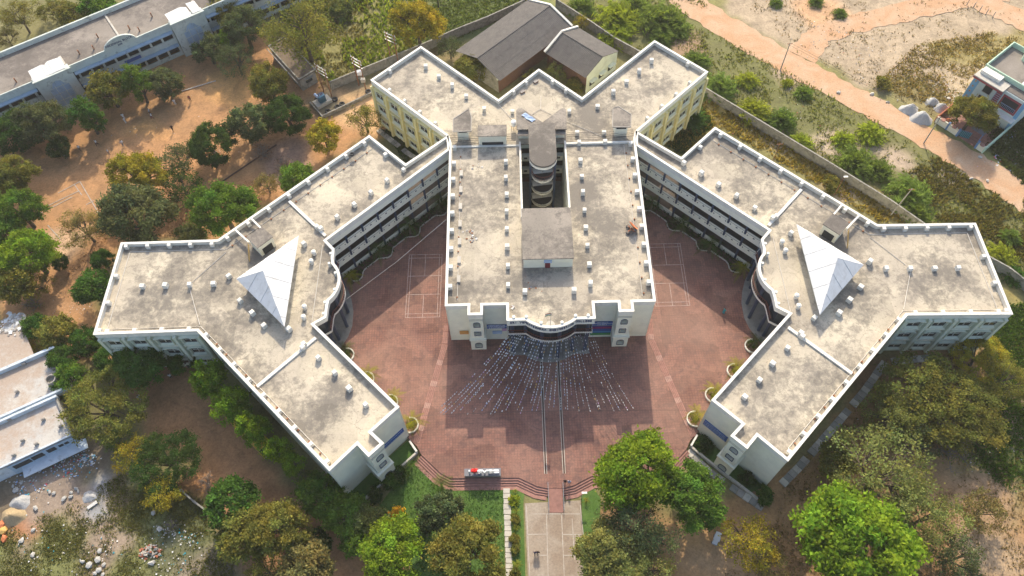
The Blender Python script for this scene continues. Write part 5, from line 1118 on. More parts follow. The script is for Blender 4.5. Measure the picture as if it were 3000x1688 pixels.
def proto(kind, var=0, hi=False):
    if (kind, var, hi) in PROTO: return PROTO[(kind, var, hi)]
    rng = np.random.default_rng(abs(hash((kind, var))) % 1000 if False else sum(map(ord, kind))*7+var*101)
    bark = 'bark'; q_, s_, c_, r_ = (2.9, 0.60, 1.7, 0.74) if hi else (1.25, 0.9, 1.2, 0.92)      # large crowns carry more, smaller sprays
    if kind == 'neem':
        C = shell(int(70*c_), rng, 0.45, 0.95)*np.array([1, 1, 0.78])+np.array([0, 0, 1.3]); V = leaves(C, int(6200*q_), 0.115*r_, 0.075*s_, rng); m = limbs(C, 0.75, 1.3, 0.075, rng, 6, 16); zc = 1.3
    elif kind == 'mango':
        C = shell(int(110*c_), rng, 0.6, 0.95, -0.6)*np.array([1, 1, 0.85])+np.array([0, 0, 1.12]); V = leaves(C, int(7500*q_), 0.1*r_, 0.07*s_, rng, 1.9, 0.4); m = limbs(C, 0.6, 1.1, 0.08, rng, 5, 8); zc = 1.12
    elif kind == 'rain':
        nc = int(85*c_); a = rng.uniform(0, 2*np.pi, nc); r = rng.random(nc)**0.5*0.98; C = np.stack([r*np.cos(a), r*np.sin(a), 0.98-0.3*r*r+rng.normal(0, 0.055, nc)], 1); V = leaves(C, int(4200*q_), 0.085*r_, 0.05*s_, rng, 1.6, 1.0, 0.4, 0.4); m = limbs(C, 0.35, 0.9, 0.055, rng, 8, 40); zc = 0.9
    elif kind == 'sparse':
        C = shell(int(75*c_), rng, 0.35, 1.0, -0.5)*np.array([1, 1, 0.65])+np.array([0, 0, 1.0]); V = leaves(C, int(2300*q_), 0.11*r_, 0.052*s_, rng, 1.6, 0.7); m = limbs(C, 0.45, 1.0, 0.05, rng, 9, 60); zc = 1.0
    elif kind == 'column':
        C = shell(int(70*c_), rng, 0.4, 0.95, -0.8)*np.array([0.95, 0.95, 1.3])+np.array([0, 0, 1.75]); V = leaves(C, int(5600*q_), 0.11*r_, 0.075*s_, rng); m = limbs(C, 0.6, 1.7, 0.075, rng, 4, 8); zc = 1.75
    elif kind == 'bush':
        C = shell(45, rng, 0.4, 0.9, -0.2)*np.array([1, 1, 0.75])+np.array([0, 0, 0.42]); V = leaves(C, 3000, 0.13, 0.10, rng); m = limbs(C, 0.12, 0.4, 0.035, rng, 6, 8); zc = 0.5
    elif kind == 'acacia':
        nb = 240; a = rng.uniform(0, 2*np.pi, nb); el = rng.uniform(0.15, 1.45, nb); L = rng.uniform(0.6, 1.05, nb); P0 = []; ci = []
        for i in range(nb):
            t = np.linspace(0.3, 1, 20)[:, None]; dirv = np.array([np.cos(a[i])*np.cos(el[i]), np.sin(a[i])*np.cos(el[i]), np.sin(el[i])]); q = dirv*L[i]*t*np.array([1, 1, 0.72])+np.array([0, 0, 0.12])-np.array([0, 0, 0.22])*t**2.4; P0.append(q); ci += [i]*20
        C = np.concatenate(P0); ci = np.array(ci); n = len(C); rng2 = rng
        d = np.zeros((n, 3)); d[:-1] = C[1:]-C[:-1]; d[-1] = d[-2]; d /= np.linalg.norm(d, axis=1)[:, None]+1e-6; nz = rng.normal(0, .5, (n, 3)); nz[:, 2] += 1; t = np.cross(nz, d); t /= np.linalg.norm(t, axis=1)[:, None]; t += d*0.5
        s = 0.085*rng.uniform(0.6, 1.3, (n, 1)); w = d*0.022; p = C+rng.normal(0, 0.018, (n, 3)); VV = np.stack([p-t*s, p-w, p+t*s, p+w], 1).reshape(-1, 3); cl = 1+rng.uniform(-0.3, 0.3, nb); T = np.stack([cl[ci]*rng.uniform(0.8, 1.2, n)]*3, 1)*np.array([1.0, 1.0, 1.0]); V = (VV, np.arange(4*n).reshape(n, 4), T)
        m = MB()
        for i in range(0, nb, 8): m.tube([(0, 0, -0.03), tuple(P0[i][2]), tuple(P0[i][12])], [0.03, 0.015, 0.006], 4)
        zc = 0.4
    elif kind == 'bare':
        m = MB(); bark = 'bark_pale'; C = []
        for i in range(26):
            a = rng.uniform(0, 2*np.pi); el = rng.uniform(0.3, 1.4); q = Vector((math.cos(a)*math.cos(el), math.sin(a)*math.cos(el), math.sin(el)))*rng.uniform(0.6, 0.95); mid = q*0.5+Vector((0, 0, 0.08)); m.tube([(0, 0, -0.02), mid, q], [0.028, 0.016, 0.006], 4)
            for j in range(9):
                t = rng.uniform(0.4, 1.0); s0 = mid.lerp(q, t); e = s0+Vector(rng.normal(0, 0.17, 3)); e.z = max(e.z, 0.05); m.tube([s0, e], [0.009, 0.003], 3); C.append(e)
        C = np.array([tuple(c) for c in C]); V = leaves(C, 260, 0.05, 0.05, rng); zc = 0.45
    elif kind == 'palm' or kind == 'fan':
        V0 = []; T0 = []; nf = 11 if kind == 'palm' else 11
        for i in range(nf):
            a = 2*math.pi*i/nf+rng.uniform(-.2, .2); el = rng.uniform(0.5, 1.2) if i % 3 else rng.uniform(0.1, 0.4); d = np.array([math.cos(a), math.sin(a), 0]); sd_ = np.array([-math.sin(a), math.cos(a), 0]); Lf = rng.uniform(0.85, 1.05); tt = np.linspace(0, 1, 15); sh_ = rng.uniform(0.75, 1.2)
            sp_ = [np.array([0, 0, 1.0])+d*Lf*t*math.cos(el*(1-t*0.3))+np.array([0, 0, Lf*(math.sin(el)*t-0.95*t*t)]) for t in tt]
            for k in range(1, 15):
                w_ = 0.15*math.sin(math.pi*(0.12+0.86*tt[k]))+0.03; c = sp_[k]; g = (sp_[k]-sp_[k-1])
                for sg in (-1, 1):
                    tip = c+sd_*sg*w_+g*1.4-np.array([0, 0, 0.3*w_]); V0 += [c-g*0.3, c+g*0.25, tip, tip-g*0.12]; T0.append(np.array([1, 1, 1])*sh_*rng.uniform(0.85, 1.15))
        V = (np.array(V0), np.arange(len(V0)).reshape(-1, 4), np.array(T0)); m = MB(); m.tube([(0, 0, -0.05), (0.01, 0, 0.5), (0, 0, 1.02)], [0.11, 0.075, 0.06], 8); zc = 1.0
    cm = raw_mesh('crown', V[0], V[1], 'leaf', V[2]); tm = m.mesh('trunk', bark, True); PROTO[(kind, var, hi)] = (cm, tm, zc); return PROTO[(kind, var, hi)]
NV = {'neem': 3, 'mango': 3, 'rain': 3, 'sparse': 3, 'column': 2, 'bush': 2, 'acacia': 3, 'bare': 2, 'palm': 2, 'fan': 1}
GREENS = {'bright': (0.207, 0.306, 0.028), 'green': (0.129, 0.217, 0.033), 'dark': (0.065, 0.113, 0.026), 'deep': (0.084, 0.166, 0.030), 'olive': (0.213, 0.210, 0.048), 'greygreen': (0.129, 0.157, 0.067), 'yellowgreen': (0.366, 0.316, 0.038), 'yellow': (0.762, 0.540, 0.045),
          'brownolive': (0.244, 0.210, 0.075), 'thorn': (0.190, 0.263, 0.053), 'lime': (0.336, 0.390, 0.045), 'purple': (0.260, 0.166, 0.128), 'pale': (0.229, 0.247, 0.075)}
CNT = {}
def plant(px, py, rpx, kind, col, name, label, cat='tree', zs=1.0, group=None, z0=0.0):
    """one plant: rpx is its crown radius as the photograph shows it; it stands where that crown's centre projects"""
    v = CNT.get(kind, 0); CNT[kind] = v+1; r = rpx*mpp(px, py, 4.0); cm, tm, zc = proto(kind, v % NV[kind], r > 4.2 and kind in ('neem', 'mango', 'rain', 'sparse', 'column'))
    hz = r*zs; x, y = P(px, py, z0+zc*hz); rz = random.uniform(0, 6.28)
    t = link(name, None, None, (x, y, z0), rz, (r, r*random.uniform(0.92, 1.08), hz)); t.empty_display_size = 0.3; tag(t, label, cat, group, 'thing')
    c = link('crown', cm, t); k = random.uniform(0.9, 1.1); g = GREENS[col]; c.color = (g[0]*k*random.uniform(0.94, 1.06), g[1]*k, g[2]*k, 1); link('trunk', tm, t); return t
TREES = [
 # behind and beside the long grey block
 (52, 44, 60, 'sparse', 'olive', 'thin olive tree with dark forked trunk behind the long grey block'), (150, 22, 48, 'rain', 'olive', 'olive spreading tree behind the long block, second from the corner'), (215, 45, 45, 'neem', 'olive', 'rounded olive tree right against the rear parapet of the long block'), (285, 25, 50, 'neem', 'green', 'greener tree behind the long block near its roof joint'), (20, 110, 36, 'sparse', 'brownolive', 'brownish thin bush at the rear wall of the long block'),
 (655, 25, 60, 'neem', 'olive', 'dark olive tree at the far end of the long block'), (712, 75, 66, 'neem', 'greygreen', 'tall grey-green tree beside the second stair pylon'), (668, 118, 40, 'neem', 'bright', 'bright green crown against the second stair pylon'), (612, 148, 48, 'mango', 'greygreen', 'small dusty tree at the foot of the second stair pylon'), (690, 172, 58, 'sparse', 'greygreen', 'open-crowned tree in the yard below the second stair pylon'),
 (315, 262, 58, 'neem', 'olive', 'olive tree in front of the long block between the two stair pylons'), (400, 243, 48, 'column', 'green', 'tall bright egg-shaped tree in front of the blue sign of the long block'), (486, 243, 50, 'mango', 'greygreen', 'dusty round tree right of the egg-shaped tree in the yard'), (44, 385, 70, 'mango', 'dark', 'dark tree at the picture edge below the long block'), (125, 355, 72, 'neem', 'greygreen', 'broad dusky tree under the first stair pylon'), (250, 338, 50, 'column', 'deep', 'bright egg-shaped tree in front of the first stair pylon'),
 (170, 430, 36, 'mango', 'dark', 'small dark tree in the shade under the dusky tree'),
 # dirt yard
 (788, 248, 66, 'neem', 'olive', 'olive tree between the brown store and the yard'), (843, 335, 66, 'mango', 'dark', 'dense dark green tree beside the low kerb of the transformer yard'), (728, 361, 60, 'mango', 'greygreen', 'grey-green round tree in the middle of the dirt yard'), (620, 425, 64, 'mango', 'dark', 'dark leafy tree with clear white-banded trunk in the dirt yard'), (950, 400, 52, 'neem', 'yellowgreen', 'yellow-green tree below the transformer yard kerb'), (1068, 350, 52, 'sparse', 'olive', 'feathery half-bare tree at the yellow corner of the rear arm'),
 (518, 470, 60, 'sparse', 'greygreen', 'thin silvery tree behind the yellow tree in the yard'), (535, 545, 62, 'sparse', 'dark', 'dark leaning tree on the yard kerb beside the yellow tree'), (402, 510, 78, 'neem', 'yellowgreen', 'yellow-green tree beside the chalk marks in the dirt yard'), (396, 628, 108, 'neem', 'greygreen', 'largest grey-green tree behind the end arm of the wing'), (245, 668, 72, 'sparse', 'brownolive', 'half-bare brown tree beside the big grey-green tree'), (650, 612, 90, 'neem', 'green', 'green tree against the rear parapet of the wing by the roof ladder'), (868, 518, 52, 'neem', 'green', 'small green tree close to the wing parapet with the tyre'), (560, 690, 46, 'bush', 'greygreen', 'grey-green shrub against the wing parapet corner', 'shrub'),
 (770, 445, 46, 'bare', 'purple', 'leafless purple-brown shrub beside the yard kerb', 'shrub'), (835, 480, 44, 'bare', 'purple', 'leafless brown shrub nearest the small green tree', 'shrub'), (780, 540, 40, 'sparse', 'brownolive', 'brown shrub behind the wing parapet', 'shrub'),
 # left edge
 (40, 520, 66, 'neem', 'olive', 'olive tree at the picture edge under the dark tree'), (52, 612, 70, 'neem', 'green', 'green tree at the picture edge beside the chalk court'), (25, 690, 62, 'neem', 'green', 'fresh green tree at the picture edge, above the brightest one'), (85, 745, 84, 'neem', 'bright', 'brightest green tree at the picture edge of the dirt yard'), (40, 830, 66, 'neem', 'olive', 'dusty olive tree at the picture edge below the brightest one'), (176, 768, 26, 'mango', 'dark', 'small dark sapling in the orange dirt', 'sapling'), (118, 835, 40, 'sparse', 'olive', 'thin olive tree beside the parked scooter', ),
 (276, 840, 62, 'neem', 'deep', 'bright green tree touching the outer corner of the wing'), (300, 760, 34, 'neem', 'deep', 'small green tree behind the outer wing parapet'), (248, 1000, 46, 'mango', 'deep', 'round deep green tree off the outer end of the wing'),
 (95, 890, 48, 'bare', 'pale', 'pale leafless shrub beyond the ruined terrace', 'shrub'), (108, 958, 42, 'neem', 'deep', 'green tree at the terrace corner'), (160, 972, 56, 'neem', 'olive', 'olive tree beside the terrace corner'), (84, 1010, 32, 'sparse', 'yellowgreen', 'yellowish bush hanging over the terrace parapet', 'shrub'), (120, 1025, 28, 'sparse', 'yellowgreen', 'sparse yellow bush on the terrace edge', 'shrub'), (181, 1048, 44, 'neem', 'deep', 'green tree beside the water ring'), (203, 1115, 52, 'neem', 'green', 'green tree overhanging the lower terrace'),
 # before the left wing
 (318, 1050, 44, 'neem', 'deep', 'leftmost of the dark green trees under the windows of the wing'), (414, 1066, 80, 'neem', 'deep', 'largest dark green tree under the windows of the wing'), (533, 1052, 48, 'mango', 'deep', 'round dark tree in the inner corner of the wing'), (291, 1180, 118, 'rain', 'olive', 'big olive umbrella tree between the terrace and the brown drive'),
 (615, 1110, 54, 'neem', 'bright', 'first bright tree of the row along the wing wall'), (679, 1188, 56, 'neem', 'bright', 'second bright tree of the row along the wing wall'), (745, 1262, 46, 'neem', 'bright', 'third bright tree of the row, over the yellow bus'), (818, 1322, 38, 'neem', 'bright', 'fourth tree of the row, at the nose of the yellow bus'), (862, 1362, 34, 'neem', 'bright', 'fifth and smallest tree of the row along the wing wall'), (901, 1405, 34, 'sparse', 'pale', 'pale thin bush at the end of the tree row', 'shrub'),
 # waste ground
 (481, 1345, 100, 'rain', 'dark', 'dark umbrella tree over the waste ground'), (387, 1335, 58, 'sparse', 'yellowgreen', 'yellow-flecked thin tree beside the dark umbrella tree'), (478, 1447, 60, 'sparse', 'yellowgreen', 'yellow-green thin tree at the broken wall stub'), (682, 1480, 80, 'mango', 'deep', 'dense round dark tree beside the broken wall stub'), (705, 1575, 78, 'neem', 'olive', 'olive tree below the dense round tree'), (501, 1537, 36, 'bare', 'pale', 'leafless bush alone on the waste ground', 'shrub'), (606, 1412, 46, 'bare', 'purple', 'leafless grey bush on the brown drive edge', 'shrub'), (340, 1290, 42, 'sparse', 'green', 'low green bush beside the rubbish heap', 'shrub'),
 # bottom
 (939, 1452, 66, 'neem', 'green', 'green tree at the foot of the wing end wall'), (1012, 1508, 68, 'neem', 'green', 'green tree between the wing end and the yellow bush'), (1085, 1537, 58, 'neem', 'pale', 'pale green tree beside the yellow bush'), (1164, 1519, 34, 'bush', 'yellow', 'round golden-yellow bush beside the lawn', 'shrub'), (1289, 1506, 68, 'mango', 'greygreen', 'dusky round tree on the lawn beside the fan palm'), (1143, 1616, 98, 'neem', 'bright', 'large vivid green tree at the bottom of the lawn'), (1362, 1625, 108, 'neem', 'olive', 'large olive tree flecked with yellow beside the slab path'), (1041, 1580, 54, 'neem', 'green', 'green tree left of the vivid tree'), (930, 1590, 42, 'mango', 'dark', 'dark small tree on the brown drive'), (814, 1543, 90, 'neem', 'olive', 'broad olive tree beside the brown drive'), (895, 1660, 84, 'neem', 'brownolive', 'yellow-brown tree at the bottom picture edge'), (780, 1672, 60, 'sparse', 'olive', 'thin olive tree in the bottom corner by the drive'),
 (1140, 1408, 30, 'bush', 'deep', 'deep green shrub before the stair shaft of the wing', 'shrub'), (1172, 1390, 26, 'bush', 'dark', 'dark shrub along the white retaining wall', 'shrub'), (1100, 1450, 26, 'bush', 'dark', 'dark shrub at the shaded corner of the wing end', 'shrub'),
 (1858, 1388, 128, 'neem', 'bright', 'huge bright green tree hiding the corner of the plaza steps'), (2028, 1452, 98, 'neem', 'green', 'big green tree joined to the huge bright one'), (1864, 1545, 122, 'sparse', 'greygreen', 'grey half-bare tree below the huge bright tree'), (1791, 1635, 100, 'neem', 'pale', 'dusty green tree beside the drive edge'), (1905, 1665, 80, 'sparse', 'pale', 'thin tree at the bottom edge right of the drive'), (2062, 1304, 28, 'bush', 'dark', 'small dark bush under the blue board of the wing end', 'shrub'), (2200, 1590, 84, 'sparse', 'yellowgreen', 'thin yellowish tree beside the parked white cart'), (2255, 1650, 60, 'sparse', 'brownolive', 'thin brownish tree at the bottom edge beyond the white cart'),
 (2240, 1450, 30, 'bush', 'deep', 'green shrub at the corner of the wing end court', 'shrub'), (2190, 1405, 26, 'bush', 'dark', 'dark shrub against the wing end wall', 'shrub'),
 (2498, 1585, 166, 'neem', 'bright', 'enormous vivid lime-green tree at the bottom edge'), (2575, 1400, 160, 'sparse', 'pale', 'wide half-bare brown tree above the lime-green tree'), (2700, 1520, 115, 'sparse', 'pale', 'half-bare tree right of the lime-green tree'), (2790, 1315, 84, 'bare', 'pale', 'grey leafless tree over the grass'), (2454, 1353, 60, 'neem', 'olive', 'olive tree nearest the drain slabs'), (2680, 1260, 80, 'sparse', 'greygreen', 'grey thin tree between the olive crowns'),
 (2730, 1145, 140, 'rain', 'olive', 'large olive umbrella tree below the outer end of the wing'), (2880, 1035, 82, 'rain', 'yellowgreen', 'yellow-olive umbrella tree over the ruined slab'), (2830, 1200, 120, 'rain', 'olive', 'olive umbrella tree nearest the green grass'), (2610, 1215, 80, 'sparse', 'pale', 'thin pale tree beside the brown bank'), (2940, 1110, 80, 'sparse', 'olive', 'thin olive tree at the right picture edge'), (2880, 1500, 70, 'sparse', 'brownolive', 'sparse brown bush on the bare ground by the corner', 'shrub'), (2800, 1630, 80, 'sparse', 'greygreen', 'grey sparse tree at the bottom corner'),
 # back
 (885, 85, 120, 'sparse', 'olive', 'big open olive tree over the brown store'), (1000, 25, 40, 'bush', 'pale', 'pale bush in the crop field beside the big open tree', 'shrub'), (1222, 66, 78, 'neem', 'yellowgreen', 'round golden-olive tree in the crop field'), (1318, 140, 42, 'sparse', 'greygreen', 'slim tree behind the corner of the rear arm'), (1382, 198, 50, 'neem', 'olive', 'olive tree beside the large corrugated shed'), (1565, 232, 34, 'bush', 'olive', 'bush beside the brick wall of the large shed', 'shrub'), (1625, 210, 34, 'sparse', 'pale', 'thin bush in the corner between the sheds', 'shrub'), (1685, 250, 28, 'bush', 'olive', 'bush below the smaller shed', 'shrub'), (1705, 62, 24, 'sparse', 'yellowgreen', 'yellow sapling at the verge of the smaller shed', 'sapling'),
 # thorn scrub
 (1704, 17, 56, 'acacia', 'thorn', 'thorn bush at the corner of the boundary wall behind the sheds', 'bush'), (1806, 40, 84, 'acacia', 'lime', 'lime-green thorn bush beyond the smaller shed', 'bush'), (1806, 98, 62, 'acacia', 'lime', 'yellow-green thorn bush hanging over the boundary wall', 'bush'), (1864, 4, 56, 'acacia', 'thorn', 'thorn bush at the top picture edge', 'bush'), (1937, 45, 88, 'acacia', 'thorn', 'large dark thorn bush beside the track bend', 'bush'), (1985, 72, 56, 'acacia', 'thorn', 'thorn bush right of the large dark one', 'bush'), (1937, 110, 44, 'acacia', 'thorn', 'small thorn bush behind the parapet corner of the rear arm', 'bush'), (2039, 175, 58, 'acacia', 'thorn', 'thorn bush beyond the end of the rear arm', 'bush'), (2112, 248, 74, 'acacia', 'thorn', 'broad thorn bush against the boundary wall', 'bush'), (2193, 230, 44, 'acacia', 'lime', 'pale lime thorn bush in the scrub', 'bush'), (2210, 318, 64, 'acacia', 'lime', 'lime thorn bush leaning on the boundary wall', 'bush'), (2035, 340, 56, 'acacia', 'deep', 'dark bush between the rear arm and the wing', 'bush'),
 (2291, 345, 64, 'acacia', 'thorn', 'thorn bush midway along the boundary wall', 'bush'), (2358, 268, 36, 'acacia', 'thorn', 'small thorn bush below the power pole', 'bush'), (2556, 384, 56, 'acacia', 'lime', 'round lime thorn bush near the road', 'bush'), (2477, 404, 46, 'acacia', 'lime', 'lime thorn bush beside the round one', 'bush'), (2350, 412, 44, 'acacia', 'lime', 'low lime thorn bush in the dry grass', 'bush'), (2463, 35, 28, 'acacia', 'thorn', 'thorn bush on the red sand', 'bush'), (2393, 2, 28, 'acacia', 'thorn', 'thorn bush at the top edge over the sand', 'bush'), (2588, 245, 24, 'bush', 'olive', 'small olive bush across the road', 'bush'), (2275, 6, 26, 'acacia', 'thorn', 'thorn bush by the track at the top edge', 'bush'), (2308, 240, 24, 'acacia', 'lime', 'tiny lime thorn bush below the roadside', 'bush'),
 (2856, 332, 64, 'neem', 'olive', 'olive tree in the court of the painted house'), (2822, 316, 36, 'neem', 'green', 'green bush beside the painted house', 'bush'),
 (2512, 466, 78, 'acacia', 'thorn', 'large thorn bush beyond the wing parapet', 'bush'), (2580, 492, 56, 'acacia', 'thorn', 'thorn bush just right of the large one', 'bush'), (2672, 560, 90, 'acacia', 'thorn', 'largest thorn bush, behind the leaning pole', 'bush'), (2687, 618, 62, 'acacia', 'thorn', 'thorn bush at the wing parapet beyond the wall', 'bush'), (2935, 742, 60, 'acacia', 'lime', 'lime thorn bush at the right edge by the wall', 'bush'), (2980, 805, 48, 'acacia', 'deep', 'green thorn bush at the right edge below the lime one', 'bush'), (2436, 540, 30, 'bush', 'olive', 'low olive bush by the lamp post', 'bush'), (2965, 690, 40, 'acacia', 'thorn', 'thorn bush in the dark scrub near the right edge', 'bush'),
]
for t_ in TREES:
    px, py, r_, k_, col_, lab = t_[:6]; cat_ = t_[6] if len(t_) > 6 else 'tree'
    nm = {'tree': {'neem': 'broadleaf_tree', 'mango': 'dense_tree', 'rain': 'umbrella_tree', 'sparse': 'thin_tree', 'column': 'egg_shaped_tree', 'bare': 'bare_tree'}.get(k_, 'tree'), 'shrub': 'shrub', 'bush': 'thorn_bush' if k_ == 'acacia' else 'bush', 'sapling': 'sapling'}[cat_]
    plant(px, py, r_, k_, col_, nm, lab, cat_, zs=({615: 1.7, 679: 1.65, 745: 2.0, 818: 2.25, 862: 2.4}.get(px, 1.0))*{'neem': 0.92, 'mango': 0.95, 'acacia': 1.0, 'column': 0.9}.get(k_, 1.0)*random.uniform(0.93, 1.07), group={'bush': 'thorn scrub along the boundary wall', 'shrub': 'shrubs', 'sapling': 'saplings'}.get(cat_, 'campus trees'))
ORD = ('nearest the roof well block', 'second from the roof well block', 'third from the roof well block', 'beside the round bay')
for s, lst, wl in ((-1, [(-19.9, 28.7), (-25.1, 23.0), (-30.3, 17.8), (-35.2, 12.2), (-34.9, -1.9), (-30.6, -6.6), (-26.2, -11.0), (-22.6, -15.3)], 'the dirt-yard side'), (1, [(20.7, 27.4), (25.9, 22.2), (30.3, 17.2), (35.2, 12.2), (35.1, -2.2), (31.2, -6.8), (26.9, -11.1), (23.3, -15.2)], 'the road side')):
    for i, (u, v) in enumerate(lst):
        lab = f'palm under the galleries on {wl}, {ORD[i]}' if i < 4 else f'palm along the wing wall on {wl}, {("just below the round bay", "second below the bay", "third below the bay", "at the wing corner by the steps")[i-4]}'
        big = i < 3; x, y = B(u, v); cm, tm, zc = proto('palm', i % 2); r = (3.0 if big else 2.5)*random.uniform(0.92, 1.08)
        t = link('palm', None, None, (x, y, 0.62), random.uniform(0, 6), (r, r, r*(0.95 if i < 4 else 0.62))); tag(t, lab, 'palm', 'palms round the plaza', 'thing'); c = link('fronds', cm, t); g = (0.07, 0.12, 0.025) if big else ((0.26, 0.26, 0.025) if i != 4 else (0.06, 0.10, 0.02)); c.color = (*g, 1); link('trunk', tm, t)
for px, py, r_, col_, lab, cat_, kk in ((1292, 1417, 44, (0.11, 0.16, 0.03), 'big feathery palm at the bend of the plaza steps', 'palm', 'palm'), (1233, 1520, 30, (0.09, 0.13, 0.07), 'grey-green fan palm beside the dusky round tree', 'palm', 'fan'), (1204, 1364, 26, (0.10, 0.16, 0.03), 'small palm at the end of the white retaining wall', 'palm', 'palm'), (1509, 1440, 14, (0.24, 0.24, 0.03), 'yellow-green palm nearest the steps in the drive border', 'palm', 'palm'), (1512, 1497, 19, (0.24, 0.26, 0.03), 'yellow palm second from the steps in the drive border', 'palm', 'palm'), (1512, 1548, 17, (0.20, 0.22, 0.03), 'palm third from the steps in the drive border', 'palm', 'palm'), (1515, 1655, 22, (0.26, 0.26, 0.03), 'large yellow palm lowest in the drive border', 'palm', 'palm'), (1718, 1466, 14, (0.28, 0.24, 0.03), 'small yellow palm across the drive under the huge bright tree', 'palm', 'palm')):
    cm, tm, zc = proto(kk, 0); r = r_*mpp(px, py, 2); x, y = P(px, py, r*0.9); t = link('palm', None, None, (x, y, 0), random.uniform(0, 6), (r, r, r)); tag(t, lab, cat_, 'palms', 'thing'); c = link('fronds', cm, t); c.color = (*col_, 1); link('trunk', tm, t)
for py in (1465, 1522, 1580, 1610, 1680):
    plant(1508+random.uniform(-3, 3), py, 17, 'bush', 'lime' if py % 2 else 'olive', 'bush', f'low bush in the drive border, {["level with the slab path top", "between two yellow palms", "above the standing pair", "level with the walking pair", "at the bottom edge"][(1465, 1522, 1580, 1610, 1680).index(py)]}', 'bush', 1.0, 'drive border bushes')
# planting beds under the galleries: soil, scalloped kerb, low hedge
def tufts(name, pts, size, col, blades=4, spread=0.5, tall=1.0, lab=None, var=0.35):
    """low growth nobody could count: blades in clumps at the given ground points (n,3)"""
    rng = RNG; n = len(pts); p = np.repeat(pts, blades, axis=0); m_ = len(p); s = size*rng.uniform(0.5, 1.3, (m_, 1)); a = rng.uniform(0, 2*np.pi, m_); d = np.stack([np.cos(a), np.sin(a), np.zeros(m_)], 1)
    p = p+np.stack([rng.normal(0, spread*size, m_), rng.normal(0, spread*size, m_), np.zeros(m_)], 1); lean = rng.normal(0, 0.5, (m_, 3)); tip = p+np.array([0, 0, 1.0])*s*tall+lean*s*0.8; tip[:, 2] = np.maximum(tip[:, 2], p[:, 2]+0.03)
    V = np.stack([p-d*s*0.45, p+d*s*0.45, tip], 1).reshape(-1, 3); F = np.arange(3*m_).reshape(m_, 3); k = np.repeat(1+rng.uniform(-var, var, n), blades)*rng.uniform(0.8, 1.2, m_); T = np.stack([k*rng.uniform(0.85, 1.15, m_), k, k], 1)
    o = link(name, raw_mesh(name, V, F, 'leaf', T, 3)); o.color = (*col, 1); tag(o, lab, None, None, 'stuff'); return o
def scatter(poly, n, keepout=(), thr=None, scale=5, seed=0):
    xs = [p[0] for p in poly]; ys = [p[1] for p in poly]; x = RNG.uniform(min(xs), max(xs), n*3); y = RNG.uniform(min(ys), max(ys), n*3); k = inpoly(x, y, poly)
    if thr is not None: k &= RNG.random(len(x)) < np.clip((fbm(x, y, scale, seed)-thr+0.16)/0.3, 0.03, 1)**1.6
    for q in keepout: k &= ~inpoly(x, y, q)
    x, y = x[k][:n], y[k][:n]; return np.stack([x, y, np.full(len(x), -0.02)], 1)
BLD = [[B(*p) for p in MAIN]]+[[B(s*u, v) for u, v in ((17, 33), (17.4, 36.6), (24.9, 30), (32.1, 37.1), (56, 14), (72.5, 14), (72.4, -3.8), (56, -3.6), (32.5, -26.7), (23, -17), (37, -3), (37, 13))] for s in (-1, 1)]+[[B(*p) for p in PZ]]
for s in (-1, 1):
    A_ = Vector((17.3, 32.4)); Z_ = Vector((36.6, 13.9)); d = (Z_-A_).normalized(); n = Vector((d.y, -d.x)); n = n if n.y < 0 else -n; L = (Z_-A_).length; edge = []
    for i in range(41):
        t = i/40*L; bulge = max(0, 1-min(abs(t-q)/1.6 for q in (4.5, 11.5, 18.3, 25.4)))
        q = A_+d*t+n*(1.5+1.15*math.sin(bulge*math.pi/2)); edge.append((s*q.x, q.y))
    poly = [B(*p) for p in edge]+[B(s*Z_.x, Z_.y), B(s*A_.x, A_.y)]
    struct('planting_bed', MB().prism(poly, 0.5, 0.68), 'soil')
    m = MB()
    for i in range(40): m.bar((*B(*edge[i]), 0.7), (*B(*edge[i+1]), 0.7), 0.16, 0.22)
    struct('bed_kerb', m, 'concrete_pale')
    pts = scatter(ccw(poly), 900); pts[:, 2] = 0.66; tufts('hedge_growth', pts, 0.34, (0.045, 0.08, 0.02), 6, 0.5, 0.9, 'dark green ground cover in the bed under the galleries')
    # beds with small kerbs along the end arm
    for i, (u, v) in enumerate(((34.6, -2.2), (30.8, -6.8), (26.5, -11.1), (22.9, -15.2))):
        m = MB(); c = (s*(u+0.25), v-0.25); q = [B(c[0]+s*1.25*math.cos(R(t))*(-1), c[1]+1.25*math.sin(R(t))) for t in range(-40, 221-80, 15)]
        q = [B(c[0]-s*1.3*math.cos(R(t)), c[1]+1.3*math.sin(R(t))) for t in range(-100, 101, 20)]
        for k in range(len(q)-1): m.bar((*q[k], 0.75), (*q[k+1], 0.75), 0.2, 0.34)
        struct('bed_kerb', m, 'white'); pts = np.array([(*B(c[0]+random.gauss(0, 0.4), c[1]+random.gauss(0, 0.4)), 0.6) for _ in range(30)]); tufts('bed_growth', pts, 0.28, (0.10, 0.13, 0.03), 4, 0.6, 0.8)
ROADK = [Q([(1960, -10), (2105, 40), (2300, 150), (2600, 320), (3000, 550), (3000, 620), (2600, 370), (2250, 180), (2060, 80)])]
tufts('scrub_grass', scatter(Q([(1650, -60), (2020, -60), (2110, 80), (2260, 170), (2500, 300), (2700, 420), (3000, 600), (3100, 840), (3000, 830), (2720, 670), (2250, 370), (2065, 260), (1800, 110)]), 9000, ROADK, 0.42, 6), 0.36, (0.19, 0.205, 0.055), 4, 0.8, 0.7, 'dry olive scrub grass beyond the boundary wall')
tufts('dark_scrub', scatter(Q([(2640, 520), (2780, 440), (3100, 640), (3100, 840), (2900, 700), (2740, 640)]), 2600, ROADK, 0.42, 4, 2), 0.45, (0.17, 0.15, 0.05), 5, 0.6, 0.8, 'dark low scrub near the right picture edge')
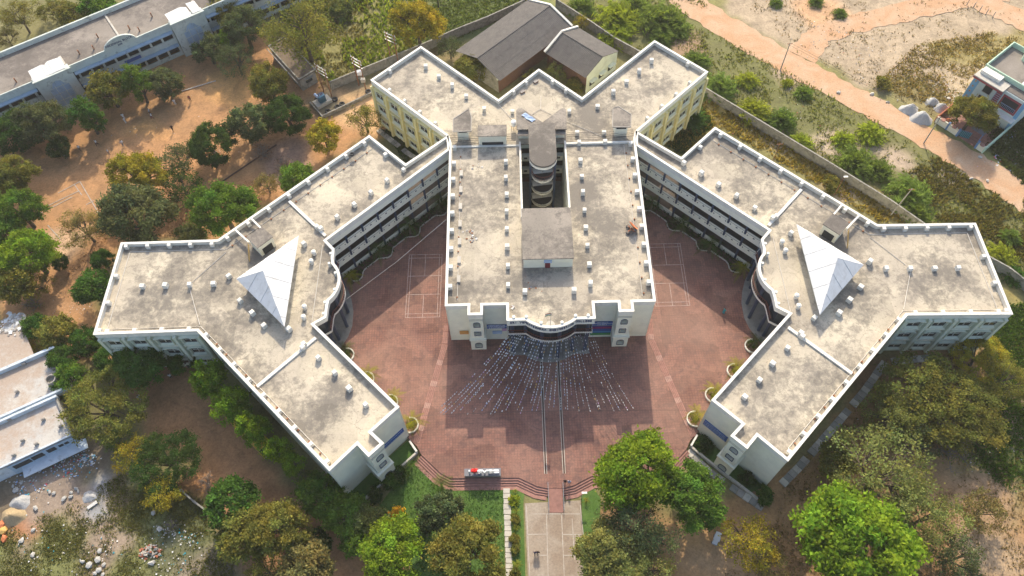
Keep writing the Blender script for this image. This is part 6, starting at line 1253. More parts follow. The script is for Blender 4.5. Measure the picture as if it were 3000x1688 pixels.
tufts('strip_grass', scatter(Q([(2080, 290), (2700, 660), (2900, 800), (2870, 660), (2580, 650), (2100, 365), (2010, 455), (1890, 385)]), 6000, BLD, 0.38, 4, 1), 0.42, (0.30, 0.24, 0.06), 4, 0.6, 0.9, 'tall yellow grass between the wing and the boundary wall')
tufts('sand_scrub', scatter(Q([(2100, -60), (3100, -60), (3100, 260), (2760, 350), (2640, 300), (2330, 150)]), 1300, ROADK, 0.50, 4, 3), 0.34, (0.22, 0.175, 0.10), 4, 1.0, 0.5, 'scattered low scrub on the sandy plot')
tufts('house_scrub', scatter(Q([(2690, 130), (2940, 90), (3100, 100), (3100, 280), (2860, 220), (2780, 330), (2560, 250)]), 3200, ROADK, 0.40, 4, 4), 0.36, (0.27, 0.21, 0.075), 4, 0.9, 0.6, 'brown dry grass round the painted house')
tufts('weed_growth', scatter(Q([(2900, 340), (3100, 330), (3100, 640), (3000, 540), (2890, 430)]), 2200, ROADK, 0.40, 4, 4), 0.5, (0.08, 0.10, 0.03), 5, 0.7, 0.8, 'dark weeds beside the painted house')
tufts('waste_grass', scatter(Q([(0, 1560), (200, 1480), (420, 1350), (640, 1500), (700, 1720), (0, 1720)]), 8000, (), 0.40, 5, 3), 0.24, (0.18, 0.18, 0.055), 4, 0.9, 0.5, 'rough grass on the waste ground')
tufts('bank_grass', scatter(Q([(2300, 1400), (2600, 1080), (3100, 950), (3100, 1720), (2100, 1720), (2280, 1520)]), 9000, BLD, 0.47, 6, 1), 0.26, (0.22, 0.165, 0.07), 4, 0.8, 0.5, 'dry leaf-strewn grass under the trees by the wing')
tufts('green_grass', scatter(Q([(2870, 900), (3100, 880), (3100, 1430), (2960, 1440), (2820, 1330), (2900, 1100)]), 6000, (), 0.40, 6, 2), 0.36, (0.085, 0.15, 0.025), 4, 0.7, 0.9, 'fresh green grass at the right picture edge')
tufts('lawn_grass', scatter(ccw(Q(LAWN[:8]+[(1480, 1690), (1250, 1690)]+LAWN[10:])), 9000), 0.16, (0.07, 0.135, 0.018), 3, 0.8, 0.6, 'short mown grass of the lawn')
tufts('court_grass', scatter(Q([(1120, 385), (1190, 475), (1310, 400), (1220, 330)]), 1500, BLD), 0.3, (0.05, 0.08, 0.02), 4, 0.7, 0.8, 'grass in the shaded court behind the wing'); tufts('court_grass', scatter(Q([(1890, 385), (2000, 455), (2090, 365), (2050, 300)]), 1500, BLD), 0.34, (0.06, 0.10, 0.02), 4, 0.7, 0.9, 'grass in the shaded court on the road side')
tufts('leaf_litter', scatter(Q([(150, 860), (330, 700), (640, 690), (900, 470), (1000, 420), (760, 520), (560, 600), (330, 640)]), 6000, BLD, 0.36, 5, 4), 0.22, (0.22, 0.13, 0.07), 3, 1.0, 0.4, 'dry fallen leaves behind the wing')
# crop field in rows
rows = []; fx = Q([(790, -60), (1260, -60), (1240, 40), (1200, 145), (1060, 210), (975, 250), (850, 130)]); c0 = Vector(P(1000, 100))
for i in range(-32, 33):
    for j in range(-60, 61):
        a = R(28); x = c0.x+i*1.15*math.cos(a)-j*0.62*math.sin(a); y = c0.y+i*1.15*math.sin(a)+j*0.62*math.cos(a); rows.append((x+random.gauss(0, 0.18), y+random.gauss(0, 0.18), -0.02))
rows = np.array(rows); k = inpoly(rows[:, 0], rows[:, 1], fx) & (fbm(rows[:, 0], rows[:, 1], 8, 1) > 0.40); tufts('crop_rows', rows[k], 0.62, (0.20, 0.25, 0.035), 6, 0.42, 1.1, 'rows of green crop plants in the field', 0.3)
tufts('field_grass', scatter(Q([(1250, -80), (1640, -80), (1560, 15), (1330, 120), (1190, 150)]), 5000, (), 0.3, 5), 0.36, (0.12, 0.16, 0.04), 4, 0.7, 0.8, 'low green cover of the field behind the sheds')
tufts('field_weeds', scatter(Q([(740, -60), (1100, -60), (1060, 210), (990, 255), (880, 260), (780, 100)]), 4000, (), 0.42, 4, 2), 0.34, (0.17, 0.15, 0.045), 4, 0.7, 0.7, 'dry weeds round the brown store')

# ------------------------------------------------------------------ people
def person_mesh(pose, skirt=False):
    if pose == 'stand': L = dict(hl=(0.10, 0, 0.90), kl=(0.12, 0.02, 0.48), al=(0.12, -0.02, 0.09), tl=(0.14, 0.14, 0.04), hr=(-0.10, 0, 0.90), kr=(-0.11, 0.02, 0.48), ar=(-0.11, -0.02, 0.09), tr=(-0.13, 0.14, 0.04), el=(0.27, -0.03, 1.12), wl=(0.25, 0.12, 0.90), fl=(0.24, 0.18, 0.80), er=(-0.27, -0.02, 1.12), wr=(-0.24, 0.10, 0.88), fr=(-0.23, 0.16, 0.79))
    else: L = dict(hl=(0.10, 0, 0.90), kl=(0.12, 0.20, 0.52), al=(0.12, 0.22, 0.10), tl=(0.13, 0.38, 0.06), hr=(-0.10, 0, 0.90), kr=(-0.11, -0.04, 0.48), ar=(-0.11, -0.32, 0.16), tr=(-0.12, -0.22, 0.03), el=(0.27, -0.14, 1.14), wl=(0.25, -0.10, 0.88), fl=(0.24, -0.06, 0.79), er=(-0.27, 0.10, 1.14), wr=(-0.22, 0.30, 0.98), fr=(-0.21, 0.38, 0.93))
    V = [(0, 0, 0.95), (0, -0.01, 1.2), (0, 0, 1.42), (0, 0.01, 1.51), (0, 0.03, 1.6), (0, 0.02, 1.72)]; Rr = [(0.165, 0.12), (0.16, 0.12), (0.12, 0.1), (0.055, 0.055), (0.085, 0.10), (0.07, 0.085)]
    E_ = [(0, 1), (1, 2), (2, 3), (3, 4), (4, 5)]
    def chain(a, pts, rs):
        for p, r in zip(pts, rs): V.append(p); Rr.append((r, r)); E_.append((a, len(V)-1)); a = len(V)-1
    chain(2, [(0.18, 0, 1.40), L['el'], L['wl'], L['fl']], [0.075, 0.05, 0.035, 0.04]); chain(2, [(-0.18, 0, 1.40), L['er'], L['wr'], L['fr']], [0.075, 0.05, 0.035, 0.04])
    k = 1.35 if skirt else 1.0
    chain(0, [L['hl'], L['kl'], L['al'], L['tl']], [0.105*k, 0.075*k*1.25 if skirt else 0.075, 0.13 if skirt else 0.05, 0.045]); chain(0, [L['hr'], L['kr'], L['ar'], L['tr']], [0.105*k, 0.075*k*1.25 if skirt else 0.075, 0.13 if skirt else 0.05, 0.045])
    me = bpy.data.meshes.new('b'); me.from_pydata(V, E_, []); o = bpy.data.objects.new('b', me); COL.objects.link(o)
    sk = o.modifiers.new('s', 'SKIN'); sv = me.skin_vertices[0].data
    for i, r in enumerate(Rr): sv[i].radius = r; sv[i].use_root = (i == 0)
    o.modifiers.new('u', 'SUBSURF').levels = 1
    out = bpy.data.meshes.new_from_object(o.evaluated_get(bpy.context.evaluated_depsgraph_get())); bpy.data.objects.remove(o)
    mi = []
    for p in out.polygons:
        c = p.center; arm = abs(c.x) > 0.205 and c.z > 0.7
        if c.z > 1.635 or (c.z > 1.53 and c.y < 0.0): m_ = 1
        elif c.z > 1.475 or (arm and c.z < 1.12): m_ = 0
        elif c.z > 0.93 or arm: m_ = 2
        elif c.z > 0.085: m_ = 3
        else: m_ = 1
        mi.append(m_)
    out.materials.clear()
    for q in ('skin', 'hair', 'c_white', 'c_black'): out.materials.append(MT[q])
    out.polygons.foreach_set('material_index', mi); out.polygons.foreach_set('use_smooth', [True]*len(mi)); return out
PM = {('stand', False): person_mesh('stand'), ('walk', False): person_mesh('walk'), ('stand', True): person_mesh('stand', True)}
PC = {}
def person(px, py, label, top, low, pose='stand', skirt=False, rz=0.0, z=0.0, sc=1.0):
    k = (pose, skirt, top, low)
    if k not in PC:
        me = PM[(pose, skirt)].copy(); me.materials[2] = MT[top]; me.materials[3] = MT[low]; me.name = 'person'; PC[k] = me
    o = link('person', PC[k], None, (*P(px, py, z), z), rz, (sc, sc, sc)); return tag(o, label, 'person', 'people about the campus', 'thing')
person(2119, 918, 'person in teal clothing walking across the sunlit plaza', 'c_teal', 'c_teal', 'stand', True, 2.2, 0.6)
person(1655, 1416, 'person in black standing at the top of the entrance steps', 'c_black', 'c_black', 'stand', False, 3.0, 0.6); person(1667, 1418, 'person in pale blue beside the one in black on the steps', 'c_blue', 'c_grey', 'stand', False, 2.9, 0.6)
person(1568, 1624, 'person in dark clothes, nearer the lawn of the pair on the drive', 'c_navy', 'c_black', 'walk', False, 0.1); person(1576, 1623, 'person in black, the other of the pair on the drive', 'c_black', 'c_black', 'walk', False, 0.0)
for px, py, lab, tp, lw, ps, rz in ((365, 349, 'person in white under the trees beside the long block', 'c_white', 'c_white', 'stand', 0.5), (370, 361, 'person in white just below the other one in white', 'c_white', 'c_white', 'stand', 1.5), (442, 335, 'person in a white shirt on the sunny patch of the yard', 'c_white', 'c_black', 'walk', 2.0), (448, 348, 'person in a white shirt just below on the sunny patch', 'c_white', 'c_maroon', 'walk', 2.1), (508, 384, 'person in black walking alone in the yard', 'c_black', 'c_black', 'walk', 4.0), (363, 428, 'person in white and grey lower in the yard', 'c_white', 'c_grey', 'walk', 1.0), (322, 453, 'person in white near the chalk court', 'c_white', 'c_grey', 'stand', 2.6), (287, 426, 'person in white beside the sunlit strip', 'c_white', 'c_black', 'walk', 3.0), (515, 307, 'person in white under the dusty round tree', 'c_white', 'c_white', 'stand', 0.2), (559, 297, 'person in black near the row of white stones', 'c_maroon', 'c_black', 'stand', 3.6), (237, 442, 'person in white and black beside the dusky tree shade', 'c_white', 'c_black', 'walk', 1.2), (197, 465, 'person in white at the edge of the shade', 'c_white', 'c_grey', 'stand', 4.4), (504, 1108, 'person in white by the dark trees under the wing windows', 'c_white', 'c_black', 'stand', 0.4), (414, 1170, 'person in white beside the big umbrella tree', 'c_white', 'c_navy', 'walk', 1.1), (420, 1178, 'person in white and black, second beside the umbrella tree', 'c_white', 'c_black', 'stand', 2.2), (395, 1210, 'person in navy under the umbrella tree', 'c_navy', 'c_black', 'stand', 5.0)):
    person(px, py, lab, tp, lw, ps, False, rz)

# ------------------------------------------------------------------ plaza furniture
sg = thing('letter_sign', 'white letters with a red heart on a grey plinth at the head of the steps', 'sign', (*B(-11.3, -23.8), 0.6))
MB().prism([B(-14.1, -24.3), B(-8.5, -24.35), B(-8.5, -23.25), B(-14.1, -23.25)], 0.58, 1.45).build('plinth', 'grey_stone', sg); MB().prism([B(-14.15, -24.36), B(-8.45, -24.4), B(-8.45, -23.2), B(-14.15, -23.2)], 1.45, 1.52).build('plinth_top', 'c_grey', sg)
for ch, u in (('I', -13.3), ('S', -11.75), ('V', -10.95), ('E', -10.1), ('C', -9.25)):
    o = wall_text(sg, 'letter', ch, 1.7, (*B(u, -23.95), 2.12), BA, 'sign_white', 0.14)
def heart(w):
    pts = [(16*math.sin(t)**3/17*w, (13*math.cos(t)-5*math.cos(2*t)-2*math.cos(3*t)-math.cos(4*t))/17*w) for t in np.linspace(0, 2*math.pi, 33)[:-1]]; return pts
hp, hi_ = heart(0.62), heart(0.40); m = MB(); n = len(hp)
for pts_, q0, q1 in ((hp, -0.2, 0.2),):
    fr_ = [(*B(-12.5+x, -23.8+q0), 2.2+z) for x, z in hp]; bk_ = [(*B(-12.5+x, -23.8+q1), 2.2+z) for x, z in hp]; fi = [(*B(-12.5+x, -23.8+q0-0.1), 2.2+z) for x, z in hi_]; bi = [(*B(-12.5+x, -23.8+q1+0.1), 2.2+z) for x, z in hi_]
    m.add(fr_+bk_+fi+bi, [(i, (i+1) % n, n+(i+1) % n, n+i) for i in range(n)]+[(i, (i+1) % n, 2*n+(i+1) % n, 2*n+i) for i in range(n)]+[(n+i, n+(i+1) % n, 3*n+(i+1) % n, 3*n+i) for i in range(n)]+[tuple(2*n+i for i in range(n)), tuple(3*n+i for i in range(n))])
m.build('heart', 'red_gloss', sg, True)
# bunting strung from the balcony to a rope across the plaza
rp = thing('bunting_rope', 'thin rope stretched across the plaza holding the bunting ends', 'rope', (*B(0, -15.4), 4.0)); pts = [B3(-23.0, -16.6, 4.6)]+[B3(-22+44*t, -15.35+0.5*math.sin(math.pi*t), 4.25-0.35*math.sin(math.pi*t)) for t in np.linspace(0.02, 0.98, 12)]+[B3(23.0, -16.6, 4.6)]; MB().tube(pts, 0.02, 4).build('cord', 'wire', rp)
ones = ('', 'first', 'second', 'third', 'fourth', 'fifth', 'sixth', 'seventh', 'eighth', 'ninth'); ORDN = list(ones[1:])+['tenth', 'eleventh', 'twelfth', 'thirteenth', 'fourteenth', 'fifteenth', 'sixteenth', 'seventeenth', 'eighteenth', 'nineteenth', 'twentieth']+['twenty-'+o for o in ones[1:]]+['thirtieth']+['thirty-'+o for o in ones[1:]]
FLAG = ['sign_white', 'c_white', 'c_blue', 'sack', 'ladder', 'pink_print', 'sack']
for i in range(38):
    t = (i+0.5)/38; a = Vector(B3(-6.6+13.2*t+random.uniform(-.15, .15), -2.9-1.5*math.cos((t-0.5)*math.pi)**2, 8.6)); b = Vector(B3(-19.6+33.2*t+random.uniform(-.35, .35), -15.2+random.uniform(-0.3, 0.4), 4.0)); m = MB(); pp = []
    for k in range(13): q = a.lerp(b, k/12); q.z -= 1.1*math.sin(math.pi*k/12); pp.append(q)
    m.tube(pp, 0.012, 3, 0); L = (b-a).length; nfl = int(L/0.46); d = (b-a).normalized(); sd_ = Vector((-d.y, d.x, 0)).normalized(); mute = 0
    for k in range(1, nfl):
        if mute > 0: mute -= 1; continue
        if random.random() < 0.09: mute = random.randint(1, 7)
        f_ = k/nfl*12; j = int(f_); q = pp[j].lerp(pp[min(j+1, 12)], f_-j); mi = 1+random.choice((0, 0, 0, 0, 1, 1, 1, 2, 3, 4, 5, 6, 6)); e = d*0.14; dn = Vector((random.uniform(-.05, .05), random.uniform(-.05, .05), -0.12)); m.quad(q-e, q+e, q+e*0.8+dn+sd_*0.1, q-e*0.8+dn+sd_*0.1, mi)
    o = m.build('bunting_string', ['wire']+FLAG); tag(o, f'bunting string of small shiny flags, {ORDN[i]} counted from the dirt-yard side', 'bunting', 'bunting strings over the plaza', 'thing')
cb = MB().tube([B3(-35.0, 5.6, 5.5), B3(-26, 11.5, 8.3), B3(-17.0, 17.6, 12.3)], 0.03, 4).build('overhead_cable', 'pipe'); tag(cb, 'single cable slung across the plaza from the bay to the centre block', 'cable', None, 'thing')
fp = thing('flag_pole', 'small tricolour flag on a pole above the lettered entrance', 'flag', (*B(-0.1, -3.5), 11.9)); MB().cyl(*B(-0.1, -3.5), 11.9, 15.6, 0.05, 8).build('pole', 'steel', fp)
for k, mt in enumerate(('orange_rust', 'sign_white', 'green_print')):
    z = 15.5-0.25*k; MB().add([B3(-0.15, -3.5, z), B3(-0.6, -3.45, z-0.1), B3(-1.0, -3.55, z-0.28), B3(-1.0, -3.55, z-0.53), B3(-0.6, -3.45, z-0.35), B3(-0.15, -3.5, z-0.25)], [(0, 1, 4, 5), (1, 2, 3, 4)]).build('flag_stripe', mt, fp)
# vehicles
def wheel(th, x, y, z, r, w, ax):
    o = MB(); n = 14; d = Vector(ax).normalized(); u = Vector((-d.y, d.x, 0)); c = Vector((x, y, z)); rings = []
    for t, rr in ((-0.5, r*0.85), (-0.4, r), (0.4, r), (0.5, r*0.85)): rings.append([c+d*w*t+(u*math.cos(2*math.pi*k/n)+Vector((0, 0, 1))*math.sin(2*math.pi*k/n))*rr for k in range(n)])
    vs = [v for g in rings for v in g]; fs = [(i*n+k, i*n+(k+1) % n, (i+1)*n+(k+1) % n, (i+1)*n+k) for i in range(3) for k in range(n)]+[tuple(range(n)), tuple(3*n+k for k in range(n))]; o.add(vs, fs); t_ = o.build('wheel', 'black', th)
    m = MB(); m.add([c+d*w*0.52+(u*math.cos(2*math.pi*k/n)+Vector((0, 0, 1))*math.sin(2*math.pi*k/n))*r*0.5 for k in range(n)]+[c-d*w*0.52+(u*math.cos(2*math.pi*k/n)+Vector((0, 0, 1))*math.sin(2*math.pi*k/n))*r*0.5 for k in range(n)], [tuple(range(n)), tuple(n+k for k in range(n))]); m.build('rim', 'steel', t_)
a, b = Vector(P(704, 1271, 3.0)), Vector(P(762, 1331, 3.0)); d = (b-a).normalized(); n = Vector((-d.y, d.x)); n = n if n.x > 0 else -n; fr = b
bus = thing('parked_bus', 'yellow bus parked under the row of trees along the wing', 'bus', (*(fr-d*4+n*1.2), 0)); BU = lambda x, y: tuple(fr-d*x+n*y)
prof = [(0.0, 0.5), (0.0, 1.3), (0.25, 1.5), (0.75, 2.75), (1.0, 2.98), (1.4, 3.05), (9.0, 3.05), (9.2, 2.9), (9.25, 0.5)]
m = MB(); k = len(prof); m.add([(*BU(x, 0.06), z) for x, z in prof]+[(*BU(x, 2.44), z) for x, z in prof], [(i, (i+1) % k, k+(i+1) % k, k+i) for i in range(k)]+[tuple(range(k)), tuple(range(k, 2*k))]); m.build('body', 'yellow_bus', bus)
m = MB(); m.quad((*BU(0.24, 0.2), 1.56), (*BU(0.24, 2.3), 1.56), (*BU(0.70, 2.3), 2.7), (*BU(0.70, 0.2), 2.7)); m.build('windscreen', 'pane', bus)
for y, sg_ in ((0.04, -1), (2.46, 1)):
    for i in range(6): m = MB(); x0 = 1.5+1.25*i; m.quad((*BU(x0, y), 1.6), (*BU(x0+1.05, y), 1.6), (*BU(x0+1.05, y), 2.5), (*BU(x0, y), 2.5)); m.build('side_window', 'pane', bus)
    for x in (1.7, 7.2): q = BU(x, 0.2 if sg_ < 0 else 2.3); wheel(bus, q[0], q[1], 0.48, 0.48, 0.28, (n.x, n.y, 0))
    q = BU(-0.03, 0.35 if sg_ < 0 else 2.15); MB().obox(q, n, 0.3, 0.1, 0.85, 1.05).build('headlight', 'sign_white', bus)
MB().obox(BU(-0.08, 1.25), n, 2.4, 0.2, 0.45, 0.7).build('bumper', 'c_grey', bus)
a, b, c, e = [Vector(P(*p, 1.7)) for p in ((2099.7, 1560), (2112.5, 1565.5), (2106.6, 1585), (2093.5, 1579))]; d = (e-a).normalized(); n = Vector((-d.y, d.x)); n = n if n.x > 0 else -n; CA = lambda x, y: tuple((a+b+c+e)/4+d*x+n*y)
ct = thing('white_cart', 'small white-roofed cart parked on the brown ground beside a yellow crate', 'cart', (*CA(0, 0), 0))
rr = [(-0.66, -0.42), (-0.75, 0.0), (-0.66, 0.42), (0.6, 0.45), (0.72, 0.0), (0.6, -0.45)]; MB().prism([CA(*p) for p in rr], 1.62, 1.72).build('canopy', 'veh_white', ct); MB().prism([CA(*p) for p in ((-0.6, -0.38), (0.95, -0.38), (0.95, 0.38), (-0.6, 0.38))], 0.3, 0.75).build('body', 'veh_white', ct)
MB().prism([CA(*p) for p in ((-0.3, -0.34), (0.1, -0.34), (0.1, 0.34), (-0.3, 0.34))], 0.75, 0.95).build('seat', 'black', ct); MB().bar((*CA(0.95, -0.42), 0.6), (*CA(0.95, 0.42), 0.6), 0.1).build('bumper', 'c_grey', ct)
for x, y in ((-0.55, -0.36), (-0.55, 0.36), (0.5, -0.38), (0.5, 0.38)): MB().bar((*CA(x, y), 0.7), (*CA(x, y), 1.63), 0.05).build('post', 'steel', ct)
for x in (-0.4, 0.65):
    for y in (-0.4, 0.4): q = CA(x, y); wheel(ct, q[0], q[1], 0.22, 0.22, 0.12, (n.x, n.y, 0))
q = P(2117, 1578, 0.5); cr_ = thing('yellow_crate', 'square yellow crate beside the white cart', 'crate', (*q, 0)); MB().prism([(q[0]-0.24, q[1]-0.26), (q[0]+0.22, q[1]-0.3), (q[0]+0.26, q[1]+0.2), (q[0]-0.2, q[1]+0.24)], 0, 0.45).build('body', 'ladder', cr_); MB().prism([(q[0]-0.28, q[1]-0.3), (q[0]+0.26, q[1]-0.34), (q[0]+0.3, q[1]+0.24), (q[0]-0.24, q[1]+0.28)], 0.45, 0.5).build('lid', 'ladder', cr_)
q = Vector(P(2799, 392)); mc = thing('motorcycle', 'motorcycle with a white cover parked before the painted house', 'motorcycle', (*q, 0)); ax = Vector((0.35, -0.93)); nx = Vector((0.93, 0.35))
for s_ in (-0.65, 0.65): w_ = q+ax*s_; wheel(mc, w_.x, w_.y, 0.32, 0.32, 0.12, (nx.x, nx.y, 0))
m = MB(); m.tube([(*(q-ax*0.65), 0.4), (*(q-ax*0.1), 0.75), (*(q+ax*0.45), 0.8), (*(q+ax*0.65), 0.4)], [0.07, 0.16, 0.14, 0.06], 7); m.build('frame', 'c_navy', mc); MB().bar((*(q+ax*0.45-nx*0.36), 1.0), (*(q+ax*0.45+nx*0.36), 1.0), 0.06).build('handlebar', 'black', mc); MB().tube([(*(q-ax*0.6), 0.78), (*(q+ax*0.05), 0.82)], [0.13, 0.14], 7).build('seat', 'black', mc)
m = MB(); m.tube([(*(q-ax*0.95-nx*0.2), 0.7), (*(q-ax*0.6), 1.0), (*(q-ax*0.55+nx*0.45), 0.85)], [0.2, 0.34, 0.2], 8); m.build('cover', 'sack', mc, True)

# ------------------------------------------------------------------ transformer yard
def hframe(label, b0, b1, h, tilt=0.0):
    a, b = Vector(P(*b0)), Vector(P(*b1)); th = thing('pole_structure', label, 'pole', (*a.lerp(b, 0.5), 0), 'transformer yard poles'); d = (b-a).normalized(); n = Vector((-d.y, d.x))
    for q in (a, b): MB().bar((*q, -0.05), (*q, h), 0.2).build('pole', 'rust', th)
    for z in (h-0.2, h-1.1, h-2.0): MB().bar((*(a-d*0.5), z), (*(b+d*0.5), z), 0.14).build('cross_arm', 'steel', th)
    m = MB(); m.bar((*a, h*0.3), (*b, h*0.55), 0.07); m.bar((*b, h*0.3), (*a, h*0.55), 0.07); m.build('brace', 'rust', th)
    for z in (h-0.1, h-1.0):
        for t in (-0.15, 0.25, 0.75, 1.15): q = a.lerp(b, t); MB().cyl(q.x, q.y, z, z+0.38, 0.08, 8, 0.05).build('insulator', 'sack', th)
    return th
hframe('rusty two-pole structure beside the brown store', (949, 268), (972, 282), 7.5); h2 = hframe('two-pole structure with switch boxes beside the stained wall', (1052, 250), (1072, 262), 8.0); hframe('two-pole structure rising behind the rear arm corner', (1146, 180), (1168, 190), 8.0)
q = P(1060, 240, 2.5); MB().box(q[0]-0.5, q[0]+0.4, q[1]-0.35, q[1]+0.35, 4.6, 5.5).build('switch_box', 'sign_white', h2); MB().box(q[0]-0.1, q[0]+0.8, q[1]-0.4, q[1]+0.3, 2.6, 3.4).build('fuse_box', 'concrete_pale', h2)
q = Vector(P(946, 302)); tf = thing('transformer', 'blue-grey finned transformer on a concrete plinth', 'transformer', (*q, 0)); d = Vector((0.8, 0.6)); MB().obox(q, d, 3.6, 2.2, -0.05, 0.7).build('plinth', 'concrete_pale', tf); MB().obox(q, d, 1.5, 1.1, 0.7, 2.3).build('tank', 'transformer', tf)
for s_ in (-1, 1):
    for i in range(6): c = q+d*(-0.6+0.24*i)+Vector((-d.y, d.x))*s_*0.75; MB().obox((c.x, c.y), d, 0.08, 0.4, 0.9, 2.1).build('cooling_fin', 'transformer', tf)
c = q-d*0.9; MB().tube([(c.x-0.4, c.y+0.5, 2.6), (c.x+0.2, c.y-0.3, 2.6)], 0.3, 10).build('conservator', 'c_blue', tf)
for i in range(3): c = q+d*(-0.4+0.4*i); MB().cyl(c.x, c.y, 2.3, 2.8, 0.1, 8, 0.05).build('bushing', 'c_maroon', tf)
def ring(px, py, label, r=0.62, z=0.0, name='tyre', mat='black', cat='tyre', h=0.3, group='old tyres in the transformer yard'):
    x, y = P(px, py, z+h/2); m = MB(); n = 18; prf = [(r, 0), (r*1.06, h*0.5), (r, h), (r*0.62, h), (r*0.58, h*0.5), (r*0.62, 0)]; k = len(prf)
    m.add([(x+a*math.cos(2*math.pi*i/n), y+a*math.sin(2*math.pi*i/n), z+b) for i in range(n) for a, b in prf], [(i*k+j, ((i+1) % n)*k+j, ((i+1) % n)*k+(j+1) % k, i*k+(j+1) % k) for i in range(n) for j in range(k)]); return tag(m.build(name, mat, None, True), label, cat, group, 'thing')
for px, py, lab in ((930, 291, 'old tyre behind the transformer'), (981, 291, 'small old tyre right of the transformer plinth'), (1002, 305, 'upright-looking old tyre nearest the middle of the low kerb wall'), (989, 313, 'old tyre with a white bag beside it'), (961, 326, 'old tyre at the corner of the low kerb wall'), (1079, 268, 'old tyre at the far end of the transformer yard')): ring(px, py, lab)
ring(1031, 452, 'black tyre on the wing parapet beside the dirt yard', 0.4, 12.5, group='loose things on the roofs')

# ------------------------------------------------------------------ poles
def pole(px, py, h, label, top=None, lean=(0, 0), lamp=False, r=0.11, mat='concrete'):
    x, y = P(px, py); th = thing('power_pole' if not lamp else 'lamp_post', label, 'pole' if not lamp else 'lamp post', (x, y, 0), 'poles along the road'); tx, ty = x+lean[0], y+lean[1]
    MB().tube([(x, y, -0.05), (x+lean[0]*0.5, y+lean[1]*0.5, h*0.5), (tx, ty, h)], [r*1.2, r, r*0.8], 8).build('shaft', mat, th)
    if lamp: MB().obox((tx+0.3, ty), (1, 0), 0.8, 0.3, h-0.05, h+0.1).build('lamp_head', 'sign_white', th)
    else: MB().bar((tx-0.6, ty, h-0.25), (tx+0.6, ty, h-0.25), 0.09).build('cross_arm', 'rust', th)
pole(2286, 206, 7.5, 'concrete power pole where the sandy track leaves the road'); pole(2706, 420, 7.5, 'concrete power pole near the grey gravel heaps'); pole(2607, 634, 7.5, 'pale leaning pole in front of the largest thorn bush', lean=(1.2, 0.6)); pole(2444, 572, 5.5, 'thin lamp post with white head inside the boundary wall', lamp=True, r=0.06, mat='rust'); pole(2265, 470, 5.0, 'thin dark post in the yellow grass behind the wing parapet', r=0.05, mat='rust')
pole(1285, 22, 7.0, 'dark power pole in the crop field', r=0.14, mat='bark'); pole(880, 20, 8.0, 'dark pole beside the big open tree', r=0.14, mat='bark'); pole(1303, 1470, 3.2, 'slim lamp post beside the big feathery palm', lamp=True, r=0.05, mat='steel'); pole(1703, 1460, 2.8, 'short lamp post at the drive edge by the steps', lamp=True, r=0.05, mat='steel')
for i, (px, py) in enumerate(((2832, 15), (2850, 24), (2868, 34), (2887, 43), (2907, 52))):
    x, y = P(px, py); o = MB().tube([(x, y, -0.05), (x+0.03, y, 1.6)], [0.1, 0.08], 6).build('fence_post', 'concrete'); tag(o, f'{("first", "second", "third", "fourth", "last")[i]} stone fence post beside the upper track, counted from the fork', 'post', 'fence posts by the track', 'thing')
x0, y0 = P(2286, 206); x1, y1 = P(2706, 420); m = MB()
wr = MB()
for e in (-0.5, 0.5): wr.tube([(x0+e, y0, 7.2), ((x0+x1)/2+e, (y0+y1)/2, 6.6), (x1+e, y1, 7.2)], 0.02, 3); wr.tube([(x1+e, y1, 7.2), (P(2900, 530)[0]+e, P(2900, 530)[1], 6.4), (P(3150, 700)[0]+e, P(3150, 700)[1], 7.2)], 0.02, 3)
tag(wr.build('power_lines', 'wire'), 'thin power lines between the roadside poles', 'power line', None, 'thing')

# ------------------------------------------------------------------ heaps, rubble and litter
def heap(px, py, rpx, h, mat, label, name='gravel_heap', cat='gravel heap', group='heaps of material', sq=0.8):
    x, y = P(px, py); r = rpx*mpp(px, py); nr, ns = 9, 26; V = []; F = []; ph = random.uniform(0, 9)
    for i in range(nr+1):
        t = i/nr
        for k in range(ns):
            a = 2*math.pi*k/ns; rr = r*t*(1+0.09*math.sin(a*3+ph)+0.05*math.sin(a*7+ph*2)); z = h*(0.5+0.5*math.cos(math.pi*t))**0.8*(1+0.2*math.sin(a*2+ph)*t)+random.uniform(-0.04, 0.04)*h*(t < 1); V.append((x+rr*math.cos(a), y+rr*math.sin(a)*sq, max(z, 0)-0.06*(t == 1)))
    F = [(i*ns+k, i*ns+(k+1) % ns, (i+1)*ns+(k+1) % ns, (i+1)*ns+k) for i in range(nr) for k in range(ns)]
    return tag(MB().add(V, F).build(name, mat, None, True), label, cat, group, 'thing')
heap(2664, 322, 28, 1.5, 'gravel_heap', 'long grey gravel heap at the roadside, farthest from the house'); heap(2698, 348, 34, 1.8, 'gravel_heap', 'largest grey gravel heap touching the road'); heap(2732, 300, 23, 1.1, 'gravel_heap', 'pale gravel heap away from the road'); heap(2757, 317, 24, 1.2, 'gravel_heap', 'pale gravel heap nearest the painted house'); heap(38, 1515, 38, 1.2, 'sand_heap', 'big brown sand mound at the edge of the waste ground', 'sand_mound', 'sand heap'); heap(60, 1472, 30, 0.8, 'gravel_heap', 'flat grey ash heap above the sand mound', 'ash_heap', 'ash heap'); heap(262, 1455, 22, 0.4, 'gravel_heap', 'pale ash patch on the waste ground', 'ash_heap', 'ash heap')
def rock_mesh(seed):
    rg = random.Random(seed); bm = bmesh.new(); bmesh.ops.create_icosphere(bm, subdivisions=1, radius=1.0)
    for v in bm.verts: v.co *= rg.uniform(0.7, 1.2); v.co.z *= 0.55
    me = bpy.data.meshes.new('rubble'); bm.to_mesh(me); bm.free(); return me
ROCK = [rock_mesh(i) for i in range(5)]
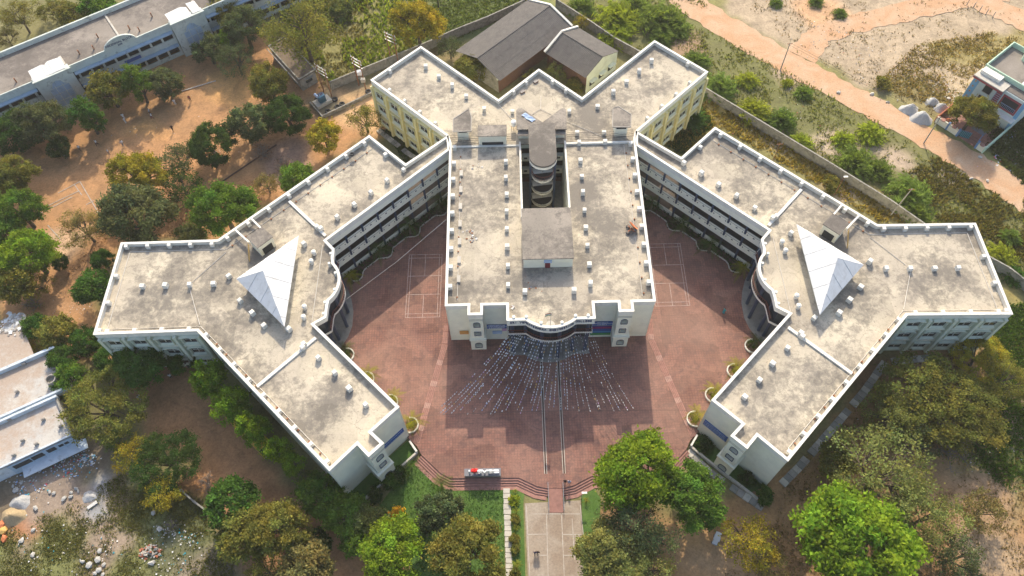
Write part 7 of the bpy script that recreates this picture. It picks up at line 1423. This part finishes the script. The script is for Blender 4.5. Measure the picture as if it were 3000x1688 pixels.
def rocks(name, mat, spots, label, cat, group, rmin=0.35, rmax=0.6):
    labs = label if isinstance(label, (list, tuple)) else [label]*len(spots)
    for i, (px, py) in enumerate(spots):
        key = (name, mat, i % 5)
        if key not in PC: me = ROCK[i % 5].copy(); me.materials.append(MT[mat]); PC[key] = me
        r = random.uniform(rmin, rmax); o = link(name, PC[key], None, (*P(px, py), r*0.25), random.uniform(0, 6), (r, r*random.uniform(0.6, 1), r)); tag(o, labs[i], cat, group, 'thing')
LUMPS = ['pale lump, upper of the pair beside the ash patch', 'pale lump, lower of the pair beside the ash patch', 'flat pale lump on the sandy patch edge', 'pale lump above the pair by the ash patch', 'lone pale lump on the round bare patch', 'pale lump at the foot of the round bare patch', 'pale lump right of the cluster below the bare patch', 'pale lump left in the cluster below the bare patch', 'leftmost flat pale lump below the bare patch', 'pale lump on the small bare patch at the bottom edge', 'lowest left lump at the bottom edge', 'lowest right lump at the bottom edge', 'lone pale lump under the thin yellow-green tree', 'pale lump below the brick heap', 'pale lump beside the leafless bush', 'pale lump under the sand mound', 'pale lump by the corner of the terrace building', 'second pale lump by the corner of the terrace building', 'pale lump at the foot of the terrace canopy', 'pale lump left in the rubbish beside the ash heap', 'pale lump right in the rubbish beside the ash heap', 'pale lump alone low on the grass', 'pale lump on the orange soil', 'small pale lump nearest the ash patch', 'pale lump between the ash heap and the orange soil']
rocks('stone_block', 'rubble', [(210, 1444), (208, 1455), (188, 1463), (224, 1432), (294, 1615), (287, 1640), (304, 1655), (262, 1656), (243, 1646), (291, 1672), (280, 1681), (301, 1684), (451, 1503), (446, 1650), (470, 1550), (63, 1586), (38, 1426), (48, 1436), (64, 1415), (146, 1442), (158, 1446), (96, 1627), (99, 1553), (230, 1440), (105, 1490)], LUMPS, 'rubble', 'masonry lumps on the waste ground', 0.35, 0.62)
rocks('orange_stone', 'orange_rust', [(4, 1541), (15, 1578)], ['orange lump under the sand mound, upper one', 'orange lump under the sand mound, lower one'], 'rubble', 'orange lumps', 0.6, 0.8); rocks('yellow_stone', 'ladder', [(10, 1557)], 'yellowish square stone at the picture edge of the waste ground', 'rubble', None, 0.7, 0.75)
rocks('roadside_stone', 'concrete_pale', [(2455, 272), (2555, 277), (2778, 290), (2600, 300), (2870, 462), (2892, 530), (2845, 525)], ['pale stone on the near road edge facing the sandy plot', 'pale stone on the far road edge before the dry bush', 'pale stone beside the pale gravel heaps', 'pale stone in the dry grass above the gravel heaps', 'pale stone on the road edge below the painted house', 'pale stone on the near road edge, nearest the right picture edge', 'pale stone in the dark scrub below the road'], 'stone', 'stones along the road', 0.35, 0.6)
pk = thing('white_plank', 'long white plank lying on the waste ground', 'plank', (*P(271, 1480), 0)); a, b = P(257, 1490), P(285, 1471); MB().bar((*a, 0.1), (*b, 0.12), 0.5, 0.12).build('board', 'sack', pk)
def pile(name, label, cx, cy, n, rad, size, mats, cat, hgt):
    x, y = P(cx, cy); th = thing(name, label, cat, (x, y, 0))
    base = {q: MB().box(-0.5, 0.5, -0.25, 0.25, -0.2, 0.2).mesh('brick', q) for q in mats}
    for i in range(n):
        r = rad*math.sqrt(random.random()); a = random.uniform(0, 6.28); z = hgt*(1-r/rad)*random.random()+size*0.15; o = part(th, 'brick', base[mats[i % len(mats)]], (x+r*math.cos(a)*1.3, y+r*math.sin(a)*0.8, z)); o.rotation_euler = (random.uniform(-.5, .5), random.uniform(-.5, .5), random.uniform(0, 6)); s_ = size*random.uniform(0.7, 1.2); o.scale = (s_, s_, s_)
pile('brick_pile', 'heap of broken bricks and stones on the waste ground', 442, 1618, 70, 1.35, 0.42, ('brick', 'concrete_pale', 'concrete'), 'brick pile', 0.6); pile('brick_stack', 'small pile of red bricks at the corner of the painted house court', 2771, 356, 60, 0.9, 0.36, ('brick', 'orange_rust'), 'brick pile', 1.0)
for i in range(4):
    x, y = P(2832+5*i, 414-6*i); MB()
ss = tag(link('stepping_stones', None, None, (*P(2840, 405), 0)), None, None, None, 'structure'); ORG[ss.name] = (*P(2840, 405), 0.0)
for i in range(4): x, y = P(2838+4.5*i, 407-6.5*i); MB().obox((x, y), (0.8, 0.6), 0.5, 0.4, -0.02, 0.08).build('stepping_stone', 'paver_pale', ss)
def litter(name, label, areas, n, cols, size=0.16, z=0.02):
    V = []; F = []; m = MB()
    for i in range(n):
        (px, py), sp = random.choice(areas); x, y = P(px+random.gauss(0, sp), py+random.gauss(0, sp*0.6), z); s_ = size*random.uniform(0.4, 1.6); a = random.uniform(0, 6); m.add([(x+s_*math.cos(a+k*1.57)*random.uniform(0.5, 1), y+s_*math.sin(a+k*1.57)*random.uniform(0.5, 1), z+random.uniform(0, 0.12)) for k in range(4)], [(0, 1, 2, 3)], random.randrange(len(cols)))
    tag(m.build(name, cols), label, None, None, 'stuff')
litter('rubbish', 'scattered plastic rubbish beside the low terrace building', [((160, 1345), 22), ((255, 1345), 18), ((80, 1420), 30), ((190, 1370), 30)], 420, ['sack', 'c_white', 'cyan', 'c_blue', 'c_teal', 'red', 'concrete_pale', 'sack'])
litter('rubbish', 'bits of pale rubbish on the waste ground', [((550, 1580), 20), ((480, 1560), 25), ((300, 1600), 80), ((120, 1600), 70), ((500, 1650), 50)], 260, ['sack', 'c_white', 'concrete_pale', 'c_teal'], 0.13)
litter('rubbish', 'rubbish strewn behind the painted house', [((2985, 355), 14), ((2970, 390), 16), ((2950, 460), 30)], 260, ['sack', 'c_white', 'c_blue', 'pink_print', 'red'], 0.2)
litter('rubbish', 'stones and scraps strewn over the sandy plot', [((2760, 250), 30), ((2800, 280), 18), ((2600, 180), 90), ((2450, 120), 60), ((2300, 330), 80)], 420, ['sack', 'concrete_pale', 'concrete', 'brick', 'c_grey'], 0.15)
litter('rubbish', 'scraps in the dirt yard and under the trees', [((300, 380), 90), ((640, 400), 70), ((220, 900), 40), ((2560, 1330), 120), ((2900, 1300), 80)], 220, ['sack', 'concrete_pale', 'c_white'], 0.1)
litter('roof_debris', 'broken tiles and scraps on the upper terrace ruin', [((28, 960), 18), ((45, 935), 14)], 120, ['sack', 'concrete_pale', 'concrete', 'c_white'], 0.45, 3.45)
# chalk marks and stone edging in the dirt yard
m = MB()
for a, b in (((117, 614), (230, 560)), ((117, 626), (212, 577)), ((170, 566), (234, 532)), ((234, 532), (292, 630)), ((218, 541), (240, 572)), ((140, 660), (176, 700)), ((252, 600), (275, 588))): m.bar((*P(*a), 0.006), (*P(*b), 0.006), 0.16, 0.004)
tag(m.build('chalk_marks', 'road_line'), kind='structure')
m = MB()
for i in range(22): t = i/21; x, y = P(535+95*t, 267-29*t); m.obox((x, y), (0.9, 0.43), 0.28, 0.18, -0.02, 0.14)
tag(m.build('stone_edging', 'sack'), 'row of small white stones edging the dirt yard', None, None, 'stuff')

# ------------------------------------------------------------------ loose things on the roofs
q = Vector(P(1851, 668, 12.3)); ds = thing('satellite_dish', 'rusty orange dish on a stand with four concrete blocks on the central roof', 'satellite dish', (*q, 11.6)); n = 20; rim = []; mid_ = []; nv = Vector((0.55, 0.35, 0.5)).normalized(); u_ = nv.cross(Vector((0, 0, 1))).normalized(); w_ = nv.cross(u_); c3 = Vector((q.x+0.1, q.y+0.1, 12.55)); m = MB()
m.add([c3]+[c3+(u_*math.cos(2*math.pi*i/n)+w_*math.sin(2*math.pi*i/n))*0.5+nv*0.08 for i in range(n)]+[c3+(u_*math.cos(2*math.pi*i/n)+w_*math.sin(2*math.pi*i/n))*1.0+nv*0.28 for i in range(n)], [(0, 1+i, 1+(i+1) % n) for i in range(n)]+[(1+i, 1+(i+1) % n, 1+n+(i+1) % n, 1+n+i) for i in range(n)]); m.build('dish', 'orange_rust', ds)
MB().tube([(*q, 11.6), (*q, 12.5)], [0.1, 0.08], 8).build('mast', 'rust', ds); m = MB()
for a in (0.6, 2.2, 3.8, 5.3): e = (q.x+0.85*math.cos(a), q.y+0.85*math.sin(a)); MB().obox(e, (math.cos(a), math.sin(a)), 0.55, 0.5, 11.6, 12.0).build('ballast_block', 'roof_slab', ds); m.bar((*e, 12.0), (*q, 11.95), 0.1)
m.build('stand', 'orange_rust', ds)
q = P(1505, 362, 13.0); wt2 = thing('roof_tank', 'small white tank on a yellow stand beside the butterfly-shaped slab', 'water tank', (*q, 11.6)); MB().cyl(*q, 12.6, 13.5, 0.5, 14).cyl(*q, 13.5, 13.65, 0.5, 14, 0.2).build('tank', 'sign_white', wt2)
for a in range(4): MB().bar((q[0]+0.4*math.cos(a*1.57), q[1]+0.4*math.sin(a*1.57), 11.58), (q[0]+0.4*math.cos(a*1.57), q[1]+0.4*math.sin(a*1.57), 12.6), 0.1).build('leg', 'ladder', wt2)
q = P(1543, 347, 14.5); cl = MB(); V = []
for i in range(7):
    for j in range(4): V.append((q[0]-0.9+0.3*i+0.25*j+random.uniform(-.08, .08), q[1]+0.9-0.32*i+0.22*j+random.uniform(-.1, .1), 14.42+random.uniform(0.0, 0.18)))
cl.add(V, [(i*4+j, (i+1)*4+j, (i+1)*4+j+1, i*4+j+1) for i in range(6) for j in range(3)]); tag(cl.build('blue_cloth', 'c_blue'), 'crumpled blue and white cloth on the butterfly-shaped slab', 'cloth', None, 'thing')
for px, py, lab in ((1531, 269, 'brown box near the rear point of the roof, lower one'), (1570, 239, 'brown box near the rear point of the roof, upper one')):
    q = P(px, py, 11.8); t_ = thing('roof_box', lab, 'box', (*q, 11.6), 'loose things on the roofs'); MB().obox(q, (0.8, 0.6), 0.9, 0.5, 11.6, 11.85).build('body', 'rust', t_); MB().obox(q, (0.8, 0.6), 0.95, 0.55, 11.85, 11.92).build('lid', 'concrete', t_)
litter('roof_debris', 'scraps on the central roof', [((1502, 901), 3), ((1380, 700), 10), ((1375, 680), 8), ((1400, 490), 12), ((1560, 838), 20)], 70, ['concrete', 'c_grey', 'rust', 'sack'], 0.22, 11.63)

# ------------------------------------------------------------------ haze in the air
hz, t, b_, o_ = nodes('warm_haze'); t.nodes.remove(b_); vol = N(t, 'VolumePrincipled'); vol.inputs['Color'].default_value = (0.97, 0.93, 0.86, 1); vol.inputs['Density'].default_value = 0.0002; vol.inputs['Anisotropy'].default_value = 0.2; t.links.new(vol.outputs[0], o_.inputs['Volume'])
MT['haze'] = hz
tag(MB().box(-5200, 5200, -4200, 5200, -3.0, 126.0).build('haze', 'haze'), None, None, None, 'stuff')
